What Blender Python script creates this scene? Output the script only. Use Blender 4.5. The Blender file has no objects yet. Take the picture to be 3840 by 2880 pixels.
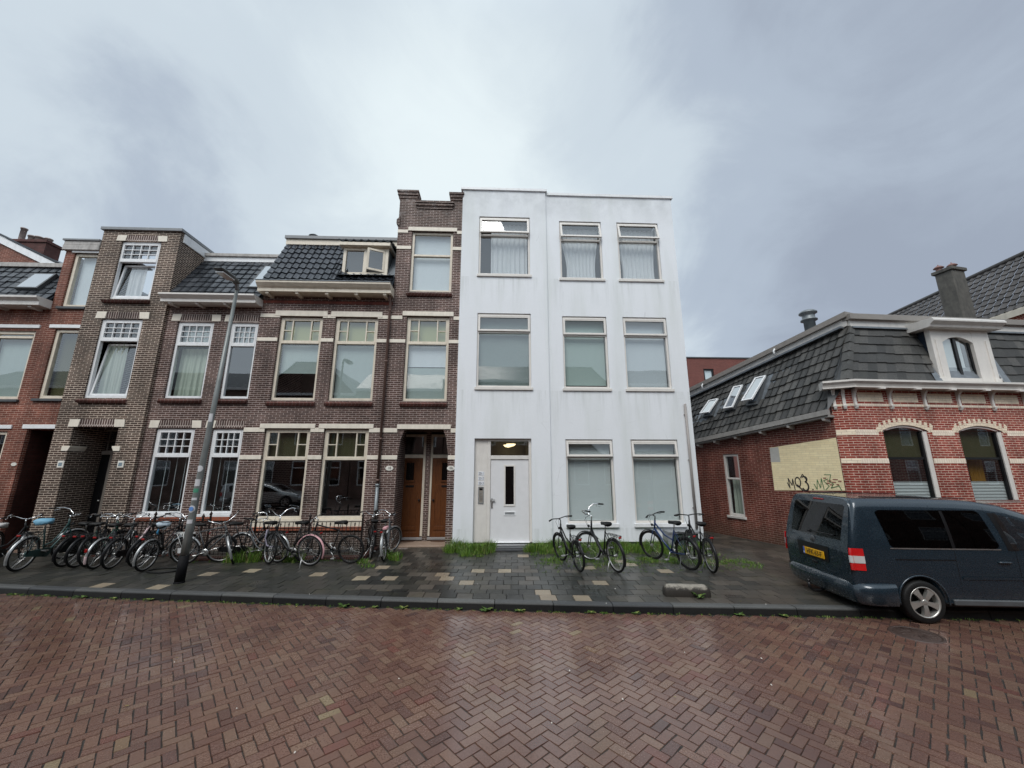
import bpy, math, random
import numpy as np
from mathutils import Matrix, Vector
R = math.radians
rng = random.Random(7)
sc = bpy.context.scene
col = sc.collection

# ------------------------------------------------------------------ camera, sky, sun, exposure
cam_d = bpy.data.cameras.new('camera'); cam = bpy.data.objects.new('camera', cam_d); col.objects.link(cam)
cam_d.sensor_width = 36.0; cam_d.lens = 36.0 * 1442 / 3840; cam_d.clip_start = 0.05; cam_d.clip_end = 900
cam.location = (0, 0, 2.4); cam.rotation_euler = (R(90 + 12.2), 0, R(-2.3))
sc.camera = cam
sc.view_settings.view_transform = 'Standard'; sc.view_settings.look = 'None'
sc.view_settings.exposure = 0.43; sc.view_settings.gamma = 1.0
SUN_EL, SUN_ROT = R(50), R(200)
w = bpy.data.worlds.new('World'); sc.world = w; w.use_nodes = True
wt = w.node_tree; wn = wt.nodes; wl = wt.links; wn.clear()
def wnode(t, **k):
    n = wn.new(t)
    for a, b in k.items(): setattr(n, a, b)
    return n
def wmath(op, a, b=None, c=None):
    n = wnode('ShaderNodeMath', operation=op)
    for i, v in enumerate((a, b, c)):
        if v is None: continue
        if isinstance(v, (int, float)): n.inputs[i].default_value = v
        else: wl.new(v, n.inputs[i])
    return n.outputs[0]
sky = wnode('ShaderNodeTexSky', sky_type='NISHITA', sun_disc=False, sun_elevation=SUN_EL, sun_rotation=SUN_ROT)
tc = wnode('ShaderNodeTexCoord'); sep = wnode('ShaderNodeSeparateXYZ'); wl.new(tc.outputs['Generated'], sep.inputs[0])
# cloud layer lies on a plane overhead: direction / (height + k)
zc = wmath('MAXIMUM', sep.outputs[2], 0.0)
den = wmath('ADD', zc, 0.62)
cx = wmath('DIVIDE', sep.outputs[0], den); cy = wmath('DIVIDE', sep.outputs[1], den)
cmb = wnode('ShaderNodeCombineXYZ'); wl.new(cx, cmb.inputs[0]); wl.new(cy, cmb.inputs[1])
def wnoise(scale, detail, rough, dist, off):
    mp = wnode('ShaderNodeMapping'); mp.inputs['Location'].default_value = off; wl.new(cmb.outputs[0], mp.inputs[0])
    n = wnode('ShaderNodeTexNoise'); n.inputs['Scale'].default_value = scale; n.inputs['Detail'].default_value = detail
    n.inputs['Roughness'].default_value = rough; n.inputs['Distortion'].default_value = dist
    wl.new(mp.outputs[0], n.inputs['Vector']); return n.outputs['Fac']
n1 = wnoise(1.3, 5, 0.5, 0.25, (3.1, 1.7, 0)); n2 = wnoise(3.2, 7, 0.6, 0.9, (0.4, 5.2, 0)); n3 = wnoise(9.0, 7, 0.65, 0.6, (2.4, 0.2, 0))
def wdot(v):
    n = wnode('ShaderNodeVectorMath', operation='DOT_PRODUCT'); wl.new(tc.outputs['Generated'], n.inputs[0])
    l = math.sqrt(sum(a * a for a in v)); n.inputs[1].default_value = tuple(a / l for a in v)
    return n.outputs['Value']
def wrange(v, a, b, c, d, smooth=True):
    n = wnode('ShaderNodeMapRange', interpolation_type='SMOOTHSTEP' if smooth else 'LINEAR')
    for i, x in enumerate((a, b, c, d)): n.inputs[i + 1].default_value = x
    wl.new(v, n.inputs[0]); return n.outputs[0]
thin = wrange(wdot((0.02, 1.0, 0.62)), 0.72, 1.0, 0.0, 0.30)      # thin bright cloud over the street
heavy = wrange(wdot((0.95, 0.8, 0.75)), 0.76, 1.0, 0.0, 0.43)    # thick grey bank to the right
heavy2 = wrange(wdot((-0.62, 0.9, 0.62)), 0.94, 1.0, 0.0, 0.20)   # lilac patch to the left
f = wmath('MULTIPLY_ADD', n1, 0.8, -0.08)
f = wmath('MULTIPLY_ADD', n2, 0.40, wmath('ADD', f, 0.05)); f = wmath('MULTIPLY_ADD', n3, 0.10, f)
f = wmath('ADD', f, thin); f = wmath('SUBTRACT', f, heavy); f = wmath('SUBTRACT', f, heavy2)
ramp = wnode('ShaderNodeValToRGB'); wl.new(f, ramp.inputs[0])
cr = ramp.color_ramp; cr.interpolation = 'EASE'
cr.elements[0].position = 0.15; cr.elements[0].color = (0.265, 0.305, 0.375, 1)
cr.elements[1].position = 0.95; cr.elements[1].color = (0.635, 0.705, 0.73, 1)
e = cr.elements.new(0.42); e.color = (0.345, 0.40, 0.475, 1)
e = cr.elements.new(0.62); e.color = (0.475, 0.54, 0.595, 1)
back = wrange(sep.outputs[1], 0.25, -0.7, 1.0, 1.35)             # overcast sky, brightened behind and overhead to light the house fronts
zen = wrange(sep.outputs[2], 0.80, 1.0, 1.0, 1.5)
gain = wmath('MULTIPLY', back, zen)
mul = wnode('ShaderNodeVectorMath', operation='SCALE'); wl.new(ramp.outputs[0], mul.inputs[0]); wl.new(gain, mul.inputs['Scale'])
bg1 = wnode('ShaderNodeBackground'); wl.new(mul.outputs[0], bg1.inputs[0]); bg1.inputs[1].default_value = 1.0
bg2 = wnode('ShaderNodeBackground'); wl.new(sky.outputs[0], bg2.inputs[0]); bg2.inputs[1].default_value = 0.06
mx = wnode('ShaderNodeMixShader'); mx.inputs[0].default_value = 0.04
wl.new(bg1.outputs[0], mx.inputs[1]); wl.new(bg2.outputs[0], mx.inputs[2])
wo = wnode('ShaderNodeOutputWorld'); wl.new(mx.outputs[0], wo.inputs[0])
sun_d = bpy.data.lights.new('sun', 'SUN'); sun_d.energy = 1.5; sun_d.angle = R(30); sun_d.color = (1, 0.97, 0.93)
sun = bpy.data.objects.new('sun', sun_d); col.objects.link(sun)
sun.rotation_euler = (R(90) - SUN_EL, 0, R(-20))
sc.cycles.max_bounces = 6; sc.cycles.transparent_max_bounces = 12; sc.cycles.caustics_reflective = False; sc.cycles.caustics_refractive = False

# ------------------------------------------------------------------ materials
MATS = {}
def newmat(name):
    m = bpy.data.materials.new(name); m.use_nodes = True; m.node_tree.nodes.clear(); return m, m.node_tree.nodes, m.node_tree.links
class G:
    """tiny node helper"""
    def __init__(s, name):
        s.m, s.n, s.l = newmat(name); s.out = s.n.new('ShaderNodeOutputMaterial'); s.tc = s.n.new('ShaderNodeTexCoord')
    def node(s, t, ins=None, **k):
        n = s.n.new(t)
        for a, b in k.items(): setattr(n, a, b)
        for a, b in (ins or {}).items():
            if hasattr(b, 'is_output') or isinstance(b, bpy.types.NodeSocket): s.l.new(b, n.inputs[a])
            else: n.inputs[a].default_value = b
        return n
    def math(s, op, a, b=0.0, clamp=False):
        n = s.node('ShaderNodeMath', {0: a, 1: b}, operation=op); n.use_clamp = clamp; return n.outputs[0]
    def noise(s, scale, detail=3, rough=.55, vec=None, dist=0.0):
        return s.node('ShaderNodeTexNoise', {'Vector': vec if vec is not None else s.tc.outputs['Object'], 'Scale': scale, 'Detail': detail, 'Roughness': rough, 'Distortion': dist}).outputs['Fac']
    def ramp(s, fac, stops):
        n = s.node('ShaderNodeValToRGB', {0: fac}); c = n.color_ramp
        c.elements[0].position, c.elements[0].color = stops[0][0], (*stops[0][1], 1)
        c.elements[1].position, c.elements[1].color = stops[-1][0], (*stops[-1][1], 1)
        for p, q in stops[1:-1]: e = c.elements.new(p); e.color = (*q, 1)
        return n.outputs[0]
    def mix(s, f, a, b, mode='MIX'):
        n = s.node('ShaderNodeMix', {0: f}, data_type='RGBA', blend_type=mode)
        for i, v in ((6, a), (7, b)):
            if isinstance(v, tuple): n.inputs[i].default_value = (*v, 1)
            else: s.l.new(v, n.inputs[i])
        return n.outputs[2]
    def map(s, v, a, b, c, d):
        return s.node('ShaderNodeMapRange', {0: v, 1: a, 2: b, 3: c, 4: d}).outputs[0]
    def mapping(s, scale=(1, 1, 1), loc=(0, 0, 0), vec=None):
        return s.node('ShaderNodeMapping', {'Vector': vec if vec is not None else s.tc.outputs['Object'], 'Scale': scale, 'Location': loc}).outputs[0]
    def bump(s, h, strength=.3, dist=.01):
        return s.node('ShaderNodeBump', {'Height': h, 'Strength': strength, 'Distance': dist}).outputs[0]
    def finish(s, colour, rough=.6, metal=0.0, normal=None, spec=None, coat=None, alpha=None, emit=None, estr=0):
        p = s.n.new('ShaderNodeBsdfPrincipled')
        def put(k, v):
            if v is None: return
            if isinstance(v, tuple): p.inputs[k].default_value = (*v, 1)
            elif isinstance(v, (int, float)): p.inputs[k].default_value = v
            else: s.l.new(v, p.inputs[k])
        put('Base Color', colour); put('Roughness', rough); put('Metallic', metal); put('Normal', normal)
        put('Specular IOR Level', spec); put('Coat Weight', coat); put('Emission Color', emit)
        if emit is not None: p.inputs['Emission Strength'].default_value = estr
        if coat: p.inputs['Coat Roughness'].default_value = .06
        s.l.new(p.outputs[0], s.out.inputs[0]); return s.m
def paint(name, c, rough=.45, metal=0.0, var=.12, scale=6.0, bump=.08, coat=None, dirt=None, spec=None):
    if name in MATS: return MATS[name]
    g = G(name); n = g.noise(scale, 5)
    k = g.map(n, .25, .75, 1 - var, 1 + var)
    cn = g.node('ShaderNodeVectorMath', {0: c, 'Scale': k}, operation='SCALE').outputs[0]
    if dirt:
        d = g.noise(2.2, 6, .7, vec=g.mapping((3, 3, .7)))
        cn = g.mix(g.map(d, .48, .72, 0, dirt[1]), cn, dirt[0])
    rr = g.map(n, .2, .8, rough * .85, min(1, rough * 1.15))
    MATS[name] = g.finish(cn, rr, metal, g.bump(g.noise(scale * 9, 3), bump, .004) if bump else None, coat=coat, spec=spec)
    return MATS[name]
def brick(name, c1, c2, mortar, wet=.62, patch=(0.5, .35), white=0.0, bw=.215, rh=.0625, mort=.0065, foot_tint=0.0, bias=0.0, big=.45):
    """courses run along the wall: u = x + y (walls are axis aligned in their own object frame), v = z"""
    if name in MATS: return MATS[name]
    g = G(name)
    s = g.node('ShaderNodeSeparateXYZ', {0: g.tc.outputs['Object']})
    nd = g.noise(9, 2)
    u = g.math('ADD', s.outputs[0], s.outputs[1])
    v = g.math('ADD', s.outputs[2], g.map(nd, 0, 1, -.003, .003))
    vec = g.node('ShaderNodeCombineXYZ', {0: u, 1: v, 2: 0.0}).outputs[0]
    b = g.node('ShaderNodeTexBrick', {'Vector': vec, 'Color1': (*c1, 1), 'Color2': (*c2, 1), 'Mortar': (*mortar, 1), 'Scale': 1.0,
               'Mortar Size': mort, 'Mortar Smooth': .1, 'Bias': bias, 'Brick Width': bw, 'Row Height': rh}, offset=.5, squash=1.0)
    n1 = g.noise(.8, 6, .65); n2 = g.noise(7, 4, .6)
    # run-off marks stretched down the wall
    n3 = g.noise(1.4, 5, .6, vec=g.mapping((2.4, 2.4, .45)))
    k = g.math('MULTIPLY', g.map(n1, .3, .7, 1 - big, 1 + big * .75), g.map(n2, .25, .75, .8, 1.2))
    k = g.math('MULTIPLY', k, g.map(n3, .35, .7, .72 if big > .25 else .94, 1.12 if big > .25 else 1.03))
    if big <= .25: k = g.map(g.math('ADD', g.math('MULTIPLY', n1, .5), g.math('MULTIPLY', n2, .5)), .3, .7, 1 - big, 1 + big * .5)
    c = g.node('ShaderNodeVectorMath', {0: b.outputs['Color'], 'Scale': k}, operation='SCALE').outputs[0]
    if white:
        wn_ = g.noise(1.9, 7, .75, vec=g.mapping((1, 1, 1.3), (3, 1, 7)))
        c = g.mix(g.map(wn_, .55, .72, 0, white), c, (.50, .48, .47))
    if foot_tint:
        low = g.map(s.outputs[2], .1, .9, foot_tint, 0)
        c = g.mix(low, c, (.055, .06, .042))  # fades to a dark grey green towards the foot of the wall
    hgt = g.math('SUBTRACT', g.math('MULTIPLY', n2, .5), b.outputs['Fac'])
    MATS[name] = g.finish(c, g.map(n2, .2, .8, wet - .1, wet + .15), 0, g.bump(hgt, .55, .012), spec=.22)
    return MATS[name]
def glass(name='window_glass', tint=(.80, .86, .86), fac=.20, rough=.012):
    if name in MATS: return MATS[name]
    g = G(name)
    lw = g.node('ShaderNodeLayerWeight', {'Blend': .5})      # Facing is the same from both sides, so daylight gets in
    f = g.math('ADD', g.math('MULTIPLY', g.math('POWER', lw.outputs['Facing'], 4.0), .75), fac, True)
    wob = g.bump(g.noise(.9, 1), .08, .02)
    a = g.node('ShaderNodeBsdfTransparent', {0: (*tint, 1)}); b = g.node('ShaderNodeBsdfGlossy', {0: (.96, .98, 1, 1), 1: rough, 'Normal': wob})
    m = g.node('ShaderNodeMixShader', {0: f, 1: a.outputs[0], 2: b.outputs[0]}); g.l.new(m.outputs[0], g.out.inputs[0])
    MATS[name] = g.m; return g.m
def rndmat(name, stops, rough=(.3, .6), bumps=.3, fine=30, grime=.3, bdist=.004, wet=None, spec=None, moss=None):
    """colour per piece from the mesh attribute rnd"""
    if name in MATS: return MATS[name]
    g = G(name); a = g.node('ShaderNodeAttribute', attribute_name='rnd')
    c = g.ramp(a.outputs['Fac'], stops)
    n = g.noise(fine, 5, .65); n1 = g.noise(.9, 5, .6)
    k = g.math('MULTIPLY', g.map(n, .2, .8, 1 - grime, 1 + grime), g.map(n1, .3, .7, .84, 1.14))
    c = g.node('ShaderNodeVectorMath', {0: c, 'Scale': k}, operation='SCALE').outputs[0]
    if moss: c = g.mix(g.map(g.noise(2.6, 7, .7), .52, .70, 0, moss[1]), c, moss[0])
    w_ = g.noise(.55, 5, .6, vec=g.mapping(loc=(4, 2, 0)))
    r_ = g.map(g.math('ADD', g.math('MULTIPLY', w_, .8), g.math('MULTIPLY', n, .3)), .38, .72, rough[0], rough[1])
    MATS[name] = g.finish(c, r_, 0, g.bump(n, bumps, bdist), spec=spec)
    if wet:
        p = next(q for q in g.n if q.type == 'BSDF_PRINCIPLED'); g.l.new(g.map(w_, .35, .6, wet, wet * .25), p.inputs['Coat Weight']); p.inputs['Coat Roughness'].default_value = .16
    return MATS[name]

CREAM = (.70, .63, .52); WHITE = (.78, .79, .80)
M_cream = paint('cream_paint', CREAM, .42, var=.08, dirt=((.35, .31, .23), .35))
M_white = paint('white_paint', WHITE, .38, var=.06, dirt=((.45, .44, .42), .3))
M_offw = paint('off_white_paint', (.62, .60, .57), .42, var=.07, dirt=((.36, .34, .31), .35))
M_bone = paint('pale_bone_paint', (.70, .67, .63), .4, var=.05, dirt=((.5, .47, .43), .25))
M_stone = paint('cream_stone_paint', (.76, .70, .60), .55, var=.08, dirt=((.42, .38, .3), .3))
M_lead = paint('lead_flashing', (.17, .19, .21), .38, .3, var=.25)
M_brickA = brick('purple_brown_brick', (.066, .036, .031), (.122, .070, .058), (.52, .43, .39), patch=(.5, .3), foot_tint=.35)
M_brickAW = brick('weathered_gable_brick', (.076, .048, .041), (.130, .082, .068), (.48, .41, .37), white=.65)
M_brickB = brick('dark_bay_brick', (.050, .032, .025), (.098, .062, .047), (.60, .50, .41), mort=.0075, foot_tint=.3)
M_brickR = brick('red_brown_brick', (.145, .046, .031), (.215, .072, .047), (.44, .29, .23), mort=.006, foot_tint=.3)
M_brickC = brick('red_corner_brick', (.26, .042, .030), (.35, .070, .046), (.74, .56, .46), mort=.007, wet=.5, foot_tint=.3)
M_brickD = brick('dark_red_side_brick', (.135, .034, .025), (.205, .056, .040), (.46, .31, .25), mort=.006, wet=.5, foot_tint=.5)
M_brickS = brick('cream_painted_brick', (.88, .74, .46), (.95, .82, .53), (.76, .64, .40), mort=.005, wet=.6, big=.14)
M_brickP = brick('pale_yellow_brick', (.86, .73, .56), (.95, .82, .64), (.64, .53, .42), mort=.005, big=.2)
M_brickO = brick('opposite_brick', (.13, .065, .05), (.18, .09, .07), (.3, .27, .24))
M_brickM = brick('modern_red_brick', (.17, .055, .045), (.21, .07, .055), (.16, .10, .09), big=.2)
M_soldier = brick('soldier_course_brick', (.070, .043, .038), (.115, .072, .062), (.60, .52, .47), bw=.07, rh=.3, mort=.008)
M_sill = brick('red_brick_sill', (.30, .085, .045), (.37, .115, .065), (.20, .12, .10), bw=.11, rh=.4, mort=.007)
M_sillD = brick('dark_brick_sill', (.11, .045, .038), (.15, .06, .05), (.22, .17, .15), bw=.11, rh=.4, mort=.007)
M_glass = glass(tint=(.90, .94, .94), fac=.10); M_glassT = glass('upper_window_glass', (.92, .95, .96), .17)
M_glassDark = glass('dark_room_glass', (.80, .84, .84), .20)
M_glassCar = glass('tinted_car_glass', (.05, .055, .06), .032)
M_glassSky = glass('roof_window_glass', (.3, .35, .4), .62)
M_dark = paint('dark_interior', (.028, .027, .026), .9, bump=0)
M_room = paint('room_interior', (.10, .095, .09), .9, bump=0)
M_black = paint('black_paint', (.010, .010, .011), .35, var=.2, spec=.3)
M_iron = paint('black_iron', (.018, .013, .012), .4, .3, var=.4, dirt=((.07, .025, .015), .6))
M_blackrub = paint('black_rubber', (.010, .010, .010), .55, var=.2, spec=.25)
M_alu = paint('brushed_metal', (.55, .55, .54), .3, .9, var=.12)
M_chrome = paint('polished_chrome', (.74, .75, .76), .14, 1.0, var=.06, bump=0)
M_galv = paint('galvanised_steel', (.20, .22, .23), .42, .35, var=.18)
M_grey = paint('grey_paint', (.22, .23, .24), .45, var=.12)
M_dkgrey = paint('dark_grey_paint', (.07, .075, .08), .45, var=.15)
M_red = paint('red_reflector', (.24, .008, .007), .3, bump=0, spec=.3)
M_clear = paint('clear_lens', (.62, .62, .62), .12, .2, bump=0)
M_pink = paint('pink_paint', (.62, .34, .36), .4)
M_blueS = paint('blue_cover', (.16, .36, .50), .6)
M_plastic = paint('pale_plastic_bag', (.50, .60, .68), .35, var=.1, scale=20, bump=.5)
M_whiteC = paint('dirty_white_cover', (.52, .50, .48), .6, var=.2)
M_teal = paint('teal_frame_paint', (.025, .060, .058), .3)
M_bluef = paint('blue_frame_paint', (.03, .10, .36), .3)
M_orange = paint('terracotta', (.20, .10, .085), .6)
g = G('pale_topped_concrete'); s_ = g.node('ShaderNodeSeparateXYZ', {0: g.tc.outputs['Object']}); cn = g.noise(14, 6, .7); cw = g.map(g.math('ADD', s_.outputs[2], g.map(cn, .3, .7, -.035, .035)), .255, .295, 0, 1)
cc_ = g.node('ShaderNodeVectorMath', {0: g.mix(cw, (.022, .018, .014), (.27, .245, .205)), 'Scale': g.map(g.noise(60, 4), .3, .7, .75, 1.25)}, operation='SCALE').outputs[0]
M_concrete = g.finish(cc_, .7, 0, g.bump(g.noise(60, 5), .6, .005))   # near-black brown sides, pale top
M_render = paint('grey_chimney_render', (.095, .09, .08), .8, var=.35, scale=7, bump=.5, dirt=((.045, .042, .04), .9))
M_woodgrey = paint('weathered_board', (.42, .40, .38), .7, var=.2, scale=10, bump=.3, dirt=((.2, .19, .18), .7))
def wood(name, c1, c2):
    g = G(name); n = g.noise(9, 6, .6, vec=g.mapping((6, 6, .5)), dist=.6)
    c = g.ramp(n, [(.3, c1), (.7, c2)]); MATS[name] = g.finish(c, .38, 0, g.bump(n, .15, .003)); return g.m
M_wood = wood('varnished_door_wood', (.075, .022, .006), (.155, .052, .013))
M_wood2 = wood('light_door_frame_wood', (.20, .075, .014), (.30, .12, .025))
def fabric(name, c, tr=.25):
    g = G(name); k = g.noise(60, 2)
    cc = g.node('ShaderNodeVectorMath', {0: c, 'Scale': g.map(k, .3, .7, .94, 1.06)}, operation='SCALE').outputs[0]
    a = g.node('ShaderNodeBsdfDiffuse', {0: cc}); b = g.node('ShaderNodeBsdfTranslucent', {0: cc})
    m = g.node('ShaderNodeMixShader', {0: tr, 1: a.outputs[0], 2: b.outputs[0]}); g.l.new(m.outputs[0], g.out.inputs[0]); MATS[name] = g.m; return g.m
M_curt = fabric('white_curtain_fabric', (.93, .95, .96), .35); M_curtG = fabric('pale_green_curtain_fabric', (.60, .66, .56)); M_curtO = fabric('ochre_curtain_fabric', (.45, .22, .03))
M_blind = fabric('grey_green_blind_fabric', (.44, .53, .50), .1); M_blindW = fabric('white_blind_slats', (.80, .84, .84), .1)
M_blindG = fabric('olive_blind_fabric', (.50, .52, .26), .2); M_blindP = fabric('pale_blind_fabric', (.74, .80, .82), .1)
M_blindL = fabric('light_grey_blind_fabric', (.62, .68, .70), .1)
M_blindDk = fabric('dark_olive_blind_fabric', (.10, .10, .05), .1)
# render (stucco) of the white building: soft stains and greenish run-off streaks with their own shapes
g = G('white_render'); s_ = g.node('ShaderNodeSeparateXYZ', {0: g.tc.outputs['Object']})
n1 = g.noise(.55, 5, .55); n2 = g.noise(1.0, 5, .55, vec=g.mapping((1.6, 1, .22))); n3 = g.noise(40, 4, .7)
c = g.mix(g.map(n1, .35, .7, 0, .35), (.80, .825, .855), (.72, .74, .77))
c = g.mix(g.map(n2, .47, .70, 0, .55), c, (.62, .655, .635))
top = g.map(s_.outputs[2], 10.4, 11.8, 0, 1)
n4 = g.noise(1.6, 6, .65, vec=g.mapping((1, 1, .8), (9, 0, 2)))
c = g.mix(g.math('MULTIPLY', top, g.map(n4, .40, .62, .15, .75)), c, (.47, .49, .505))
low = g.map(s_.outputs[2], 1.1, .25, 0, .3)
c = g.mix(g.math('MULTIPLY', low, g.map(n4, .4, .6, .2, 1)), c, (.62, .65, .64))
sx_ = g.noise(7, 4, .6, vec=g.mapping((1, 1, .06), (2, 0, 5)))
for zs_ in (8.58, 4.75, .66):
    below = g.math('MULTIPLY', g.map(s_.outputs[2], zs_ - 1.1, zs_, 0, 1), g.math('LESS_THAN', s_.outputs[2], zs_))
    c = g.mix(g.math('MULTIPLY', g.math('MULTIPLY', below, g.map(sx_, .50, .68, 0, 1)), .34, True), c, (.40, .43, .41))
vor = g.node('ShaderNodeTexVoronoi', {'Vector': g.mapping((.5, .5, .75)), 'Scale': 1.1}, feature='DISTANCE_TO_EDGE')
crk = g.math('MULTIPLY', g.map(vor.outputs['Distance'], .0, .004, 1, 0), g.map(g.noise(1.7, 3), .56, .62, 0, .4))
c = g.mix(crk, c, (.40, .41, .42))
M_stucco = g.finish(g.mix(g.map(g.noise(22, 6, .7), .3, .7, 0, .16), c, (.63, .65, .665)), .7, 0, g.bump(g.math('ADD', n3, g.noise(5, 4)), .5, .006))

# ------------------------------------------------------------------ mesh builder
class MB:
    def __init__(s, M=None): s.v = []; s.f = []; s.r = []; s.M = M; s.cur = 0.0; s.sm = []
    def add(s, vs, fs, smooth=False):
        o = len(s.v)
        if s.M is not None: vs = [tuple(s.M @ Vector(p)) for p in vs]
        s.v += [tuple(p) for p in vs]; s.r += [s.cur] * len(vs)
        s.f += [tuple(i + o for i in q) for q in fs]; s.sm += [smooth] * len(fs); return s
    def box(s, x0, x1, y0, y1, z0, z1):
        return s.add([(x0,y0,z0),(x1,y0,z0),(x1,y1,z0),(x0,y1,z0),(x0,y0,z1),(x1,y0,z1),(x1,y1,z1),(x0,y1,z1)],
                     [(0,3,2,1),(4,5,6,7),(0,1,5,4),(1,2,6,5),(2,3,7,6),(3,0,4,7)])
    def bbox(s, x0, x1, y0, y1, z0, z1, b=.006):
        """box with chamfered long edges all round"""
        xs = (x0, x1); ys = (y0, y1); zs = (z0, z1); vs = []; idx = {}
        for i in (0, 1):
            for j in (0, 1):
                for k in (0, 1):
                    sx, sy, sz = (1, -1)[i], (1, -1)[j], (1, -1)[k]
                    for a in range(3):
                        p = [xs[i], ys[j], zs[k]]
                        if a != 0: p[0] += sx * b
                        if a != 1: p[1] += sy * b
                        if a != 2: p[2] += sz * b
                        idx[(i, j, k, a)] = len(vs); vs.append(tuple(p))
        F = []
        for i in (0, 1): q = [idx[(i, j, k, 0)] for j, k in ((0,0),(1,0),(1,1),(0,1))]; F.append(q[::-1] if i == 0 else q)
        for j in (0, 1): q = [idx[(i, j, k, 1)] for i, k in ((0,0),(1,0),(1,1),(0,1))]; F.append(q if j == 0 else q[::-1])
        for k in (0, 1): q = [idx[(i, j, k, 2)] for i, j in ((0,0),(1,0),(1,1),(0,1))]; F.append(q[::-1] if k == 0 else q)
        for i in (0, 1):
            for j in (0, 1): F.append([idx[(i,j,0,0)], idx[(i,j,1,0)], idx[(i,j,1,1)], idx[(i,j,0,1)]])
            for k in (0, 1): F.append([idx[(i,0,k,0)], idx[(i,1,k,0)], idx[(i,1,k,2)], idx[(i,0,k,2)]])
        for j in (0, 1):
            for k in (0, 1): F.append([idx[(0,j,k,1)], idx[(1,j,k,1)], idx[(1,j,k,2)], idx[(0,j,k,2)]])
        for i in (0,1):
            for j in (0,1):
                for k in (0,1): F.append([idx[(i,j,k,a)] for a in range(3)])
        return s.add(vs, F)
    def quad(s, a, b, c, d): return s.add([a, b, c, d], [(0, 1, 2, 3)])
    def poly(s, pts): return s.add(pts, [tuple(range(len(pts)))])
    def prism(s, pts, axis, a, b):
        """pts 2D polygon; axis 'y': (x,z) extruded y a..b; 'x': (y,z) extruded; 'z': (x,y) extruded"""
        def P(p, t): return (p[0], t, p[1]) if axis == 'y' else ((t, p[0], p[1]) if axis == 'x' else (p[0], p[1], t))
        n = len(pts); vs = [P(p, a) for p in pts] + [P(p, b) for p in pts]
        F = [tuple(range(n)), tuple(range(2 * n - 1, n - 1, -1))] + [(i, i + n, (i + 1) % n + n, (i + 1) % n) for i in range(n)]
        return s.add(vs, F)
    def tube(s, pts, r, n=8, closed=False, caps=True):
        pts = [Vector(p) for p in pts]; m = len(pts); rs = r if isinstance(r, (list, tuple)) else [r] * m
        vs = []; up = Vector((0, 0, 1)); prev = None
        for i, p in enumerate(pts):
            if closed: t = pts[(i + 1) % m] - pts[i - 1]
            else: t = pts[min(i + 1, m - 1)] - pts[max(i - 1, 0)]
            t.normalize()
            if prev is None:
                a = up if abs(t.z) < .9 else Vector((1, 0, 0)); u = t.cross(a).normalized()
            else:
                u = (prev - t * prev.dot(t)).normalized()
            prev = u; v = t.cross(u)
            for k in range(n):
                an = 2 * math.pi * k / n; vs.append(tuple(p + (u * math.cos(an) + v * math.sin(an)) * rs[i]))
        F = []
        for i in range(m if closed else m - 1):
            j = (i + 1) % m
            for k in range(n): F.append((i*n+k, i*n+(k+1)%n, j*n+(k+1)%n, j*n+k))
        s.add(vs, F, True)
        if caps and not closed:
            o = len(s.v) - len(vs); s.f += [tuple(o + k for k in range(n - 1, -1, -1)), tuple(o + (m - 1) * n + k for k in range(n))]; s.sm += [False, False]
        return s
    def cyl(s, p, q, r, r2=None, n=16): return s.tube([p, q], [r, r if r2 is None else r2], n)
    def lathe(s, prof, c, axis='z', n=20):
        """prof list of (radius, height)"""
        vs = []; F = []
        for rad, h in prof:
            for k in range(n):
                a = 2 * math.pi * k / n; x, y = rad * math.cos(a), rad * math.sin(a)
                p = (x, y, h) if axis == 'z' else ((x, h, y) if axis == 'y' else (h, x, y))
                vs.append((c[0] + p[0], c[1] + p[1], c[2] + p[2]))
        for i in range(len(prof) - 1):
            for k in range(n): F.append((i*n+k, i*n+(k+1)%n, (i+1)*n+(k+1)%n, (i+1)*n+k))
        return s.add(vs, F, True)
    def mesh(s, name, mat):
        me = bpy.data.meshes.new(name); me.from_pydata(s.v, [], s.f)
        me.polygons.foreach_set('use_smooth', s.sm)
        if any(s.r):
            at = me.attributes.new('rnd', 'FLOAT', 'POINT'); at.data.foreach_set('value', s.r)
        me.materials.append(mat); me.update(); return me
    def build(s, name, mat, parent=None, M=None, label=None):
        o = bpy.data.objects.new(name, s.mesh(name, mat)); col.objects.link(o)
        if parent is not None: attach(o, parent)
        if M is not None: o.matrix_basis = M
        if label: o['label'] = label
        return o
def attach(o, p):
    o.parent = p
    if p.get('_base'): o.matrix_parent_inverse = Matrix.Translation(Vector(p['_base'])).inverted()
def thing(name, label, cat, loc, group=None):
    """an Empty at the thing's base; parts keep world coordinates"""
    o = bpy.data.objects.new(name, None); col.objects.link(o); o.empty_display_size = .2
    o.location = loc; o['label'] = label; o['category'] = cat; o['_base'] = tuple(loc)
    if group: o['group'] = group
    return o
def tag(o, label, cat, group=None, kind=None):
    if label: o['label'] = label
    if cat: o['category'] = cat
    if group: o['group'] = group
    if kind: o['kind'] = kind
    return o
def struct(o): o['kind'] = 'structure'; return o
def text(name, s, size, M, mat, parent, wide=1.0, ext=.001, align='CENTER'):
    c = bpy.data.curves.new(name, 'FONT'); c.body = s; c.size = size; c.align_x = align; c.align_y = 'CENTER'; c.extrude = ext
    t0 = bpy.data.objects.new('t', c); col.objects.link(t0); bpy.context.view_layer.update()
    me = bpy.data.meshes.new_from_object(t0.evaluated_get(bpy.context.evaluated_depsgraph_get())); bpy.data.objects.remove(t0); me.materials.clear(); me.materials.append(mat)
    o = bpy.data.objects.new(name, me); col.objects.link(o); attach(o, parent)
    o.matrix_basis = M @ Matrix.Diagonal((wide, 1, 1, 1)); return o

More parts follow.
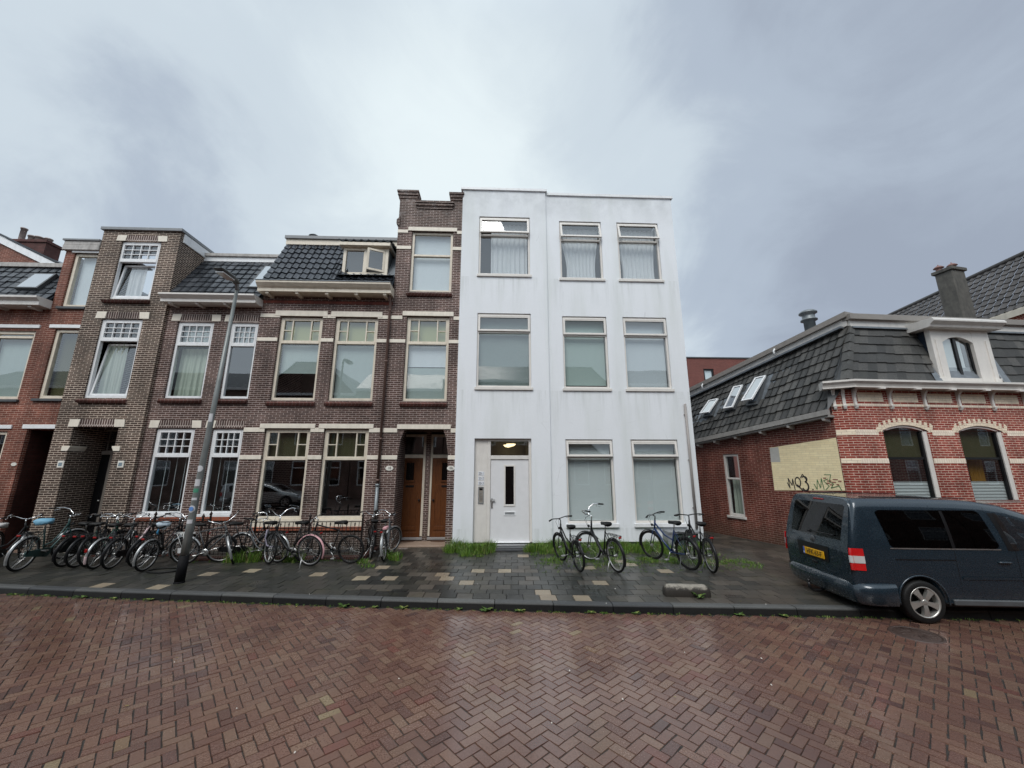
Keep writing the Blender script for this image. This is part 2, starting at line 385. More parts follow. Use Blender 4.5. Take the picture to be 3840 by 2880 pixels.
F = 11.8          # the plane of the house fronts
GZ = .12          # pavement level
def clampf(a, b, x): return max(a, min(b, x))
# ------------------------------------------------------------------ ground
KX = [-60, -9.6, -7.89, -5.98, -4.37, -2.9, 0.2, 1.94, 4.0, 5.2, 60]
KY = [16.2, 8.55, 8.275, 8.02, 7.81, 7.6, 7.25, 7.07, 6.90, 6.79, 1.86]
def ky(x): return float(np.interp(x, KX, KY))
g = G('sand_and_mortar'); M_ground = g.finish(g.ramp(g.noise(14, 5), [(.3, (.022, .018, .015)), (.7, (.05, .042, .035))]), .6, 0, g.bump(g.noise(60, 4), .4, .01))
o = MB().quad((-300, -300, -.045), (300, -300, -.045), (300, 300, -.045), (-300, 300, -.045)).build('ground', M_ground); struct(o)
o = MB().poly([(-13, .25, -.0095), (13.5, .25, -.0095), (13.5, ky(13.5), -.0095)] + [(q, ky(q), -.0095) for q in (5.2, 4.0, 1.94, .2, -2.9, -4.37, -5.98, -7.89, -9.6, -13)]).build('road', M_ground); struct(o)   # sand in the joints
# road of herringbone clinker, every brick modelled
M_road = rndmat('wet_clinker_brick', [(0, (.085, .045, .038)), (.08, (.118, .060, .047)), (.45, (.146, .077, .057)), (.80, (.170, .096, .068)), (.93, (.176, .108, .076)), (.945, (.138, .062, .048)), (.978, (.152, .064, .049)), (.99, (.195, .130, .075)), (1, (.22, .165, .10))], (.12, .38), .05, 55, .30, .002, spec=.7, wet=.8)
def herringbone():
    W = .104; L = 2 * W; J = .0036; ang = R(45 - 5.5); ca, sa = math.cos(ang), math.sin(ang)
    rs = np.random.default_rng(5); V = []; Fa = []; RN = []
    n = 170
    ii, jj = np.meshgrid(np.arange(-n, n), np.arange(-n, n), indexing='ij'); t = (ii - jj) % 4
    bricks = []
    for tt in (0, 3):
        a = ii[t == tt] * W; b = jj[t == tt] * W
        for x, y in zip(a, b): bricks.append((x, y, L if tt == 0 else W, W if tt == 0 else L))
    B = np.array(bricks); cx = B[:, 0] + B[:, 2] / 2; cy = B[:, 1] + B[:, 3] / 2
    X = cx * ca - cy * sa; Y = cx * sa + cy * ca + 3.5
    kyv = np.interp(X, KX, KY)
    keep = (Y > .3) & (Y < kyv - .02) & (X > -13) & (X < 13.5)
    B = B[keep]; X = X[keep]; Y = Y[keep]; m = len(B)
    # local wear: gentle humps and dips of the surface, each brick a little off
    und = .0030 * np.sin(X * .9 + 1) * np.sin(Y * 1.3) + .0015 * np.sin(X * 2.3 + Y * 1.7) + .0008 * np.sin(X * 5.1 - Y * 4.3)
    hz = und + np.clip(rs.normal(0, .0010, m), -.0025, .0025); tx = rs.normal(0, .007, m); ty = rs.normal(0, .007, m)
    yaw = rs.normal(0, .022, m); r = rs.random(m)
    # wear clusters: batches of repaired darker / redder brick
    cl = (np.sin(X * 1.7 + 2 * np.sin(Y)) * np.sin(Y * 2.1 + X)) * .07; r = np.clip(r * .94 + .03 + cl, 0.001, .999)
    hx = B[:, 2] / 2 - J; hy = B[:, 3] / 2 - J; c = .0032
    verts = np.zeros((m, 8, 3)); k = 0
    for (sx, sy) in ((-1, -1), (1, -1), (1, 1), (-1, 1)):
        jx = rs.normal(0, .0022, m); jy = rs.normal(0, .0022, m)
        lx = sx * (hx - c) + jx; ly = sy * (hy - c) + jy
        ox = sx * hx + jx; oy = sy * hy + jy
        for q, (u, v, dz) in enumerate(((lx, ly, 0), (ox, oy, -.014))):
            u2 = u - v * yaw; v2 = v + u * yaw
            verts[:, k + 4 * q, 0] = X + u2 * ca - v2 * sa; verts[:, k + 4 * q, 1] = Y + u2 * sa + v2 * ca
            verts[:, k + 4 * q, 2] = hz + u * tx + v * ty + dz
        k += 1
    # bricks at the kerb are cut to fit
    yy = verts[:, :, 1]; lim = np.interp(verts[:, :, 0], KX, KY) - .012; verts[:, :, 1] = np.minimum(yy, lim)
    base = (np.arange(m) * 8)[:, None]
    f = np.array([[0,1,2,3],[0,4,5,1],[1,5,6,2],[2,6,7,3],[3,7,4,0]])
    faces = (base[:, :, None] + f[None]).reshape(-1, 4)
    me = bpy.data.meshes.new('road'); vv = verts.reshape(-1, 3)
    me.vertices.add(len(vv)); me.vertices.foreach_set('co', vv.ravel())
    me.loops.add(faces.size); me.loops.foreach_set('vertex_index', faces.ravel())
    me.polygons.add(len(faces)); me.polygons.foreach_set('loop_start', np.arange(0, faces.size, 4)); me.polygons.foreach_set('use_smooth', np.zeros(len(faces), dtype=bool))
    at = me.attributes.new('rnd', 'FLOAT', 'POINT'); at.data.foreach_set('value', np.repeat(r, 8))
    me.update(calc_edges=True); me.validate(); me.materials.append(M_road)
    o = bpy.data.objects.new('road', me); col.objects.link(o); struct(o)
herringbone()
# plain distant road surface beyond the modelled bricks
g = G('distant_clinker'); b = g.node('ShaderNodeTexBrick', {'Vector': g.tc.outputs['Object'], 'Color1': (.10, .06, .047, 1), 'Color2': (.14, .085, .065, 1), 'Mortar': (.04, .032, .028, 1), 'Scale': 1.0, 'Mortar Size': .006, 'Brick Width': .21, 'Row Height': .1})
M_far = g.finish(b.outputs[0], .45)
mb = MB(); mb.quad((-60, -12, -.006), (60, -12, -.006), (60, .25, -.006), (-60, .25, -.006))
mb.poly([(-60, .25, -.006), (-13, .25, -.006), (-13, 9.06, -.006), (-60, 16.2, -.006)]); mb.poly([(13.5, .25, -.006), (60, .25, -.006), (60, 1.86, -.006), (13.5, 6.05, -.006)])
struct(mb.build('road', M_far))
# kerb
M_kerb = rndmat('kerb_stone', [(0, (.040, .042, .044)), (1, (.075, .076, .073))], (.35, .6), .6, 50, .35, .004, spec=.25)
mb = MB(); x = -26.0
while x < 26:
    L = 1.0; x1 = x + L - .012; mb.cur = rng.uniform(.01, 1)
    y0, y1 = ky(x), ky(x1); zt = GZ + rng.uniform(.0, .008); vs = []
    for (xx, yy) in ((x, y0), (x1, y1)):
        vs += [(xx, yy, -.01), (xx, yy + .012, zt - .03), (xx, yy + .022, zt - .01), (xx, yy + .045, zt), (xx, yy + .165, zt), (xx, yy + .17, 0)]
    mb.add(vs, [(i, i + 6, i + 7, i + 1) for i in range(5)] + [(0, 1, 2, 3, 4, 5), (11, 10, 9, 8, 7, 6)])
    x += L
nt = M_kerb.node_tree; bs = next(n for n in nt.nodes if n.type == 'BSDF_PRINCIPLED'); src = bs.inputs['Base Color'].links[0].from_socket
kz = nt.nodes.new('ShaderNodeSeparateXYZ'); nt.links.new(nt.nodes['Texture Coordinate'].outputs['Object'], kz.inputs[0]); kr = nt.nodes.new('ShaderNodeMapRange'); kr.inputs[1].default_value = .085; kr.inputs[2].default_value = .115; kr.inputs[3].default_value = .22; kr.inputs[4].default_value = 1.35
nt.links.new(kz.outputs[2], kr.inputs[0]); kv = nt.nodes.new('ShaderNodeVectorMath'); kv.operation = 'SCALE'; nt.links.new(src, kv.inputs[0]); nt.links.new(kr.outputs[0], kv.inputs['Scale']); nt.links.new(kv.outputs[0], bs.inputs['Base Color'])   # pale top, face much darker below it
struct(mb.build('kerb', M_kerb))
# pavement: base sheet, concrete tiles in half bond, border course along the kerb
o = MB().poly([(-60, ky(-60) + .1, GZ - .02), (60, ky(60) + .1, GZ - .02), (60, 60, GZ - .02), (-60, 60, GZ - .02)]).build('pavement', M_ground); struct(o)
M_tile = rndmat('wet_concrete_tile', [(0, (.015, .0165, .0155)), (.30, (.026, .027, .024)), (.60, (.040, .039, .034)), (.80, (.062, .056, .047)), (.925, (.092, .080, .066)), (.94, (.22, .172, .125)), (1, (.34, .285, .20))], (.22, .50), .25, 60, .30, .003, spec=.45, moss=((.045, .048, .020), .35))
mb = MB(); T = .30; ta = R(-2.6); ct, st = math.cos(ta), math.sin(ta); j = .0028
def tile4(pts, r, zj):
    mb.cur = r; cxx = sum(p[0] for p in pts) / 4; cyy = sum(p[1] for p in pts) / 4
    top = [(p[0] + (cxx - p[0]) * .02, p[1] + (cyy - p[1]) * .02, GZ + zj + rng.uniform(-.0012, .0012)) for p in pts]; bot = [(p[0], p[1], GZ - .012) for p in pts]
    mb.add(top + bot, [(0, 1, 2, 3), (0, 4, 5, 1), (1, 5, 6, 2), (2, 6, 7, 3), (3, 7, 4, 0)])
def tcol(x, y):
    r = rng.random()
    hot = math.exp(-((x + .6) / 2.6) ** 2) * math.exp(-((y - 8.6) / 1.7) ** 2) + .14 * math.exp(-((x + 4.5) / 2.5) ** 2)
    if r < .006 + .11 * hot: return rng.uniform(.945, 1)
    base = rng.random() ** 1.15 * .9 + .02
    if x > 1.9 and y < 10: base = base * .55 + .38       # lighter field to the right
    if x < -3: base = base * .45 + .30
    if x > 5.2: base = base * .4 + .52
    return clampf(.01, .92, base)
for a in range(-66, 52):
    for b_ in range(-8, 34):
        u0 = a * T + (b_ % 2) * T / 2; v0 = b_ * T; P = []
        for (u, v) in ((u0 + j, v0 + j), (u0 + T - j, v0 + j), (u0 + T - j, v0 + T - j), (u0 + j, v0 + T - j)):
            P.append((u * ct - v * st, 8.0 + u * st + v * ct))
        lim = [ky(p[0]) + .17 + .305 for p in P]
        if all(p[1] < l + .02 for p, l in zip(P, lim)): continue
        P = [(p[0], max(p[1], l)) for p, l in zip(P, lim)]
        cxm = sum(p[0] for p in P) / 4; cym = sum(p[1] for p in P) / 4
        if cym > 11.9 and not (cxm > 6.0 or -3.5 < cxm < -1.1) or cym > 18.3 or cxm > 14.5: continue
        tile4(P, tcol(cxm, cym), rng.gauss(.001, .0018))
x = -19.0
while x < 14:
    P = [(x + j, ky(x) + .176), (x + T - j, ky(x + T) + .176), (x + T - j, ky(x + T) + .172 + .30), (x + j, ky(x) + .172 + .30)]
    tile4(P, clampf(.01, .98, tcol(x, 8) if x < 2 else rng.uniform(.66, .9)), rng.gauss(.001, .002)); x += T
struct(mb.build('pavement', M_tile))

# ------------------------------------------------------------------ building helpers
def wall(mb, x0, x1, z0, z1, y, holes=(), depth=.16):
    xs = sorted({x0, x1, *[h[0] for h in holes], *[h[1] for h in holes]}); zs = sorted({z0, z1, *[h[2] for h in holes], *[h[3] for h in holes]})
    xs = [q for q in xs if x0 <= q <= x1]; zs = [q for q in zs if z0 <= q <= z1]
    for a, b in zip(xs, xs[1:]):
        for c, d in zip(zs, zs[1:]):
            mx_, mz = (a + b) / 2, (c + d) / 2
            if any(h[0] < mx_ < h[1] and h[2] < mz < h[3] for h in holes): continue
            mb.quad((a, y, c), (b, y, c), (b, y, d), (a, y, d))
    for h in holes:
        a, b, c, d = h[:4]; e = y + (h[4] if len(h) > 4 else depth)
        mb.quad((a, y, c), (a, e, c), (a, e, d), (a, y, d)); mb.quad((b, y, c), (b, y, d), (b, e, d), (b, e, c))
        mb.quad((a, y, d), (a, e, d), (b, e, d), (b, y, d)); mb.quad((a, y, c), (b, y, c), (b, e, c), (a, e, c))
def shell(mb, x0, x1, y0, y1, z0, z1):
    """side walls, back wall and ceiling of a house volume"""
    mb.quad((x0, y0, z0), (x0, y0, z1), (x0, y1, z1), (x0, y1, z0)); mb.quad((x1, y0, z0), (x1, y1, z0), (x1, y1, z1), (x1, y0, z1))
    mb.quad((x0, y1, z0), (x0, y1, z1), (x1, y1, z1), (x1, y1, z0)); mb.quad((x0, y0, z1), (x1, y0, z1), (x1, y1, z1), (x0, y1, z1))
def sheet(mb, x0, x1, z0, z1, y, amp=.035, per=.16, n=60, seed=0, gather=None):
    """hanging curtain with folds"""
    rs = random.Random(seed); ph = [rs.uniform(0, 6.3) for _ in range(4)]; vs = []; rows = 9
    for r_ in range(rows + 1):
        t = r_ / rows; z = z1 + (z0 - z1) * t
        for i in range(n + 1):
            u = i / n; x = x0 + (x1 - x0) * u
            if gather: x = gather[0] + (x - gather[0]) * (1 - gather[1] * math.sin(t * math.pi * .62) ** 2)
            a = amp * (.35 + .65 * t) * (math.sin(2 * math.pi * (x0 + (x1 - x0) * u) / per + ph[0] + .8 * math.sin(u * 5 + ph[1] + t)) + .5 * math.sin(2 * math.pi * u * (x1 - x0) / (per * .53) + ph[2]))
            vs.append((x, y + a, z))
    mb.add(vs, [(r_*(n+1)+i, r_*(n+1)+i+1, (r_+1)*(n+1)+i+1, (r_+1)*(n+1)+i) for r_ in range(rows) for i in range(n)], True)
def frame_rect(mb, x0, x1, z0, z1, y0, y1, t, tb=None, tt=None):
    tb = t if tb is None else tb; tt = t if tt is None else tt
    mb.bbox(x0, x0 + t, y0, y1, z0, z1, .004); mb.bbox(x1 - t, x1, y0, y1, z0, z1, .004)
    mb.bbox(x0 + t, x1 - t, y0, y1, z0, z0 + tb, .004); mb.bbox(x0 + t, x1 - t, y0, y1, z1 - tt, z1, .004)
def window(H, x0, x1, z0, z1, y, mat, t=.075, trans=None, top=None, cover=None, glassm=None, M=None, tilt=None, sill=None, sillmat=None, lower=None, rec=.09, label=None, topcover=None, seed=0, mt=.07):
    """a window of a house; frame is the part, panes, sashes, sill and what hangs behind are its sub-parts"""
    gl = glassm or M_glass; yf = y + rec; mb = MB()
    frame_rect(mb, x0, x1, z0, z1, yf, yf + .10, t)
    if trans: mb.bbox(x0 + t - .002, x1 - t + .002, yf - .012, yf + .09, trans - mt / 2, trans + mt / 2, .004)
    Wd = mb.build('window', mat, H, M, label)
    a, b = x0 + t, x1 - t
    def pane(xa, xb, za, zb, yy, name='pane', m=gl): MB().quad((xa, yy, za), (xb, yy, za), (xb, yy, zb), (xa, yy, zb)).build(name, m, Wd)
    zlo, zhi = z0 + t, (trans - mt / 2 if trans else z1 - t)
    if lower == 'tiltin':       # sash hinged at the bottom and leaning inwards
        s_ = MB(Matrix.Translation((0, yf + .05, zlo)) @ Matrix.Rotation(R(-7), 4, 'X') @ Matrix.Translation((0, -yf - .05, -zlo)))
        frame_rect(s_, a + .01, b - .01, zlo + .01, zhi - .01, yf + .03, yf + .085, .06); s_.build('sash', mat, Wd)
        q = MB(s_.M); q.quad((a + .05, yf + .055, zlo + .05), (b - .05, yf + .055, zlo + .05), (b - .05, yf + .055, zhi - .05), (a + .05, yf + .055, zhi - .05)); q.build('pane', gl, Wd)
    else:
        if lower == 'sash':
            s_ = MB(); frame_rect(s_, a, b, zlo, zhi, yf + .02, yf + .07, .035); s_.build('sash', mat, Wd)
        pane(a, b, zlo, zhi, yf + .05)
    if trans:
        zt0, zt1 = trans + mt / 2, z1 - t; s_ = MB()
        if top == 'awning':
            hinge = Vector((0, yf, zt1)); s_.M = Matrix.Translation(hinge) @ Matrix.Rotation(R(-(tilt or 0)), 4, 'X') @ Matrix.Translation(-hinge)
            frame_rect(s_, a - .035, b + .035, zt0 - .02, zt1 + .03, yf - .03, yf + .03, .065); s_.box(a + .03, b - .03, yf - .034, yf - .004, zt1 - .075, zt1 - .045)
            s_.build('top_sash', mat, Wd)
            q = MB(s_.M); q.quad((a + .02, yf, zt0 + .03), (b - .02, yf, zt0 + .03), (b - .02, yf, zt1 - .02), (a + .02, yf, zt1 - .02)); q.build('pane', gl, Wd)
        else:
            if top == 'grid':
                frame_rect(s_, a, b, zt0, zt1, yf - .005, yf + .06, .05)
                for i in (1, 2, 3): xx = a + .05 + (b - a - .1) * i / 4; s_.box(xx - .011, xx + .011, yf + .002, yf + .05, zt0 + .05, zt1 - .05)
                for i in (1, 2): zz = zt0 + .05 + (zt1 - zt0 - .1) * i / 3; s_.box(a + .05, b - .05, yf + .004, yf + .048, zz - .011, zz + .011)
                s_.build('top_sash', mat, Wd)
            elif top == 'tri':
                frame_rect(s_, a, b, zt0, zt1, yf + .0, yf + .06, .035)
                for q_ in (.25, .75): xx = a + (b - a) * q_; s_.box(xx - .019, xx + .019, yf + .004, yf + .055, zt0 + .035, zt1 - .035)
                zz = zt0 + (zt1 - zt0) * .5
                for xa, xb in ((a + .035, a + (b - a) * .25 - .019), (a + (b - a) * .75 + .019, b - .035)): s_.box(xa, xb, yf + .006, yf + .05, zz - .013, zz + .013)
                s_.build('top_sash', mat, Wd)
            pane(a, b, zt0, zt1, yf + .045)
            if topcover: MB().quad((a, yf + .16, zt0 - .02), (b, yf + .16, zt0 - .02), (b, yf + .16, zt1 + .04), (a, yf + .16, zt1 + .04)).build('top_blind', topcover, Wd)
    for cv in (cover or ()):
        kind, m, *arg = cv; q = MB(); zc0 = zlo - .02; zc1 = (z1 if kind != 'blindlow' else zhi)
        if kind == 'blind':       # roller blind, arg = (bottom, top)
            za, zb = (arg + [zc0, zc1])[:2] if arg else (zc0, zc1)
            n = 14; vs = []
            for i in range(n + 1):
                xx = a + (b - a) * i / n
                for zz in (za, zb): vs.append((xx, yf + .17 + .004 * math.sin(i * 1.7 + seed), zz))
            q.add(vs, [(2*i, 2*i+2, 2*i+3, 2*i+1) for i in range(n)], True); q.box(a, b, yf + .155, yf + .185, za - .02, za); q.build('blind', m, Wd)
        elif kind == 'slats':     # venetian blind: real slats
            za, zb = (arg + [zc0, zc1])[:2] if arg else (zc0, zc1); z = za
            while z < zb: q.quad((a, yf + .15, z), (b, yf + .15, z), (b, yf + .168, z + .020), (a, yf + .168, z + .020)); z += .0245
            q.box(a, b, yf + .145, yf + .175, za - .03, za - .004); q.build('blind', m, Wd)
        elif kind == 'pleat':
            za, zb = arg[:2]; z = za; k = 0
            while z < zb - .001: q.quad((a, yf + .13 + .02 * (k % 2), z), (b, yf + .13 + .02 * (k % 2), z), (b, yf + .15 - .02 * (k % 2), z + .05), (a, yf + .15 - .02 * (k % 2), z + .05)); z += .05; k += 1
            q.build('blind', m, Wd)
        elif kind == 'curtain':
            xa, xb = (arg + [a, b])[:2] if arg else (a, b); ga = arg[2] if len(arg) > 2 else None
            sheet(q, xa, xb, zc0, z1 - .12 if top == 'awning' else (zhi - .02 if trans else zc1), yf + .24, seed=seed, gather=ga); q.build('curtain', m, Wd)
    if sill:
        pr, hgt = sill; q = MB(); q.bbox(x0 - .05, x1 + .05, y - pr, yf + .02, z0 - hgt, z0 - .004, .006); q.build('sill', sillmat or mat, Wd)
    return Wd
def tiles(A, B, C, D, tw, th, name, mat, parent, wave=.022, lift=.028, n=6, M=None, seed=1, jit=.003, skip=None):
    """roof tiles laid on the quad A(bottom left) B(bottom right) C(top right) D(top left); each tile is its own patch"""
    A, B, C, D = map(Vector, (A, B, C, D)); W = max((B - A).length, (C - D).length); Hh = ((D - A).length + (C - B).length) / 2
    nu = max(1, round(W / tw)); nv = max(1, round(Hh / th)); N = (B - A).cross(D - A).normalized(); rs = random.Random(seed)
    def P(u, v): return (A + (B - A) * u) * (1 - v) + (D + (C - D) * u) * v
    mb = MB()
    for j_ in range(nv):
        for i in range(nu):
            if skip and skip((i + .5) / nu, (j_ + .5) / nv): continue
            mb.cur = rs.uniform(.01, 1); u0, u1 = i / nu, (i + 1) / nu; v0, v1 = j_ / nv, min(1, (j_ + 1.12) / nv); dz = rs.uniform(-jit, jit); vs = []
            dv = rs.uniform(-.06, .06) / nv if j_ else 0
            for k in range(n + 1):
                t = k / n; u = u0 + (u1 - u0) * t
                if wave > .01: h = wave * (math.cos(2 * math.pi * (t - .08)) * .5 + .5) ** 1.4 + (.012 if t > .9 else 0)
                else: h = wave * math.cos(math.pi * (t - .5)) + (.008 if t > .93 else 0)
                p0 = P(u, max(0, v0 + dv)); p1 = P(u, v1)
                vs += [p0 + N * (h + dz), p0 + N * (h + lift + dz), p1 + N * (h * .9 + .002 + dz)]
            mb.add([tuple(p) for p in vs], [(3*k+a_, 3*k+3+a_, 3*k+4+a_, 3*k+1+a_) for k in range(n) for a_ in (0, 1)])
    return mb.build(name, mat, parent, M)
M_pan = rndmat('glazed_black_pantile', [(0, (.018, .021, .026)), (1, (.045, .050, .060))], (.10, .26), .12, 12, .2, .003, spec=.7)
M_pan2 = rndmat('dark_slate_tile', [(0, (.022, .026, .032)), (1, (.058, .064, .074))], (.18, .36), .3, 14, .25, .003)
M_shake = rndmat('weathered_grey_tile', [(0, (.030, .030, .029)), (.5, (.046, .045, .043)), (1, (.078, .075, .070))], (.45, .75), .6, 26, .6, .006, moss=((.06, .062, .05), .3))
M_brtile = rndmat('brown_grey_tile', [(0, (.045, .040, .038)), (1, (.080, .072, .068))], (.4, .6), .4, 20, .25, .004)
def soldier(mb, x0, x1, z0, z1, y, p=.006): mb.box(x0, x1, y - p, y + .05, z0, z1)

# ------------------------------------------------------------------ white apartment building
Hw = thing('apartment_building', 'white rendered three storey apartment block with flat roof and cream windows', 'building', (2.45, F, GZ))
FW = F - .06
hL = [(-.647, 1.08, 8.66, 10.83), (-.647, 1.08, 4.83, 7.29), (-.66, 1.06, .27, 3.25)]
hR = [(2.11, 3.573, 8.60, 10.77), (4.125, 5.59, 8.60, 10.77), (2.12, 3.585, 4.83, 7.25), (4.125, 5.595, 4.83, 7.25), (2.11, 3.57, .78, 3.234), (4.13, 5.60, .78, 3.234)]
mb = MB(); wall(mb, -1.235, 1.645, .27, 11.85, FW, hL, .15); wall(mb, 1.645, 6.14, .27, 11.76, F, hR, .13)
mb.quad((1.645, FW, .27), (1.645, F, .27), (1.645, F, 11.85), (1.645, FW, 11.85)); mb.quad((-1.235, FW, .27), (-1.235, FW, 11.85), (-1.235, F + .5, 11.85), (-1.235, F + .5, .27))
mb.quad((6.14, F, .27), (6.14, 19, .27), (6.14, 19, 11.76), (6.14, F, 11.76)); mb.quad((-1.235, F + .5, .27), (-1.235, F + .5, 11.85), (-1.235, 19, 11.85), (-1.235, 19, .27))
mb.quad((-1.235, 19, .2), (-1.235, 19, 11.8), (6.14, 19, 11.8), (6.14, 19, .2)); mb.quad((-1.235, FW, .27), (1.645, FW, .27), (1.645, F + .1, .27), (-1.235, F + .1, .27)); mb.quad((1.645, F, .27), (6.14, F, .27), (6.14, F + .1, .27), (1.645, F + .1, .27))
mb.build('wall', M_stucco, Hw)
MB().quad((-1.2, F, 11.6), (6.1, F, 11.6), (6.1, 19, 11.6), (-1.2, 19, 11.6)).build('flat_roof', M_dkgrey, Hw)
mb = MB(); mb.bbox(-1.30, 1.70, FW - .05, FW + .3, 11.85, 11.945); mb.bbox(1.705, 6.20, F - .05, F + .3, 11.755, 11.855); mb.bbox(5.9, 6.2, F + .3, 19, 11.755, 11.855); mb.build('roof_coping', M_white, Hw)
mb = MB(); mb.box(-1.2, -.65, F - .02, F + .3, GZ - .02, .275); mb.box(1.05, 6.1, F + .02, F + .3, GZ - .02, .275); mb.box(-.66, 1.06, F + .02, F + .3, GZ - .02, .2); mb.build('plinth', M_black, Hw)
for fl in (3.6, 7.7): MB().box(-1.2, 6.1, F + .3, 18.9, fl, fl + .1).build('floor_slab', M_room, Hw)
MB().quad((-1.2, F + 3.4, .2), (6.1, F + 3.4, .2), (6.1, F + 3.4, 11.5), (-1.2, F + 3.4, 11.5)).build('inner_wall', M_room, Hw)
TW = dict(mat=M_bone, t=.06, top='awning', rec=.045)
window(Hw, -.645, 1.078, 8.665, 10.82, FW, trans=10.14, tilt=12, cover=[('curtain', M_curt, -.24, 1.0)], glassm=M_glassT, sill=(.05, .09), seed=3, **TW)
window(Hw, 2.112, 3.571, 8.605, 10.76, F, trans=10.06, tilt=15, glassm=M_glassT, cover=[('curtain', M_curt, 2.16, 3.52, (2.95, .28))], sill=(.05, .09), seed=5, **TW)
window(Hw, 4.127, 5.588, 8.605, 10.76, F, trans=10.06, tilt=15, glassm=M_glassT, cover=[('curtain', M_curt, 4.17, 5.53, (5.05, .2))], sill=(.05, .09), seed=8, **TW)
window(Hw, -.645, 1.078, 4.835, 7.28, FW, trans=6.66, tilt=3, cover=[('slats', M_blind)], glassm=M_glassT, sill=(.05, .09), **TW)
window(Hw, 2.122, 3.583, 4.835, 7.24, F, trans=6.60, tilt=3, cover=[('blind', M_blind, 4.98, 7.2)], glassm=M_glass, sill=(.05, .09), **TW)
window(Hw, 4.127, 5.593, 4.835, 7.24, F, trans=6.60, tilt=3, cover=[('blind', M_blindL, 4.9, 7.2)], glassm=M_glassT, sill=(.05, .09), **TW)
window(Hw, 2.112, 3.568, .785, 3.225, F, trans=2.69, tilt=9, cover=[('slats', M_blindW, .88, 3.2)], glassm=M_glass, sill=(.07, .11), sillmat=M_white, **TW)
window(Hw, 4.132, 5.598, .785, 3.225, F, trans=2.69, tilt=9, cover=[('slats', M_blindW, .86, 3.2)], glassm=M_glass, sill=(.07, .11), sillmat=M_white, **TW)
# entrance
YD = FW + .13
mb = MB(); mb.bbox(-.66, -.27, YD - .02, YD + .05, .27, 3.25); mb.bbox(-.27, -.17, YD - .035, YD + .06, .27, 3.25); mb.bbox(.985, 1.06, YD - .035, YD + .06, .27, 3.25)
mb.bbox(-.17, .985, YD - .03, YD + .06, 3.17, 3.25); mb.bbox(-.17, .985, YD - .03, YD + .06, 2.63, 2.745); mb.bbox(-.3, 1.0, YD - .05, YD + .05, .2, .27)
Fd = mb.build('door_frame', M_bone, Hw)
MB().quad((-.17, YD + .03, 2.745), (.985, YD + .03, 2.745), (.985, YD + .03, 3.17), (-.17, YD + .03, 3.17)).build('transom_pane', M_glassDark, Fd)
mb = MB(); wall(mb, -.165, .98, .275, 2.625, YD, [(.28, .53, 1.32, 2.42)], .03); mb.box(-.165, .98, YD + .01, YD + .012, .275, .277)
Dr = mb.build('front_door', paint('door_white', (.72, .72, .73), .35, var=.04), Hw)
mb = MB(); frame_rect(mb, .235, .575, 1.265, 2.465, YD - .015, YD + .01, .045); mb.build('pane_frame', M_bone, Dr)
MB().quad((.28, YD + .02, 1.31), (.53, YD + .02, 1.31), (.53, YD + .02, 2.42), (.28, YD + .02, 2.42)).build('door_pane', paint('black_glass', (.006, .005, .005), .05, bump=0), Dr)
mb = MB(); frame_rect(mb, .24, .58, 1.005, 1.125, YD - .014, YD + .01, .028); mb.build('letter_slot_frame', M_white, Dr)
MB().box(.275, .55, YD - .008, YD + .004, 1.035, 1.095).build('letter_flap', M_grey, Dr)
mb = MB(); mb.bbox(-.145, -.09, YD - .015, YD + .003, 1.21, 1.50); mb.bbox(-.13, -.02, YD - .055, YD - .035, 1.41, 1.44); mb.cyl((-.118, YD - .05, 1.425), (-.118, YD, 1.425), .012); mb.bbox(-.16, -.035, YD - .02, YD - .002, 1.40, 1.47); mb.build('door_handle', M_alu, Dr)
MB().bbox(-.2, 1.0, YD - .09, YD + .02, .195, .28).build('threshold', M_white, Hw)
mb = MB(); mb.bbox(-.02, .86, 11.35, 11.8, GZ, GZ + .05, .008); mb.bbox(.0, .85, 11.42, 11.8, GZ + .05, .20, .006); mb.build('door_step', paint('dark_stone', (.06, .063, .067), .4), Hw)
numt = paint('grey_lettering', (.10, .11, .13), .5, bump=0)
for k, s_ in enumerate(('20-1', '20-2', '20-3')):
    z = 2.21 - k * .14; pl = MB(); pl.bbox(-.535, -.355, YD - .028, YD - .019, z - .058, z + .058, .002); o = pl.build('number_plate', paint('plate_enamel', (.76, .78, .82), .25), Hw, label='white number plate reading ' + s_)
    text('number', s_, .105, Matrix.Translation((-.445, YD - .030, z)) @ Matrix.Rotation(R(90), 4, 'X'), numt, o, .82)
mb = MB(); frame_rect(mb, -.525, -.365, 1.35, 1.83, YD - .045, YD - .015, .022); ic = mb.build('intercom', M_grey, Hw)
MB().box(-.51, -.38, YD - .035, YD - .018, 1.37, 1.81).build('button_panel', paint('champagne_metal', (.45, .42, .37), .35, .6), ic)
mb = MB(); mb.box(-.49, -.40, YD - .039, YD - .034, 1.73, 1.79); mb.build('speaker_grille', M_black, ic)
mb = MB()
for zz in (1.47, 1.56, 1.65): mb.box(-.47, -.42, YD - .040, YD - .034, zz, zz + .03)
mb.build('buttons', M_alu, ic)
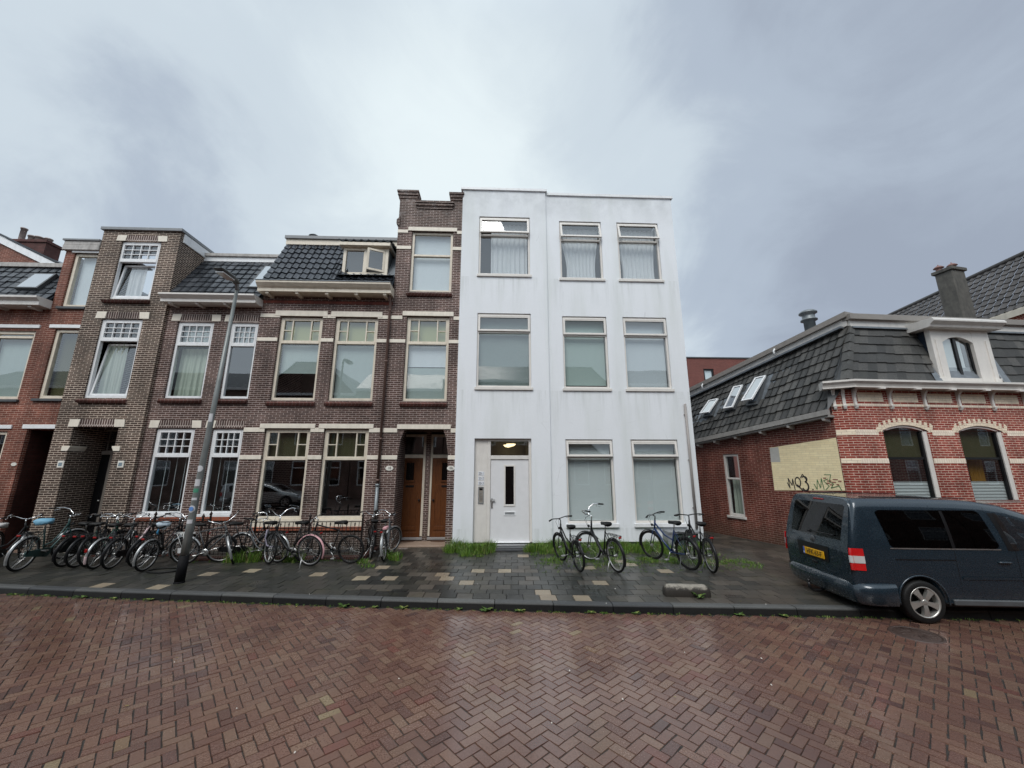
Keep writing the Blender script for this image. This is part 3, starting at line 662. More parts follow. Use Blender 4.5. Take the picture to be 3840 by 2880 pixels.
# lit lamp hanging in the hall behind the transom
hall = MB(); hall.box(-.6, 1.05, YD + 2.2, YD + 2.25, .2, 3.4); hall.box(-.62, -.6, YD + .1, YD + 2.2, .2, 3.4); hall.box(1.05, 1.07, YD + .1, YD + 2.2, .2, 3.4); hall.build('hall_wall', paint('hall_plaster', (.35, .34, .30), .8), Hw)
g = G('lit_lamp_shade'); M_lampon = g.finish((.9, .85, .7), .5, emit=(1, .78, .42), estr=2.2)
for (lx, ly, lz, rr) in ((.47, YD + .75, 3.12, .15), (.40, YD + 1.7, 3.14, .15)):
    MB().lathe([(0, -.07), (rr * .6, -.055), (rr, 0), (rr, .02), (0, .03)], (lx, ly, lz)).build('ceiling_lamp', M_lampon, Hw)
mb = MB(); mb.cyl((5.925, F - .055, .62), (5.925, F - .055, 4.35), .038, n=12)
for zz in (1.2, 2.6, 4.0): mb.box(5.875, 5.975, F - .05, F + .01, zz, zz + .03)
mb.build('drainpipe', paint('taupe_pipe', (.30, .275, .26), .5), Hw)

# utility cabinet with graffiti at the right corner
o = thing('utility_cabinet', 'low grey cabinet with pale lid and graffiti against the foot of the white building', 'cabinet', (5.35, 11.6, GZ))
mb = MB(); mb.bbox(5.05, 5.80, 11.45, 11.80, GZ, .54, .008); mb.build('body', paint('cabinet_green', (.035, .055, .045), .5), o)
mb = MB(); mb.bbox(4.90, 5.84, 11.40, 11.80, .54, .61, .01); mb.build('lid', M_grey, o); mb = MB(); mb.bbox(4.90, 5.05, 11.42, 11.80, GZ, .54, .006); mb.build('side_panel', M_grey, o)
text('graffiti', 'S', .3, Matrix.Translation((5.55, 11.446, .36)) @ Matrix.Rotation(R(90), 4, 'X'), paint('pale_spray', (.25, .42, .33), .6), o, 1.3)

# ------------------------------------------------------------------ brick town house with stair tower (cream trim)
Hb = thing('brick_townhouse', 'purple brown brick town house with cream bands, glazed black tile roof and stair gable', 'house', (-4.4, F, GZ))
X0, X1, X2 = -7.52, -3.40, -1.235
g1 = [(-6.91, -5.57, .93, 3.53), (-5.17, -3.84, .93, 3.53)]; g2 = [(-6.90, -5.56, 4.39, 7.10), (-5.17, -3.82, 4.39, 7.10)]
tw = [(-2.95, -1.45, GZ, 3.52, 1.0), (-2.92, -1.55, 4.39, 7.17), (-2.92, -1.53, 8.03, 10.24)]
mb = MB(); wall(mb, X0, X1, GZ, 7.95, F, g1 + g2, .12); wall(mb, X1, X2, GZ, 10.4, F, tw, .12)
mb.quad((X1, F, 7.9), (X1, 20, 7.9), (X1, 20, 10.4), (X1, F, 10.4)); shell(mb, X0, X2, F, 20, GZ, 7.95); shell(mb, X1, X2, F, 20, 7.9, 10.3)
mb.build('wall', M_brickA, Hb)
mb = MB()   # gable top with shouldered parapet
gp = [(-3.40, 10.4), (-1.235, 10.4), (-1.235, 11.62), (-1.62, 11.62), (-1.60, 11.25), (-2.74, 11.27), (-2.84, 11.68), (-3.40, 11.68)]
mb.poly([(p[0], F, p[1]) for p in gp]); 
mb.prism([(-3.46, 10.5), (-3.34, 10.42), (-3.34, 10.78), (-3.46, 10.66)], 'y', F - .03, F + .3)
for (a, b, z) in ((-3.44, -2.80, 11.60), (-2.80, -1.58, 11.20), (-1.66, -1.24, 11.56)):
    mb.box(a - .0, b + .0, F - .03, F + .3, z - .10, z); mb.box(a - .03, b + .03, F - .07, F + .33, z, z + .10); mb.box(a - .05, b + .05, F - .10, F + .35, z + .10, z + .17)
mb.prism([(-3.40, 10.4), (-3.40, 11.6), (-2.85, 11.6), (-2.74, 11.2), (-1.6, 11.2), (-1.6, 11.5), (-1.235, 11.5), (-1.235, 10.4)], 'y', F + .002, F + .28)
mb.build('gable_parapet', M_brickAW, Hb)
mb = MB()   # stone bands
for (za, zb, segs) in ((3.42, 3.55, ((X0, -7.06), (-5.44, -5.33), (-3.71, -3.0), (-1.39, X2))), (2.62, 2.74, ((X0, -6.91), (-5.57, -5.17), (-3.84, -2.95), (-1.45, X2))),
                       (7.05, 7.17, ((X0, -7.06), (-5.43, -5.32), (-3.70, -3.06), (-1.42, X2))), (6.26, 6.38, ((X0, -6.90), (-5.56, -5.17), (-3.82, -2.92), (-1.55, X2))),
                       (10.16, 10.28, ((X1, -3.05), (-1.40, X2))), (9.55, 9.67, ((X1, -2.92), (-1.53, X2)))):
    for a, b in segs: MB().bbox(a - (.001 if a > X0 else 0), b, F - .022, F + .05, za, zb, .006).build('stone_band', M_stone, Hb)
for k, (a, b) in enumerate(((-6.91, -7.06), (-5.57, -5.44), (-5.17, -5.33), (-3.84, -3.71))):
    for z0_, z1_ in ((3.42, 3.55), (7.05, 7.17)): MB().bbox(min(a, b), max(a, b), F - .021, F + .05, z0_ + .002, z1_ - .002, .005).build('stone_band', M_stone, Hb)
for (a, b, z0_, z1_) in ((-7.06, -5.44, 3.53, 3.67), (-5.33, -3.71, 3.53, 3.67), (-3.01, -1.39, 3.52, 3.665), (-7.06, -5.43, 7.10, 7.285), (-5.32, -3.70, 7.10, 7.285), (-3.06, -1.42, 7.17, 7.33), (-3.05, -1.40, 10.24, 10.39)):
    MB().bbox(a, b, F - .03, F + .06, z0_ + .003, z1_, .008).build('lintel', M_stone, Hb)
mb = MB()
for q in ((-3.40, -3.0), (-1.39, X2)): mb.bbox(q[0] + .004, q[1], F - .022, F + .03, 3.30, 3.40, .005) if False else None
for sx, x_ in ((1, -2.95), (-1, -1.45)):   # brick corbels that narrow the porch opening
    mb.prism([(x_, 2.75), (x_ + sx * .03, 2.95), (x_ + sx * .07, 3.25), (x_ + sx * .16, 3.5), (x_ + sx * .19, 3.52), (x_, 3.52)], 'y', F + .004, F + .28)
mb.build('porch_corbel', M_brickA, Hb)
# soffit texture: reddish frieze under the eaves
mb = MB(); mb.box(X0, X1, F - .012, F + .02, 7.54, 7.64); mb.build('frieze_band', brick('red_frieze_brick', (.20, .05, .035), (.26, .07, .045), (.12, .06, .05), rh=.0625), Hb)
CW = dict(mat=M_cream, t=.08, trans=None, top='tri', rec=.07)
CW.pop('trans')
window(Hb, -6.905, -5.575, .935, 3.525, F, trans=2.64, cover=None, glassm=M_glassDark, topcover=M_blindDk, sill=(.03, .20), **CW)
window(Hb, -5.165, -3.845, .935, 3.525, F, trans=2.64, cover=None, glassm=M_glassDark, topcover=M_blindDk, sill=(.03, .20), **CW)
window(Hb, -6.895, -5.565, 4.395, 7.095, F, trans=6.25, cover=[('blind', M_blind, 5.3, 6.2)], glassm=M_glassT, topcover=M_blindG, **CW)
window(Hb, -5.165, -3.825, 4.395, 7.095, F, trans=6.25, cover=[('blind', M_blind, 4.45, 6.2)], glassm=M_glassT, topcover=M_blindG, **CW)
window(Hb, -2.915, -1.555, 4.395, 7.165, F, trans=6.27, cover=[('blind', M_blindP, 5.55, 6.22), ('blind', M_blind, 4.4, 5.5)], glassm=M_glassT, topcover=M_blindG, **CW)
CW['top'] = None
window(Hb, -2.915, -1.535, 8.035, 10.235, F, trans=9.37, cover=[('blind', M_blindP)], glassm=M_glassT, **CW)
mb = MB()
for a, b in ((-6.96, -5.53), (-5.22, -3.80)): mb.bbox(a, b, F - .06, F + .05, .64, .735, .006)
mb.build('tile_sill', M_sill, Hb)
for a, b, z in ((-6.96, -5.53, 4.39), (-5.22, -3.80, 4.39), (-2.97, -1.53, 4.39), (-2.97, -1.50, 8.03)):
    mb = MB(); mb.prism([(F - .10, z - .10), (F + .06, z - .015), (F + .06, z - .2), (F - .06, z - .17)], 'x', a, b); mb.build('brick_sill', M_sillD, Hb)
# porch with two varnished doors
YP = F + 1.0
mb = MB(); mb.box(-3.4, -3.3, F + .1, YP + .1, GZ, 3.6); mb.box(-1.3, -1.24, F + .1, YP + .1, GZ, 3.6); mb.box(-2.28, -2.13, YP - .06, YP + .1, GZ, 3.6); mb.box(-3.4, -1.24, F + .12, YP + .1, 3.55, 3.62); mb.build('porch_wall', M_brickA, Hb)
for k, (a, b) in enumerate(((-3.28, -2.28), (-2.13, -1.28))):
    mb = MB(); mb.bbox(a, a + .07, YP - .02, YP + .06, .3, 3.45); mb.bbox(b - .08, b, YP - .03, YP + .06, .3, 3.45); mb.bbox(a + .07, b - .08, YP - .02, YP + .06, 2.69, 2.80); mb.bbox(a + .07, b - .08, YP - .02, YP + .06, 3.37, 3.45)
    fr = mb.build('door_frame', M_cream, Hb); MB().quad((a, YP + .02, 2.8), (b, YP + .02, 2.8), (b, YP + .02, 3.4), (a, YP + .02, 3.4)).build('transom_pane', M_glassDark, fr)
    c0, c1 = a + .075, b - .085; px = c0 + (.29 if k == 0 else .28); mb = MB()
    mb.box(c0, c1, YP, YP + .045, .27, 2.685)
    for zz0, zz1 in ((.27, .42), (1.72, 1.86), (2.58, 2.685)): mb.bbox(c0, c1, YP - .014, YP + .01, zz0, zz1, .004)
    for xx0, xx1 in ((c0, c0 + .12), (c1 - .12, c1)): mb.bbox(xx0, xx1, YP - .013, YP + .01, .27, 2.685, .004)
    mb.bbox(c0 + .12, c1 - .12, YP - .018, YP, .48, .60, .004)
    for i in range(3): mb.bbox(c0 + .13 + i * .19, c0 + .13 + i * .19 + .175, YP - .006, YP, .62, 1.70, .004)
    arch = [(c0 + .12, 2.60), (c0 + .12, 2.42), (c0 + .2, 2.52), ((c0 + c1) / 2, 2.58), (c1 - .2, 2.52), (c1 - .12, 2.42), (c1 - .12, 2.60)]; mb.prism(arch, 'y', YP - .014, YP)
    arch = [(c0 + .12, 1.74), (c0 + .12, 1.58), (c0 + .2, 1.66), ((c0 + c1) / 2, 1.71), (c1 - .2, 1.66), (c1 - .12, 1.58), (c1 - .12, 1.74)]; mb.prism(arch, 'y', YP - .0135, YP)
    d = mb.build('front_door', M_wood, Hb)
    mb = MB(); mb.bbox(px, px + .31, YP - .03, YP - .002, 1.93, 1.99); mb.bbox(px, px + .03, YP - .022, YP, 1.98, 2.56); mb.bbox(px + .28, px + .31, YP - .022, YP, 1.98, 2.56); mb.build('pane_frame', M_wood, d)
    MB().box(px + .03, px + .28, YP - .006, YP, 1.99, 2.54).build('door_pane', MATS['black_glass'], d)
    mb = MB(); mb.bbox(px + .03, px + .30, YP - .024, YP - .01, 1.77, 1.835); mb.build('letter_slot', M_black, d)
    mb = MB(); kx = c1 - .07 if k == 0 else c0 + .07; mb.lathe([(0, -.07), (.03, -.06), (.034, -.04), (.02, -.02), (.03, 0)], (kx, YP - .005, 1.38), 'y', 12); mb.build('door_knob', M_black, d)
    mb = MB(); mb.bbox(a, b, YP - .06, YP + .05, .2, .27); mb.build('threshold', paint('worn_stone', (.30, .29, .29), .5), Hb)
mb = MB(); mb.bbox(-3.0, -1.40, F + .18, YP + .05, GZ, .17, .01); mb.build('porch_floor', paint('pinkish_stone_floor', (.33, .24, .18), .45), Hb)
mb = MB()
for cxm in (-2.78, -1.72):
    pts = [(cxm + .30 * math.cos(math.pi * i / 12), YP - .06 - .22 * math.sin(math.pi * i / 12)) for i in range(13)]; mb.prism(pts, 'z', .171, .185)
mb.build('door_mat', paint('brown_coir', (.10, .055, .035), .9, bump=.5), Hb)
for (xx, s_, big) in ((-3.16, '18', 1), (-1.35, '18a', .9)):
    mb = MB(); pts = [(xx + .115 * math.cos(2 * math.pi * i / 20), 2.37 + .07 * math.sin(2 * math.pi * i / 20)) for i in range(20)]; mb.prism(pts, 'y', F - .018, F + .003)
    o = mb.build('number_plate', paint('enamel_plate', (.74, .72, .66), .25), Hb, label='oval enamel plate reading ' + s_); text('number', s_, .11, Matrix.Translation((xx, F - .0195, 2.37)) @ Matrix.Rotation(R(90), 4, 'X'), paint('blue_black_lettering', (.05, .04, .05), .4, bump=0), o, .9)
# roof, cornice, dormer
tiles((X0, 11.55, 8.06), (X1 + .0, 11.55, 8.06), (X1 + .0, 12.73, 10.2), (X0, 12.73, 10.2), .235, .30, 'roof', M_pan, Hb, wave=.045, lift=.035, n=7, skip=lambda u, v: u > .60 and v > .26)
mb = MB(); mb.quad((X0, 11.56, 8.0), (X1, 11.56, 8.0), (X1, 12.75, 10.16), (X0, 12.75, 10.16)); mb.quad((X0, 11.55, 7.9), (X0, 12.75, 10.2), (X0, 16, 10.3), (X0, 16, 7.9)); mb.build('roof_deck', M_lead, Hb)
mb = MB(); mb.bbox(X0 - .05, X1, 12.66, 12.80, 10.17, 10.38); mb.build('ridge_fascia', M_cream, Hb); mb = MB(); mb.bbox(X0 - .08, X1, 12.60, 12.95, 10.38, 10.50); mb.box(X0, X1, 12.9, 20, 10.3, 10.40); mb.build('roof_edge', M_grey, Hb)
mb = MB(); P_ = [(11.28, 8.08), (11.28, 8.02), (11.36, 7.93), (11.42, 7.88), (11.42, 7.78), (11.80, 7.78), (11.80, 8.08)]; mb.prism(P_, 'x', X0 + .02, X1 + .02); mb.build('gutter', M_cream, Hb)
mb = MB(); mb.box(X0 - .0, X1 + .03, 11.26, 11.6, 8.082, 8.10); mb.build('gutter_lining', M_lead, Hb)
for xx in (-7.22, -6.30, -5.38, -4.47, -3.58):
    mb = MB(); mb.prism([(11.45, 7.775), (11.46, 7.72), (11.56, 7.69), (11.80, 7.70), (11.80, 7.775)], 'x', xx - .05, xx + .05); mb.build('corbel', M_cream, Hb)
mb = MB(); mb.lathe([(.07, 0), (.07, .15), (.2, .18), (.2, .2), (.1, .27), (0, .29)], (-7.3, 14, 11.15)); mb.cyl((-7.3, 14, 10.3), (-7.3, 14, 11.3), .07); mb.build('roof_vent', M_dkgrey, Hb)
Dm = MB(); Dm.box(-5.15, -3.68, 11.98, 12.9, 8.62, 9.72); Dm = Dm.build('dormer', M_lead, Hb)
mb = MB(); frame_rect(mb, -5.17, -3.68, 8.62, 9.62, 11.88, 11.99, .10, .10, .10); mb.bbox(-4.50, -4.38, 11.885, 11.98, 8.72, 9.52); mb.build('dormer_frame', M_cream, Dm)
mb = MB(); mb.box(-5.07, -3.78, 11.974, 11.978, 8.72, 9.52); mb.build('dormer_room', M_dark, Dm)
MB().quad((-5.06, 11.93, 8.73), (-4.51, 11.93, 8.73), (-4.51, 11.93, 9.51), (-5.06, 11.93, 9.51)).build('pane', M_glassT, Dm)
Ma = Matrix.Translation((-3.79, 11.90, 0)) @ Matrix.Rotation(R(24), 4, 'Z') @ Matrix.Translation((3.79, -11.90, 0))
mb = MB(Ma); frame_rect(mb, -4.36, -3.79, 8.73, 9.51, 11.88, 11.92, .07); mb.build('open_sash', M_cream, Dm); q = MB(Ma); q.quad((-4.3, 11.90, 8.79), (-3.85, 11.90, 8.79), (-3.85, 11.90, 9.45), (-4.3, 11.90, 9.45)); q.build('pane', M_glassT, Dm)
mb = MB(); mb.bbox(-5.27, -3.60, 11.72, 12.8, 9.62, 9.74); mb.build('dormer_fascia', M_cream, Dm)
tiles((-5.30, 11.70, 9.75), (-3.58, 11.70, 9.75), (-3.58, 12.7, 9.98), (-5.30, 12.7, 9.98), .24, .34, 'dormer_tiles', M_pan, Dm, wave=.045, lift=.03)
mb = MB(); mb.quad((-5.3, 11.62, 8.50), (-3.45, 11.62, 8.50), (-3.45, 11.9, 8.66), (-5.3, 11.9, 8.66)); mb.build('dormer_flashing', M_lead, Dm)
mb = MB(); mb.tube([(-3.47, 11.55, 7.9), (-3.47, 11.62, 7.75), (-3.46, F - .06, 7.55), (-3.46, F - .06, 1.9)], .042, 10)
for zz in (7.3, 5.6, 3.2, 2.0): mb.lathe([(.042, 0), (.056, .005), (.056, .05), (.042, .055)], (-3.46, F - .06, zz), n=10)
mb.build('drainpipe', paint('brown_pipe', (.14, .085, .07), .5), Hb); mb = MB(); mb.cyl((-3.46, F - .06, .15), (-3.46, F - .06, 1.9), .05, n=10); mb.lathe([(.05, 0), (.062, .005), (.062, .07), (.05, .075)], (-3.46, F - .06, 1.85), n=10); mb.build('lower_drainpipe', M_galv, Hb)
mb = MB()
for fl in (3.85, 7.6): mb.box(X0 + .02, X2 - .02, F + .35, 19.9, fl, fl + .1)
mb.quad((X0 + .02, F + 3, GZ), (X2, F + 3, GZ), (X2, F + 3, 10.2), (X0 + .02, F + 3, 10.2)); mb.quad((X1, F + .35, 3.7), (X1, F + 3, 3.7), (X1, F + 3, 7.9), (X1, F + .35, 7.9)); mb.build('room_shell', M_room, Hb)

# ------------------------------------------------------------------ dark brick house with tall bay
Hd = thing('brick_house', 'dark brick house with a tall protruding bay and white windows, behind the street lamp', 'house', (-10.2, F, GZ))
bx = lambda x: x * .9915
bz = lambda z: 2.4 + (z - 2.4) * .9915
YB = 11.70; B0, B1 = bx(-12.92), bx(-10.46)
dw = [(-10.05, -8.93, 1.09, 3.53), (-8.44, -7.53, 1.09, 3.52), (-10.02, -8.91, 4.43, 6.87), (-8.40, -7.54, 4.43, 6.87)]
bh = [(bx(-12.40), bx(-11.12), GZ, bz(3.56), 1.05), (bx(-12.34), bx(-11.09), bz(4.42), bz(6.93)), (bx(-12.28), bx(-11.03), bz(7.60), bz(9.63))]
mb = MB(); wall(mb, B1, X0, GZ, 7.5, F, dw, .12); shell(mb, B0, X0, F, 20, GZ, 7.5); mb.build('wall', M_brickA, Hd)
mb = MB(); wall(mb, B0, B1, GZ, bz(10.0), YB, bh, .12); mb.quad((B1, YB, GZ), (B1, F + .3, GZ), (B1, F + .3, 10.0), (B1, YB, 10.0)); mb.quad((B0, YB, GZ), (B0, YB, 10.0), (B0, 13, 10.0), (B0, 13, GZ))
mb.quad((B1, F + .3, 7.3), (B1, 13.1, 7.3), (B1, 13.1, 10.0), (B1, F + .3, 10.0)); mb.quad((B0, F, 7.5), (B0, F, 9.9), (B0, 13.1, 9.9), (B0, 13.1, 7.5)); mb.quad((B0, YB, 9.9), (B1, YB, 9.9), (B1, 13.1, 9.9), (B0, 13.1, 9.9)); mb.build('bay_wall', M_brickB, Hd)
mb = MB(); mb.bbox(B0 - .06, B1 + .06, YB - .07, 13.2, bz(10.0), bz(10.1)); mb.build('bay_roof_edge', M_grey, Hd)
mb = MB(); mb.bbox(B1 + .003, B1 + .045, YB + .1, 13.0, 9.62, bz(9.99)); mb.build('bay_side_board', M_white, Hd)
mb = MB()
for (x0_, x1_, z0_, z1_, yy, wq) in ((bx(-12.45), bx(-10.85), bz(9.63), bz(9.83), YB, .31), (bx(-12.52), bx(-10.91), bz(6.94), bz(7.16), YB, .31), (bx(-12.55), bx(-10.96), bz(3.56), bz(3.78), YB, .31), (-10.26, -8.76, 3.54, 3.76, F, .29), (-8.64, -7.54, 3.54, 3.76, F, .29), (-10.22, -8.72, 6.89, 7.11, F, .29), (-8.60, -7.54, 6.89, 7.11, F, .25)):
    MB().prism([(x0_, z0_), (x0_ + wq - .03, z0_), (x0_ + wq, z1_), (x0_ + .02, z1_)], 'y', yy - .02, yy + .05).build('keystone', M_stone, Hd)
    if x1_ < -7.6: MB().prism([(x1_ - wq + .03, z0_), (x1_, z0_), (x1_ - .02, z1_), (x1_ - wq, z1_)], 'y', yy - .02, yy + .05).build('keystone', M_stone, Hd)
mb = MB()
for (x0_, x1_, z0_, z1_, yy, wq) in ((bx(-12.45), bx(-10.85), bz(9.63), bz(9.83), YB, .31), (bx(-12.52), bx(-10.91), bz(6.94), bz(7.16), YB, .31), (bx(-12.55), bx(-10.96), bz(3.56), bz(3.78), YB, .31), (-10.26, -8.76, 3.54, 3.76, F, .29), (-8.64, -7.54, 3.54, 3.76, F, .29), (-10.22, -8.72, 6.89, 7.11, F, .29), (-8.60, -7.54, 6.89, 7.11, F, .25)):
    mb = MB(); soldier(mb, x0_ + wq - .02, (x1_ - wq + .02) if x1_ < -7.6 else x1_, z0_ + .002, z1_, yy); mb.build('arch_course', M_soldier, Hd)
WW = dict(mat=M_white, top='grid', rec=.05, t=.07)
window(Hd, bx(-12.40) + .07, bx(-11.04), bz(7.60) + .004, bz(9.63), YB, trans=bz(8.94), lower='tiltin', glassm=M_glassT, cover=[('curtain', M_curt, -11.95, -11.45)], seed=11, **WW)
window(Hd, bx(-12.34), bx(-11.09), bz(4.42) + .004, bz(6.93), YB, trans=bz(6.25), lower='tiltin', glassm=M_glassT, cover=[('curtain', M_curtG, -12.1, -11.5)], seed=12, **WW)
window(Hd, -10.045, -8.935, 1.095, 3.525, F, trans=2.72, glassm=M_glassDark, **WW)
window(Hd, -8.435, -7.53, 1.095, 3.515, F, trans=2.72, glassm=M_glassDark, **WW)
window(Hd, -10.015, -8.915, 4.435, 6.865, F, trans=6.13, glassm=M_glass, cover=[('curtain', M_curtG)], topcover=M_blindP, seed=14, **WW)
window(Hd, -8.395, -7.54, 4.435, 6.865, F, trans=6.13, glassm=M_glassDark, cover=[('curtain', M_curtG, -7.75, -7.55)], topcover=M_blindP, seed=15, **WW)
mb = MB()
for a, b, z, yy in ((-10.1, -8.88, 4.43, F), (-8.5, -7.54, 4.43, F), (bx(-12.44), bx(-11.05), bz(4.42), YB), (bx(-12.38), bx(-11.0), bz(7.6), YB)): mb.prism([(yy - .12, z - .09), (yy + .05, z - .004), (yy + .05, z - .16), (yy - .08, z - .15)], 'x', a, b)
mb.build('brick_sill', M_sillD, Hd)
mb = MB()
for a, b in ((-10.1, -8.88), (-8.5, -7.54)): mb.bbox(a, b, F - .05, F + .04, .92, 1.02, .005)
mb.build('tile_sill', M_sill, Hd); mb = MB()
for a, b in ((-10.1, -8.88), (-8.5, -7.54)): mb.bbox(a, b, F - .04, F + .04, 1.022, 1.092, .005)
mb.build('window_board', M_white, Hd)
# vertical bars of the ground floor window (sheer panel strips)
mb = MB()
for a in (-9.75, -9.45, -9.2, -8.2, -7.95, -7.72): mb.box(a - .006, a + .006, F + .22, F + .23, 1.1, 2.7)
mb.build('blind_cords', M_blindP, Hd)
# porch: dark door deep inside
YQ = YB + 1.0
mb = MB(); mb.box(B0 + .05, bx(-12.40) + .002, YB + .12, YQ + .1, GZ, 3.62) if False else None
mb.box(bx(-11.12) - .002, bx(-11.12) + .06, YB + .11, YQ + .1, GZ, 3.62); mb.box(B0 + .02, bx(-11.1), YB + .11, YQ + .1, 3.60, 3.66); mb.box(B0 + .02, B0 + .05, YB + .11, YQ + .1, GZ, 3.62); mb.build('porch_wall', M_brickB, Hd)
mb = MB(); mb.bbox(-12.82, -12.66, YQ - .05, YQ + .08, .3, 3.6); mb.bbox(-12.66, -11.05, YQ - .03, YQ + .05, 2.78, 2.90); mb.bbox(-12.66, -11.05, YQ - .03, YQ + .05, 3.50, 3.6); mb.bbox(-12.02, -11.94, YQ - .03, YQ + .05, .3, 2.78)
for i in range(1, 6): mb.box(-12.66 + i * .235, -12.66 + i * .235 + .018, YQ - .01, YQ + .02, 2.9, 3.5)
mb.box(-12.66, -11.2, YQ - .008, YQ + .018, 3.19, 3.21); fr = mb.build('door_frame', paint('taupe_paint', (.26, .23, .20), .5), Hd)
MB().quad((-12.66, YQ + .02, 2.9), (-11.1, YQ + .02, 2.9), (-11.1, YQ + .02, 3.5), (-12.66, YQ + .02, 3.5)).build('transom_pane', M_glassDark, fr)
mb = MB(); mb.box(-12.66, -12.02, YQ, YQ + .04, .27, 2.78); mb.bbox(-12.56, -12.12, YQ - .012, YQ, 1.1, 2.6); mb.bbox(-12.56, -12.12, YQ - .012, YQ, .4, .95); mb.box(-11.94, -11.1, YQ, YQ + .04, .27, 2.78); d = mb.build('front_door', M_black, Hd)
MB().box(-12.47, -12.27, YQ - .022, YQ - .012, 1.93, 1.98).build('letter_slot', M_alu, d); mb = MB(); mb.lathe([(0, -.06), (.03, -.05), (.03, -.02), (.015, 0)], (-12.07, YQ, 1.4), 'y', 10); mb.build('door_knob', M_alu, d)
mb = MB(); mb.box(B0, B1, YB + .1, YQ + .1, GZ, .16); mb.build('porch_floor', M_dkgrey, Hd)
mb = MB()
for sx, xx in ((1, bx(-12.40)), (-1, bx(-11.12))): mb.prism([(xx - sx * .17, bz(2.86)), (xx - sx * .17, bz(3.0)), (xx + sx * .06, bz(3.0)), (xx + sx * .05, bz(2.96)), (xx, bz(2.86))], 'y', YB - .025, YB + (.45 if sx == 1 else .2))
mb.build('impost_block', M_stone, Hd)
mb = MB()
for xx in (-12.50, -10.84): mb.bbox(bx(xx) - .09, bx(xx) + .09, YB - .02, YB + .003, bz(2.38), bz(2.58), .01)
mb.build('number_plate', MATS['enamel_plate'], Hd); mb = MB()
for xx in (-12.50, -10.84): mb.box(bx(xx) - .05, bx(xx) + .05, YB - .023, YB - .019, bz(2.43), bz(2.53))
mb.build('plate_face', paint('plate_grey', (.2, .26, .3), .4), Hd)
tiles((B1, 11.62, 7.62), (X0, 11.62, 7.62), (X0, 12.80, 9.52), (B1, 12.80, 9.52), .25, .29, 'roof', M_pan2, Hd, wave=.012, lift=.03, n=5, skip=lambda u, v: u > .80 and .22 < v < .86)
mb = MB(); mb.quad((B1, 11.63, 7.55), (X0, 11.63, 7.55), (X0, 12.82, 9.47), (B1, 12.82, 9.47)); mb.build('roof_deck', M_lead, Hd)
mb = MB(); mb.bbox(B1, X0, 12.76, 12.9, 9.50, 9.68); mb.build('ridge_fascia', M_white, Hd); mb = MB(); mb.bbox(B1, X0, 12.7, 13.1, 9.68, 9.79); mb.box(B1, X0, 13, 20, 9.6, 9.7); mb.build('roof_edge', M_woodgrey, Hd)
mb = MB(); mb.prism([(11.30, 7.62), (11.30, 7.57), (11.38, 7.50), (11.42, 7.47), (11.42, 7.38), (11.8, 7.38), (11.8, 7.62)], 'x', B1 + .02, X0 + .02); mb.build('gutter', M_bone, Hd)
for xx in (-10.1, -9.3, -8.45): mb = MB(); mb.prism([(11.46, 7.38), (11.47, 7.335), (11.56, 7.31), (11.8, 7.32), (11.8, 7.38)], 'x', xx - .045, xx + .045); mb.build('corbel', M_bone, Hd)
sl = Vector((0, 1.18, 1.9)).normalized(); nn = Vector((0, -1.9, 1.18)).normalized()
def skylight(parent, x0, x1, p0, p1, mat=M_dkgrey, M=None, opened=0, wm=None):
    """roof window between (y,z) p0 (bottom) and p1 (top) lying on the slope"""
    a = Vector((0, p0[0], p0[1])); b = Vector((0, p1[0], p1[1])); d = b - a; L = d.length; d.normalize(); n = Vector((0, -d.z, d.y))
    Mx = Matrix.Translation(a) @ Matrix(((1, 0, 0, 0), (0, d.y, n.y, 0), (0, d.z, n.z, 0), (0, 0, 0, 1)))
    if M is not None: Mx = M @ Mx
    mb = MB(Mx)
    mb.box(x0, x0 + .06, 0, L, -.05, .09); mb.box(x1 - .06, x1, 0, L, -.05, .09); mb.box(x0 + .06, x1 - .06, 0, .06, -.05, .088); mb.box(x0 + .06, x1 - .06, L - .06, L, -.05, .088); mb.box(x0 + .04, x1 - .04, .04, L - .04, -.04, -.03)
    o = mb.build('roof_window', mat, parent)
    Mo = Mx
    if opened: Mo = Mx @ Matrix.Translation((0, L * .85, .09)) @ Matrix.Rotation(R(opened), 4, 'X').inverted() @ Matrix.Translation((0, -L * .85, -.09))
    mb = MB(Mo); zf = .10 if opened else .06
    if opened: frame_rect_flat(mb, x0 + .01, x1 - .01, .0, L * .97, zf, zf + .05, .05); mb.build('sash', wm or M_white, o)
    q = MB(Mo); q.quad((x0 + .05, .04, zf + .03), (x1 - .05, .04, zf + .03), (x1 - .05, L - .05, zf + .03), (x0 + .05, L - .05, zf + .03)); q.build('pane', M_glassSky, o)
    return o
def frame_rect_flat(mb, x0, x1, y0, y1, z0, z1, t):
    mb.box(x0, x0 + t, y0, y1, z0, z1); mb.box(x1 - t, x1, y0, y1, z0, z1); mb.box(x0 + t, x1 - t, y0, y0 + t, z0, z1); mb.box(x0 + t, x1 - t, y1 - t, y1, z0, z1)
skylight(Hd, -8.12, -7.50, (11.92, 8.06), (12.64, 9.22))
mb = MB()
for fl in (3.85, 7.2): mb.box(B0 + .02, X0 - .02, F + .35, 19.9, fl, fl + .1) if fl > 5 else mb.box(B1, X0 - .02, F + .35, 19.9, fl, fl + .1)
mb.quad((B0 + .02, F + 2.8, GZ), (X0, F + 2.8, GZ), (X0, F + 2.8, 9.8), (B0 + .02, F + 2.8, 9.8)); mb.build('room_shell', M_room, Hd)

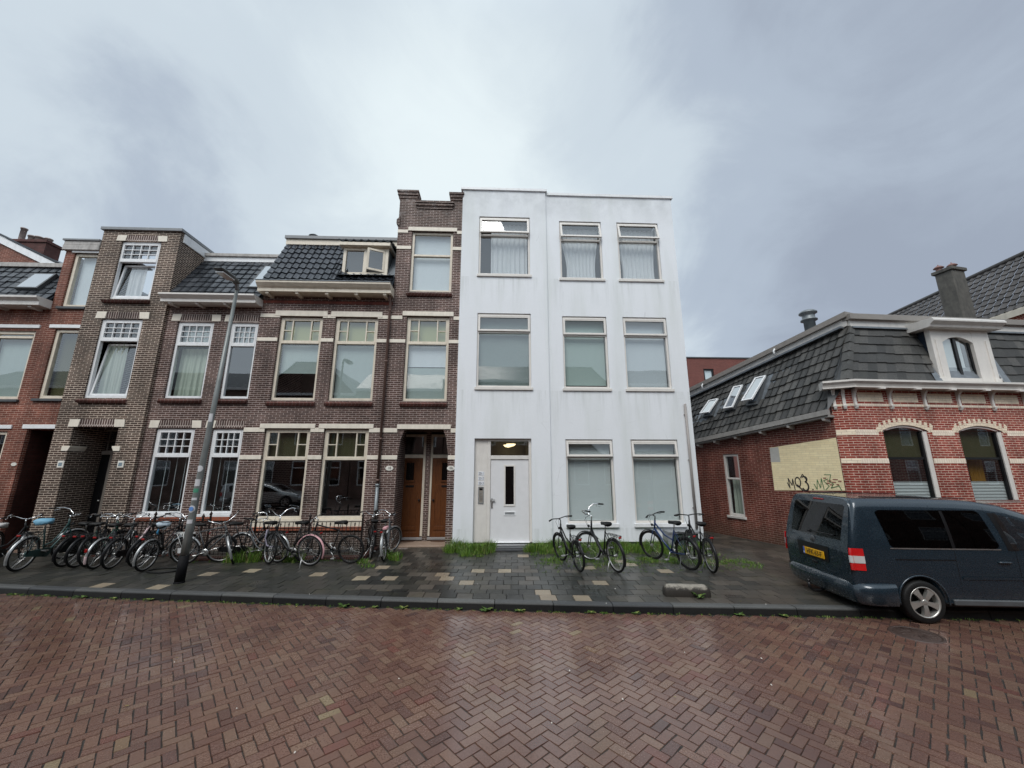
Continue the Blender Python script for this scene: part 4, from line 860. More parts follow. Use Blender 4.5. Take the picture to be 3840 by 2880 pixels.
# ------------------------------------------------------------------ red brick house at the far left
Hr = thing('red_brick_house', 'red brick house with white lintels and tiled roof at the left edge', 'house', (-15.5, F, GZ))
R0, R1, R2 = -21.5, -13.87, B0
YR = F - .05
rw = [(-15.42, -14.18, 4.36, 6.50), (-17.5, -16.3, 4.36, 6.50), (-15.42, -14.20, .9, 3.42), (-17.5, -16.3, .9, 3.42), (-19.6, -18.4, 4.36, 6.5), (-19.6, -18.4, .9, 3.42)]
rb = [(-13.62, -12.86, GZ, 3.47, 1.0), (-13.58, -12.83, 4.38, 6.55), (-13.60, -12.83, 7.28, 9.13)]
mb = MB(); wall(mb, R0, R1, GZ, 7.3, F, rw, .12); wall(mb, R1, R2 - .02, GZ, 9.2, YR, rb, .12); shell(mb, R0, R1, F, 20, GZ, 7.3); mb.quad((R1, YR, GZ), (R1, YR, 9.2), (R1, 14, 9.2), (R1, 14, GZ)); mb.build('wall', M_brickR, Hr)
mb = MB(); mb.bbox(R1 - .06, R2, YR - .09, YR + .2, 9.20, 9.38, .01); mb.bbox(R1 - .05, R2, YR - .08, YR + .2, 9.382, 9.52, .01); mb.build('parapet_boards', M_woodgrey, Hr); mb = MB(); mb.bbox(R1 - .08, R2, YR - .12, 13.6, 9.52, 9.58); mb.build('roof_edge', M_grey, Hr)
for a, b, z0_, z1_, yy in ((-15.56, -14.08, 6.58, 6.69, F), (-15.56, -14.10, 3.49, 3.60, F), (-17.6, -16.2, 6.58, 6.69, F), (-17.6, -16.2, 3.49, 3.6, F), (-13.74, R2, 6.58, 6.69, YR), (-13.74, R2, 3.49, 3.61, YR), (-13.66, R2, 9.13, 9.2, YR)):
    MB().bbox(a, b, yy - .035, yy + .05, z0_, z1_, .006).build('lintel', M_white, Hr)
RW = dict(mat=M_cream, top=None, rec=.05, t=.09)
window(Hr, -15.415, -14.185, 4.365, 6.495, F, trans=6.30, cover=[('blind', M_blind)], glassm=M_glassT, **RW); window(Hr, -15.415, -14.205, .905, 3.415, F, cover=None, glassm=M_glassDark, **RW)
window(Hr, -17.495, -16.305, 4.365, 6.495, F, trans=6.30, cover=[('blind', M_blind)], glassm=M_glassT, **RW); window(Hr, -17.495, -16.305, .905, 3.415, F, glassm=M_glassDark, **RW)
window(Hr, -19.595, -18.405, 4.365, 6.495, F, trans=6.30, cover=[('blind', M_blind)], glassm=M_glassT, **RW); window(Hr, -19.595, -18.405, .905, 3.415, F, glassm=M_glassDark, **RW)
window(Hr, -13.575, -12.835, 4.385, 6.545, YR, cover=[('blind', M_blindDk)], glassm=M_glassT, **RW); window(Hr, -13.595, -12.835, 7.285, 9.125, YR, cover=[('blind', M_blindP)], glassm=M_glassT, **RW)
mb = MB()
for a, b, z, yy in ((-15.5, -14.12, 4.36, F), (-17.6, -16.2, 4.36, F), (-13.67, R2, 4.38, YR), (-13.67, R2, 7.28, YR), (-15.5, -14.14, .9, F)): mb.bbox(a, b, yy - .07, yy + .05, z - .08, z - .003, .006)
mb.build('stone_sill', M_dkgrey, Hr)
mb = MB(); mb.box(-13.75, -12.8, YR + 1.0, YR + 1.05, GZ, 3.6); mb.box(-13.64, -13.60, YR + .11, YR + 1.02, GZ, 3.55); mb.box(-12.84, -12.80, YR + .11, YR + 1.02, GZ, 3.55); mb.box(-13.7, -12.8, YR + .11, YR + 1.02, 3.5, 3.55); mb.build('porch_wall', brick('dark_porch_brick', (.05, .018, .015), (.07, .025, .02), (.04, .025, .02)), Hr)
mb = MB(); mb.bbox(-13.5, -12.85, YR + .94, YR + 1.0, .2, 2.7); mb.build('front_door', paint('dark_brown_paint', (.03, .012, .01), .4), Hr)
mb = MB(); mb.bbox(-12.95, -12.85, YR + .75, YR + .90, .2, 3.4); mb.build('door_frame', M_grey, Hr)
tiles((R0, 11.62, 7.46), (R1, 11.62, 7.46), (R1, 12.5, 8.98), (R0, 12.5, 8.98), .27, .31, 'roof', M_pan2, Hr, wave=.012, lift=.03, n=5)
mb = MB(); mb.quad((R0, 11.63, 7.4), (R1, 11.63, 7.4), (R1, 12.52, 8.93), (R0, 12.52, 8.93)); mb.box(R0, R1, 12.7, 20, 9.0, 9.1); mb.build('roof_deck', M_lead, Hr)
mb = MB(); mb.bbox(R0, R1, 12.42, 12.75, 8.98, 9.13); mb.build('ridge_fascia', M_woodgrey, Hr)
mb = MB(); mb.prism([(11.32, 7.46), (11.32, 7.40), (11.42, 7.32), (11.42, 7.2), (11.8, 7.2), (11.8, 7.46)], 'x', R0, R1 + .0); mb.build('gutter', M_offw, Hr)
for xx in (-14.2, -15.2, -16.2): mb = MB(); mb.prism([(11.48, 7.2), (11.49, 7.15), (11.58, 7.13), (11.8, 7.14), (11.8, 7.2)], 'x', xx - .05, xx + .05); mb.build('corbel', M_offw, Hr)
skylight(Hr, -15.15, -14.45, (11.82, 7.86), (12.22, 8.56))
mb = MB(); pts = [(-13.72 + .075 * math.cos(2 * math.pi * i / 16), 2.48 + .05 * math.sin(2 * math.pi * i / 16)) for i in range(16)]; mb.prism(pts, 'y', YR - .015, YR + .003); mb.build('number_plate', MATS['enamel_plate'], Hr)
mb = MB(); mb.box(R0 + .02, R1, F + .35, 19.9, 3.85, 3.95); mb.quad((R0, F + 2.8, GZ), (R2, F + 2.8, GZ), (R2, F + 2.8, 9), (R0, F + 2.8, 9)); mb.build('room_shell', M_room, Hr)

# gable behind the far left houses
Hg = thing('gable_house', 'red brick gable with white verge and chimney pots rising behind at top left', 'house', (-22, 16, GZ))
mb = MB(); mb.prism([(-28, GZ), (-19.2, GZ), (-19.2, 10.75), (-23.4, 12.75), (-28, 10.5)], 'y', 16, 24); mb.build('wall', M_brickR, Hg)
mb = MB(); mb.prism([(-19.1, 10.72), (-19.1, 11.02), (-23.4, 13.08), (-23.4, 12.76)], 'y', 15.93, 16.0); mb.build('verge_board', M_white, Hg); mb = MB(); mb.prism([(-19.05, 11.02), (-19.05, 11.1), (-23.4, 13.16), (-23.4, 13.08)], 'y', 15.9, 24); mb.build('roof', M_pan2, Hg)
mb = MB(); mb.box(-22.3, -20.25, 16.35, 16.95, 11.2, 12.25); mb.box(-22.35, -20.2, 16.3, 17.0, 12.25, 12.37); ch = mb.build('chimney', brick('chimney_brick', (.10, .04, .035), (.13, .05, .045), (.1, .07, .06)), Hg)
mb = MB()
for xx, hh, rr in ((-21.75, .75, .10), (-21.25, .34, .15), (-20.95, .30, .15), (-20.55, .24, .12)): mb.lathe([(rr, 0), (rr, hh - .05), (rr * 1.2, hh - .05), (rr * 1.2, hh), (rr * .8, hh), (rr * .8, hh - .1)], (xx, 16.65, 12.37), n=12)
mb.build('chimney_pot', paint('pale_pot', (.30, .24, .22), .6), ch)

# ------------------------------------------------------------------ corner house on the right
Hc = thing('corner_house', 'red brick corner house with grey tiled mansard roof and cream arches behind the van', 'house', (9.3, 10.0, GZ))
a18 = R(18); a3 = R(3)
Ms = Matrix.Translation((9.1, 10.0, 0)) @ Matrix.Rotation(a18 + R(90), 4, 'Z')     # side wall frame: +x runs away from the street, -y faces the street side
Ms = Matrix.Translation((9.1, 10.0, 0)) @ Matrix(((math.sin(a18), math.cos(a18), 0, 0), (-math.cos(a18), math.sin(a18), 0, 0), (0, 0, 1, 0), (0, 0, 0, 1)))
# local x = -s (increases towards the viewer's right), local y = into the house
Mf = Matrix.Translation((9.45, 9.80, 0)) @ Matrix.Rotation(a3, 4, 'Z')
SL = 7.5
gz = lambda s: 3.74 - .107 * s      # the eaves of the old side wing have sagged towards the back
tz = lambda s: 6.45 - .185 * s
sh = [(-3.66, -3.04, .80, 2.84)]
mb = MB(); wall(mb, -SL, 0, GZ, 2.9, 0, sh, .10)
mb.poly([(-SL, 0, 2.9), (0, 0, 2.9), (0, 0, gz(0) + .1), (-SL, 0, gz(SL) + .1)]); 
for k in range(11): s_ = .55 + k * .62; mb.box(-s_ - .012, -s_ + .012, -.006, .01, gz(s_) - .42, gz(s_) - .02)
mb.build('side_wall', M_brickD, Hc, Ms)
# painted panel with graffiti (paint on the bricks), follows the slightly sloping courses
P4 = [(-1.93, 1.71), (-.02, 1.80), (-.02, 3.17), (-1.90, 2.99)]
mb = MB(); mb.poly([(p[0], -.004, p[1]) for p in P4]); pp = mb.build('painted_panel', M_brickS, Hc, Ms)
mb = MB(); mb.poly([(-1.915, -.0055, 2.55), (-1.62, -.0055, 2.55), (-1.62, -.0055, 3.0), (-1.895, -.0055, 2.98)]); mb.build('paint_patch', paint('grey_white_patch', (.46, .45, .42), .7), pp)
mb = MB()
for (u, v, w_) in ((-.42, 2.02, .11), (-.27, 2.06, .12), (-.44, 1.96, .08), (-.30, 1.99, .09), (-.15, 2.02, .08), (-.36, 1.92, .08), (-.5, 2.09, .07), (-.2, 1.93, .06)): mb.box(u, u + w_, -.0075, -.005, v, v + .03)
mb.build('bare_brick_patch', paint('bare_red_brick', (.28, .10, .07), .7), pp)
def stroke(mb, pts, wdt, y=-.009):
    for (a, b) in zip(pts, pts[1:]):
        d = (b[0] - a[0], b[1] - a[1]); L = math.hypot(*d) or 1; wdt_ = wdt * 1.25; nx, nz = -d[1] / L * wdt_, d[0] / L * wdt_; ex, ez = d[0] / L * wdt * .6, d[1] / L * wdt * .6
        mb.box(0, 0, 0, 0, 0, 0) if False else mb.add([(a[0]-ex-nx, y, a[1]-ez-nz), (b[0]+ex-nx, y, b[1]+ez-nz), (b[0]+ex+nx, y, b[1]+ez+nz), (a[0]-ex+nx, y, a[1]-ez+nz)], [(0, 1, 2, 3)]); y -= .0002
def crv(c, rx, rz, a0, a1, n=12): return [(c[0] + rx * math.cos(R(a0 + (a1 - a0) * i / n)), c[1] + rz * math.sin(R(a0 + (a1 - a0) * i / n))) for i in range(n + 1)]
mb = MB()
stroke(mb, [(-1.50, 1.95), (-1.44, 1.80), (-1.46, 2.08), (-1.37, 1.88), (-1.33, 2.06), (-1.30, 1.76)], .010)
stroke(mb, crv((-1.19, 1.98), .075, .13, 0, 360, 18), .012); stroke(mb, [(-1.22, 1.90), (-1.08, 1.74)], .014)
stroke(mb, crv((-1.0, 2.07), .07, .07, 140, -80), .013); stroke(mb, crv((-1.0, 1.87), .085, .12, 80, -150), .016);
stroke(mb, [(-1.1, 2.1), (-1.03, 2.2), (-.95, 2.05)], .010)
mb.build('graffiti', paint('black_spray', (.018, .014, .016), .5), pp, label='black spray tag reading MQ3'); mb = MB(); stroke(mb, [(-.82, 1.79), (-.80, 1.79)], .012); mb.build('graffiti', MATS['black_spray'], pp, label='full stop after the black tag')
mb = MB()
stroke(mb, [(-.76, 1.94), (-.70, 1.80), (-.66, 2.06), (-.60, 1.84), (-.55, 2.10), (-.52, 1.80)], .007)
mb.build('graffiti', paint('green_spray', (.03, .15, .05), .5), pp, label='green spray letter M'); mb = MB(); stroke(mb, [(-.38, 2.09), (-.50, 2.04), (-.44, 1.96), (-.38, 1.90), (-.48, 1.80)], .007); stroke(mb, [(-.46, 2.20), (-.30, 2.20), (-.36, 2.02), (-.27, 1.96), (-.34, 1.85), (-.14, 1.92), (-.10, 1.80)], .007)
mb.build('graffiti', paint('green_spray', (.03, .15, .05), .5), pp, label='green spray letters SZ')
window(Hc, -3.655, -3.045, .805, 2.835, 0, M_offw, M=Ms, t=.07, trans=2.02, mt=.06, glassm=M_glass, cover=[('curtain', M_curtG)], seed=21, sill=(.05, .08), rec=.03)
# side roof
tiles((-SL, -.22, gz(SL) + .16), (-.02, -.22, gz(0) + .16), (.12, 1.25, tz(0)), (-SL, 1.25, tz(SL)), .215, .33, 'side_roof', M_shake, Hc, wave=.016, lift=.042, n=4, M=Ms, jit=.008,
      skip=lambda u, v: any(a < u < b and c < v < d for a, b, c, d in ((.392, .470, .37, .66), (.527, .597, .35, .74), (.632, .717, .32, .76))))
mb = MB(); mb.poly([(-SL, -.2, gz(SL) + .12), (0, -.2, gz(0) + .12), (.1, 1.27, tz(0) - .04), (-SL, 1.27, tz(SL) - .04)]); mb.build('side_roof_deck', M_lead, Hc, Ms)
def sbar(mb, s0, s1, y0, y1, z0, z1, fn):
    vs = []
    for s_ in (s1, s0):
        b = fn(s_); vs += [(-s_, y0, b + z0), (-s_, y1, b + z0), (-s_, y1, b + z1), (-s_, y0, b + z1)]
    mb.add(vs, [(0, 1, 2, 3), (7, 6, 5, 4), (0, 4, 5, 1), (1, 5, 6, 2), (2, 6, 7, 3), (3, 7, 4, 0)])
mb = MB(); sbar(mb, -.03, SL, -.30, -.16, .03, .17, gz); sbar(mb, -.03, SL, -.24, .0, -.03, .028, gz); mb.build('side_gutter', paint('taupe_gutter', (.30, .29, .275), .5, dirt=((.12, .11, .1), .5)), Hc, Ms)
mb = MB()
for s_ in (.12, 1.09, 1.98, 2.89, 3.74, 4.5, 5.3): b = gz(s_); MB().add([(-s_ + dx, yy, b + zz) for dx in (-.04, .04) for yy, zz in ((-.24, -.03), (-.22, -.09), (0, -.14), (0, -.03))], [(0, 1, 2, 3), (7, 6, 5, 4), (0, 4, 5, 1), (1, 5, 6, 2), (2, 6, 7, 3), (3, 7, 4, 0)]).build('side_corbel', M_offw, Hc, Ms)
mb = MB(); sbar(mb, -.1, SL, 1.20, 1.34, .0, .24, tz); mb.build('side_roof_fascia', M_offw, Hc, Ms); mb = MB(); sbar(mb, -.15, SL, 1.10, 1.50, .24, .40, tz); mb.build('side_roof_edge', paint('taupe_edge', (.25, .23, .21), .5), Hc, Ms)
mb = MB()
for s_ in (2.05, 5.2): b = tz(s_); mb.tube([(-s_, 1.08, b + .05), (-s_, 1.05, b + .22), (-s_, 1.12, b + .30)], .03, 8)
mb.build('roof_hook', M_white, Hc, Ms)
mb = MB(); sbar(mb, 0, SL, 1.05, 1.22, -.04, .02, tz); mb.build('side_flashing', M_lead, Hc, Ms)
def side_sky(s0, s1, v0, v1, op):
    sm = (s0 + s1) / 2
    def pt(v): z0_, z1_ = gz(sm) + .16, tz(sm); return (-.22 + 1.47 * v, z0_ + (z1_ - z0_) * v)
    a, b = pt(v0), pt(v1); n = Vector((b[0] - a[0], b[1] - a[1])).normalized()
    off = (-n.y * .02, n.x * .02)
    o = skylight(Hc, -s1, -s0, (a[0] + off[0], a[1] + off[1]), (b[0] + off[0], b[1] + off[1]), M=Ms, opened=op, wm=M_white)
side_sky(4.10, 4.56, .36, .66, 11); side_sky(3.10, 3.50, .34, .74, 4); side_sky(2.22, 2.64, .31, .75, 11)
# front wall with two arched windows (and one beyond the frame edge)
aw = [(.80, 2.12), (3.06, 4.40), (5.30, 6.62)]
mb = MB(); ws = 1.55; sp, cr_ = 3.36, 3.50
xs = [0]; 
wall(mb, 0, 7.4, GZ, 3.36, 0, [(a, b, ws, 3.36) for a, b in aw], .12)
def arcz(t, z0=sp, z1=cr_): return z0 + (z1 - z0) * (1 - (2 * t - 1) ** 2)
def above(mb, a, b, ztop, y=0, n=12, dep=.12):
    for i in range(n):
        t0, t1 = i / n, (i + 1) / n; xa, xb = a + (b - a) * t0, a + (b - a) * t1
        mb.quad((xa, y, arcz(t0)), (xb, y, arcz(t1)), (xb, y, ztop), (xa, y, ztop)); mb.quad((xa, y, arcz(t0)), (xa, y + dep, arcz(t0)), (xb, y + dep, arcz(t1)), (xb, y, arcz(t1)))
prev = 0
for a, b in aw:
    mb.quad((prev, 0, 3.36), (a, 0, 3.36), (a, 0, 4.45), (prev, 0, 4.45)); above(mb, a, b, 4.45); prev = b
mb.quad((prev, 0, 3.36), (7.4, 0, 3.36), (7.4, 0, 4.45), (prev, 0, 4.45))
mb.quad((7.4, 0, GZ), (7.4, 8, GZ), (7.4, 8, 6.4), (7.4, 0, 4.45)); mb.build('front_wall', M_brickC, Hc, Mf)
# chamfered corner pier joining both walls
pA = Ms @ Vector((0, 0, 0)); pB = Mf @ Vector((0, 0, 0)); ca_ = math.atan2(pB.y - pA.y, pB.x - pA.x); Lc = (pB - pA).length; Mc = Matrix.Translation(pA) @ Matrix.Rotation(ca_, 4, 'Z')
MB().quad((0, 0, GZ), (Lc, 0, GZ), (Lc, 0, 4.45), (0, 0, 4.45)).build('corner_wall', M_brickC, Hc, Mc)
mb = MB()
for z0_, z1_ in ((3.23, 3.37), (2.50, 2.62), (4.01, 4.07)): MB().box(0, Lc, -.006, .02, z0_, z1_).build('brick_band', M_brickP, Hc, Mc)
mb = MB()
segs = [(0, .66), (2.26, 2.92), (4.54, 5.16), (6.76, 7.4)]
M_band = brick('pale_soldier_brick', (.88, .75, .61), (.96, .83, .69), (.62, .52, .42), bw=.07, rh=.3, mort=.004, big=.2)
for a, b, c_, d_ in [(a, b, 3.23, 3.37) for a, b in segs] + [(a, b, 2.50, 2.62) for a, b in ((0, .80), (2.12, 3.06), (4.40, 5.30), (6.62, 7.4))] + [(0, 7.4, 4.01, 4.07)]: MB().box(a, b, -.007, .02, c_, d_).build('brick_band', M_band, Hc, Mf)
for i in range(7): a = .25 + i * 1.045; MB().box(a, min(a + .75, 7.38), -.004, .02, 4.13, 4.37).build('frieze_panel', M_brickP, Hc, Mf)
for a, b in aw:   # arch of pale voussoirs with toothed outer edge
    mb = MB(); n = 22; wdt = b - a
    for i in range(n):
        t0, t1 = i / n, (i + 1) / n; e0, e1 = -.10 + 1.20 * t0, -.10 + 1.20 * t1; hh = .20 if i % 2 else .10
        x0_, x1_ = a + wdt * e0, a + wdt * e1; z0_, z1_ = arcz(clampf(0, 1, e0)) - (.06 if e0 < 0 else 0), arcz(clampf(0, 1, e1)) - (.06 if e1 > 1 else 0); f0, f1 = (e0 - .5) * .10, (e1 - .5) * .10
        mb.add([(x0_, -.008, z0_), (x1_, -.008, z1_), (x1_ + f1, -.008, z1_ + hh), (x0_ + f0, -.008, z0_ + hh), (x0_, .02, z0_), (x1_, .02, z1_), (x1_ + f1, .02, z1_ + hh), (x0_ + f0, .02, z0_ + hh)], [(0,1,2,3),(3,2,6,7),(0,3,7,4),(1,5,6,2),(0,4,5,1)])
    mb.build('arch_course', M_brickP, Hc, Mf)
    # window: white frame, black sash, pane, blind and ochre curtain
    mb = MB(); t = .09
    mb.bbox(b - .13, b, .02, .12, ws, 3.36, .005); mb.bbox(a, a + .03, .06, .12, ws, 3.36, .005); mb.bbox(a, b, .0, .12, ws - .08, ws)
    for i in range(14):
        t0, t1 = i / 14, (i + 1) / 14; xa, xb = a + (b - a) * t0, a + (b - a) * t1
        mb.add([(xa, .03, arcz(t0) - .055), (xb, .03, arcz(t1) - .055), (xb, .03, arcz(t1) - .003), (xa, .03, arcz(t0) - .003), (xa, .1, arcz(t0) - .055), (xb, .1, arcz(t1) - .055)], [(0, 1, 2, 3), (0, 4, 5, 1)])
    W_ = mb.build('window', M_bone, Hc, Mf)
    mb = MB(); mb.box(b - .19, b - .13, .05, .11, ws, 3.33); mb.box(a + .03, a + .06, .07, .11, ws, 3.33); mb.box(a + .06, b - .19, .06, .10, 2.60, 2.66); mb.build('sash', M_black, W_)
    mb = MB()
    for i in range(14):
        t0, t1 = i / 14, (i + 1) / 14; xa, xb = a + (b - a) * t0, a + (b - a) * t1; mb.quad((xa, .085, ws), (xb, .085, ws), (xb, .085, arcz(t1) - .02), (xa, .085, arcz(t0) - .02))
    mb.build('pane', M_glassDark, W_)
    mb = MB(); z = ws; k = 0
    while z < 2.03: mb.quad((a + .05, .12 + .012 * (k % 2), z), (b - .15, .12 + .012 * (k % 2), z), (b - .15, .132 - .012 * (k % 2), z + .04), (a + .05, .132 - .012 * (k % 2), z + .04)); z += .04; k += 1
    mb.build('blind', M_blindW, W_)
    mb = MB(); sheet(mb, a + .02 if a < 2 else a + .52, a + .17 if a < 2 else a + 1.0, 2.0, 2.62 if a < 2 else 2.9, .35, n=24, amp=.02, per=.09, seed=3); mb.build('curtain', M_curtO, W_)
    mb = MB(); mb.quad((a + .05, .14, 2.62), (b - .15, .14, 2.62), (b - .15, .14, 3.45), (a + .05, .14, 3.45)); mb.build('dark_blind', M_blindDk, W_)
# brackets, cornice
def bracket(mb, x, y=0):
    mb.prism([(y - .0, 3.96), (y - .045, 3.92), (y - .07, 3.97), (y - .07, 4.02), (y - .05, 4.05), (y - .045, 4.22), (y - .07, 4.34), (y - .13, 4.42), (y - .14, 4.46), (y, 4.46)], 'x', x - .033, x + .033)
    mb.prism([(y - .08, 4.00), (y - .08, 4.03), (y, 4.03), (y, 4.00)], 'x', x - .05, x + .05)
for i in range(7): mb = MB(); bracket(mb, .13 + i * 1.045); mb.build('cornice_bracket', M_bone, Hc, Mf)
for q in (.07, .28): mb = MB(); bracket(mb, q); mb.build('cornice_bracket', M_bone, Hc, Mc)
mb = MB(); prof = [(-.36, 4.66), (-.36, 4.61), (-.30, 4.55), (-.28, 4.50), (-.28, 4.46), (0.1, 4.46), (0.1, 4.66)]; mb.prism(prof, 'x', -.10, 7.4); mb.build('cornice', M_bone, Hc, Mf)
mb = MB(); mb.prism(prof, 'x', -.18, Lc + .12); mb.build('corner_cornice', M_bone, Hc, Mc)
for i in range(6): MB().box(.62 + i * 1.045, .78 + i * 1.045, -.32, -.18, 4.42, 4.462).build('soffit_block', M_bone, Hc, Mf)
# front mansard roof: tiles, hip, dormer
top0 = Mf.inverted() @ (Ms @ Vector((.12, 1.25, tz(0))))
fx = top0.x; fy = top0.y
FA, FB = (-.02, -.05, 4.68), (7.4, -.05, 4.68); FC, FD = (7.4, fy, 6.42), (fx + .05, fy, 6.42)
tiles(FA, FB, FC, FD, .30, .33, 'front_roof', M_shake, Hc, wave=.006, lift=.035, n=2, M=Mf, jit=.006, seed=9, skip=lambda u, v: u > .345)
fu = lambda t: (FA[0] + (FB[0] - FA[0]) * t, FD[0] + (FC[0] - FD[0]) * t)
q = fu(.645); tiles((q[0], FA[1], FA[2]), FB, FC, (q[1], fy, 6.42), .30, .33, 'front_roof', M_shake, Hc, wave=.006, lift=.035, n=2, M=Mf, jit=.006, seed=19)
mb = MB(); mb.poly([(FA[0], FA[1] + .02, 4.64), (FB[0], FB[1] + .02, 4.64), (FC[0], fy + .02, 6.4), (FD[0], fy + .02, 6.4)]); mb.build('front_roof_deck', M_lead, Hc, Mf)
# hip caps
A_ = Ms @ Vector((.0, -.25, gz(0) + .2)); pAf = Mf @ Vector((-.05, -.08, 4.7)); pT = Mf @ Vector((fx + .03, fy, 6.46)); mb = MB()
for i in range(6):
    a = pAf.lerp(pT, i / 6); b = pAf.lerp(pT, (i + 1.12) / 6); mb.cur = rng.uniform(.2, 1)
    uu = Vector((math.cos(a3), math.sin(a3), 0)); vv = -Vector((math.sin(a18), -math.cos(a18), 0)); n_ = Vector((-.8, -1, .35)).normalized()
    mb.add([tuple(q) for q in (a + n_ * .10, a + uu * .17 + n_ * .03, b + uu * .15 + n_ * .02, b + n_ * .05, a + vv * .17 + n_ * .03, b + vv * .15 + n_ * .02, a, )], [(0, 1, 2, 3), (4, 0, 3, 5), (0, 6, 1), (4, 6, 0)])
mb.build('hip_tile', M_shake, Hc)
# filler face between the side tiles and corner cornice
mb = MB(); q = [Ms @ Vector((0, -.2, gz(0) + .14)), pA + Vector((0, 0, 4.6)), Mf @ Vector((0, 0, 4.66)), pT - Vector((0, 0, .06)), Ms @ Vector((.1, 1.2, tz(0) - .05))]
mb.add([tuple(p) for p in q], [(0, 1, 2), (0, 2, 3), (0, 3, 4)]); mb.build('corner_filler', M_dkgrey, Hc)
mb = MB(); mb.box(fx - .02, 7.4, fy - .06, fy + .1, 6.42, 6.62); mb.build('front_roof_fascia', M_offw, Hc, Mf); mb = MB(); mb.bbox(fx - .08, 7.4, fy - .16, fy + .3, 6.62, 6.79); mb.build('front_roof_edge', paint('taupe_edge', (.25, .23, .21), .5), Hc, Mf)
mb = MB(); mb.box(fx, 7.4, fy - .10, fy - .03, 6.37, 6.42); mb.build('front_flashing', M_lead, Hc, Mf)
mb = MB(); mb.poly([tuple(Mf @ Vector((fx, fy, 6.6))), tuple(Mf @ Vector((7.4, fy, 6.6))), tuple(Mf @ Vector((7.4, 9, 5.6))), tuple(Ms @ Vector((-SL, 1.3, tz(SL) + .2)))]); mb.build('flat_roof', M_dkgrey, Hc)
mb = MB(); mb.box(-SL, -SL + .05, 0, 5, GZ, 5.2); mb.build('rear_wall', M_brickD, Hc, Ms)
# dormer of the corner house
dx0, dx1 = 2.88, 4.76
mb = MB(); mb.box(dx0 + .05, dx1 - .05, .12, 1.3, 4.68, 6.25); Dc = mb.build('dormer', paint('blue_black_boards', (.012, .02, .035), .45), Hc, Mf)
mb = MB(); nA = 14; wa, wb = 3.22, 4.20; zz0, zs, zt_ = 4.84, 5.88, 6.05
mb.bbox(dx0, wa, -.02, .12, 4.68, 6.26); mb.bbox(wb, dx1, -.02, .12, 4.68, 6.26); mb.bbox(wa, wb, -.015, .12, 4.68, zz0)
for i in range(nA):
    t0, t1 = i / nA, (i + 1) / nA; xa, xb = wa + (wb - wa) * t0, wa + (wb - wa) * t1; h0, h1 = zs + (zt_ - zs) * (1 - (2*t0-1)**2), zs + (zt_ - zs) * (1 - (2*t1-1)**2)
    mb.add([(xa, -.015, h0), (xb, -.015, h1), (xb, -.015, 6.26), (xa, -.015, 6.26), (xa, .12, h0), (xb, .12, h1)], [(0, 1, 2, 3), (0, 4, 5, 1)])
for xx in (dx0 + .10, dx1 - .17): mb.bbox(xx, xx + .06, -.045, -.01, 4.76, 5.95, .004)
mb.bbox(dx0 - .05, dx0 + .18, -.05, -.01, 4.68, 4.84, .006); mb.bbox(dx1 - .18, dx1 + .05, -.05, -.01, 4.68, 4.84, .006)
mb.build('dormer_front', M_bone, Dc)
mb = MB(); frame_rect(mb, wa, wb, zz0, 6.08, .06, .11, .06); mb.box((wa + wb) / 2 - .045, (wa + wb) / 2 + .045, .055, .105, zz0, 6.05); mb.build('dormer_sash', M_black, Dc)
MB().quad((wa, .085, zz0), (wb, .085, zz0), (wb, .085, 6.06), (wa, .085, 6.06)).build('pane', M_glassDark, Dc)
mb = MB(); mb.quad((wa, .115, zz0), (wb - .25, .115, zz0), (wb - .25, .115, 6.06), (wa, .115, 6.06)); mb.build('curtain', M_blindP, Dc)
mb = MB(); pr = [(-.34, 6.44), (-.34, 6.40), (-.24, 6.32), (-.22, 6.26), (.9, 6.26), (.9, 6.50), (-.30, 6.50)]; mb.prism(pr, 'x', dx0 - .22, dx1 + .22); mb.build('dormer_cornice', M_offw, Dc)
MB().quad((dx0 - .24, -.09, 4.70), (dx0 - .02, -.09, 4.70), (dx0 - .02, fy + .1, 6.36), (dx0 - .24, fy - .04, 6.36)).build('dormer_flashing', M_lead, Dc); mb = MB(); mb.quad((dx1 + .02, -.09, 4.70), (dx1 + .24, -.09, 4.70), (dx1 + .24, fy - .04, 6.36), (dx1 + .02, fy + .1, 6.36)); mb.build('dormer_flashing', M_lead, Dc)
# chimney and flue
Mch = Matrix.Translation((15.35, 11.3, 0)) @ Matrix.Rotation(R(10), 4, 'Z')
mb = MB(Mch); mb.bbox(-.0, .60, .0, .46, 6.0, 8.95, .02); ch = mb.build('chimney', M_render, Hc); mb = MB(Mch); mb.bbox(-.05, .66, -.05, .52, 8.95, 9.07, .015); mb.build('chimney_cap', M_render, ch)
for yy, xx in ((.36, .10), (.14, .34)):
    mb = MB(Mch); mb.lathe([(.09, 0), (.08, .07), (.085, .09), (.14, .115), (.13, .135), (.07, .19), (.015, .21), (.015, .25), (0, .255)], (xx, yy, 9.07), n=16); mb.build('chimney_pot', M_orange, ch)
mb = MB(Mch); mb.quad((.60, -.05, 6.9), (.9, -.05, 7.2), (.9, .6, 7.5), (.60, .6, 7.3)); mb.build('chimney_flashing', M_lead, ch)
mb = MB(); mb.lathe([(.17, 6.0), (.17, 7.42), (.25, 7.44), (.25, 7.48), (.19, 7.52), (.19, 7.66), (.27, 7.70), (.27, 7.74), (.2, 7.80), (0, 7.80)], (10.97, 12.34, 0)); mb.build('flue_pipe', M_galv, Hc)

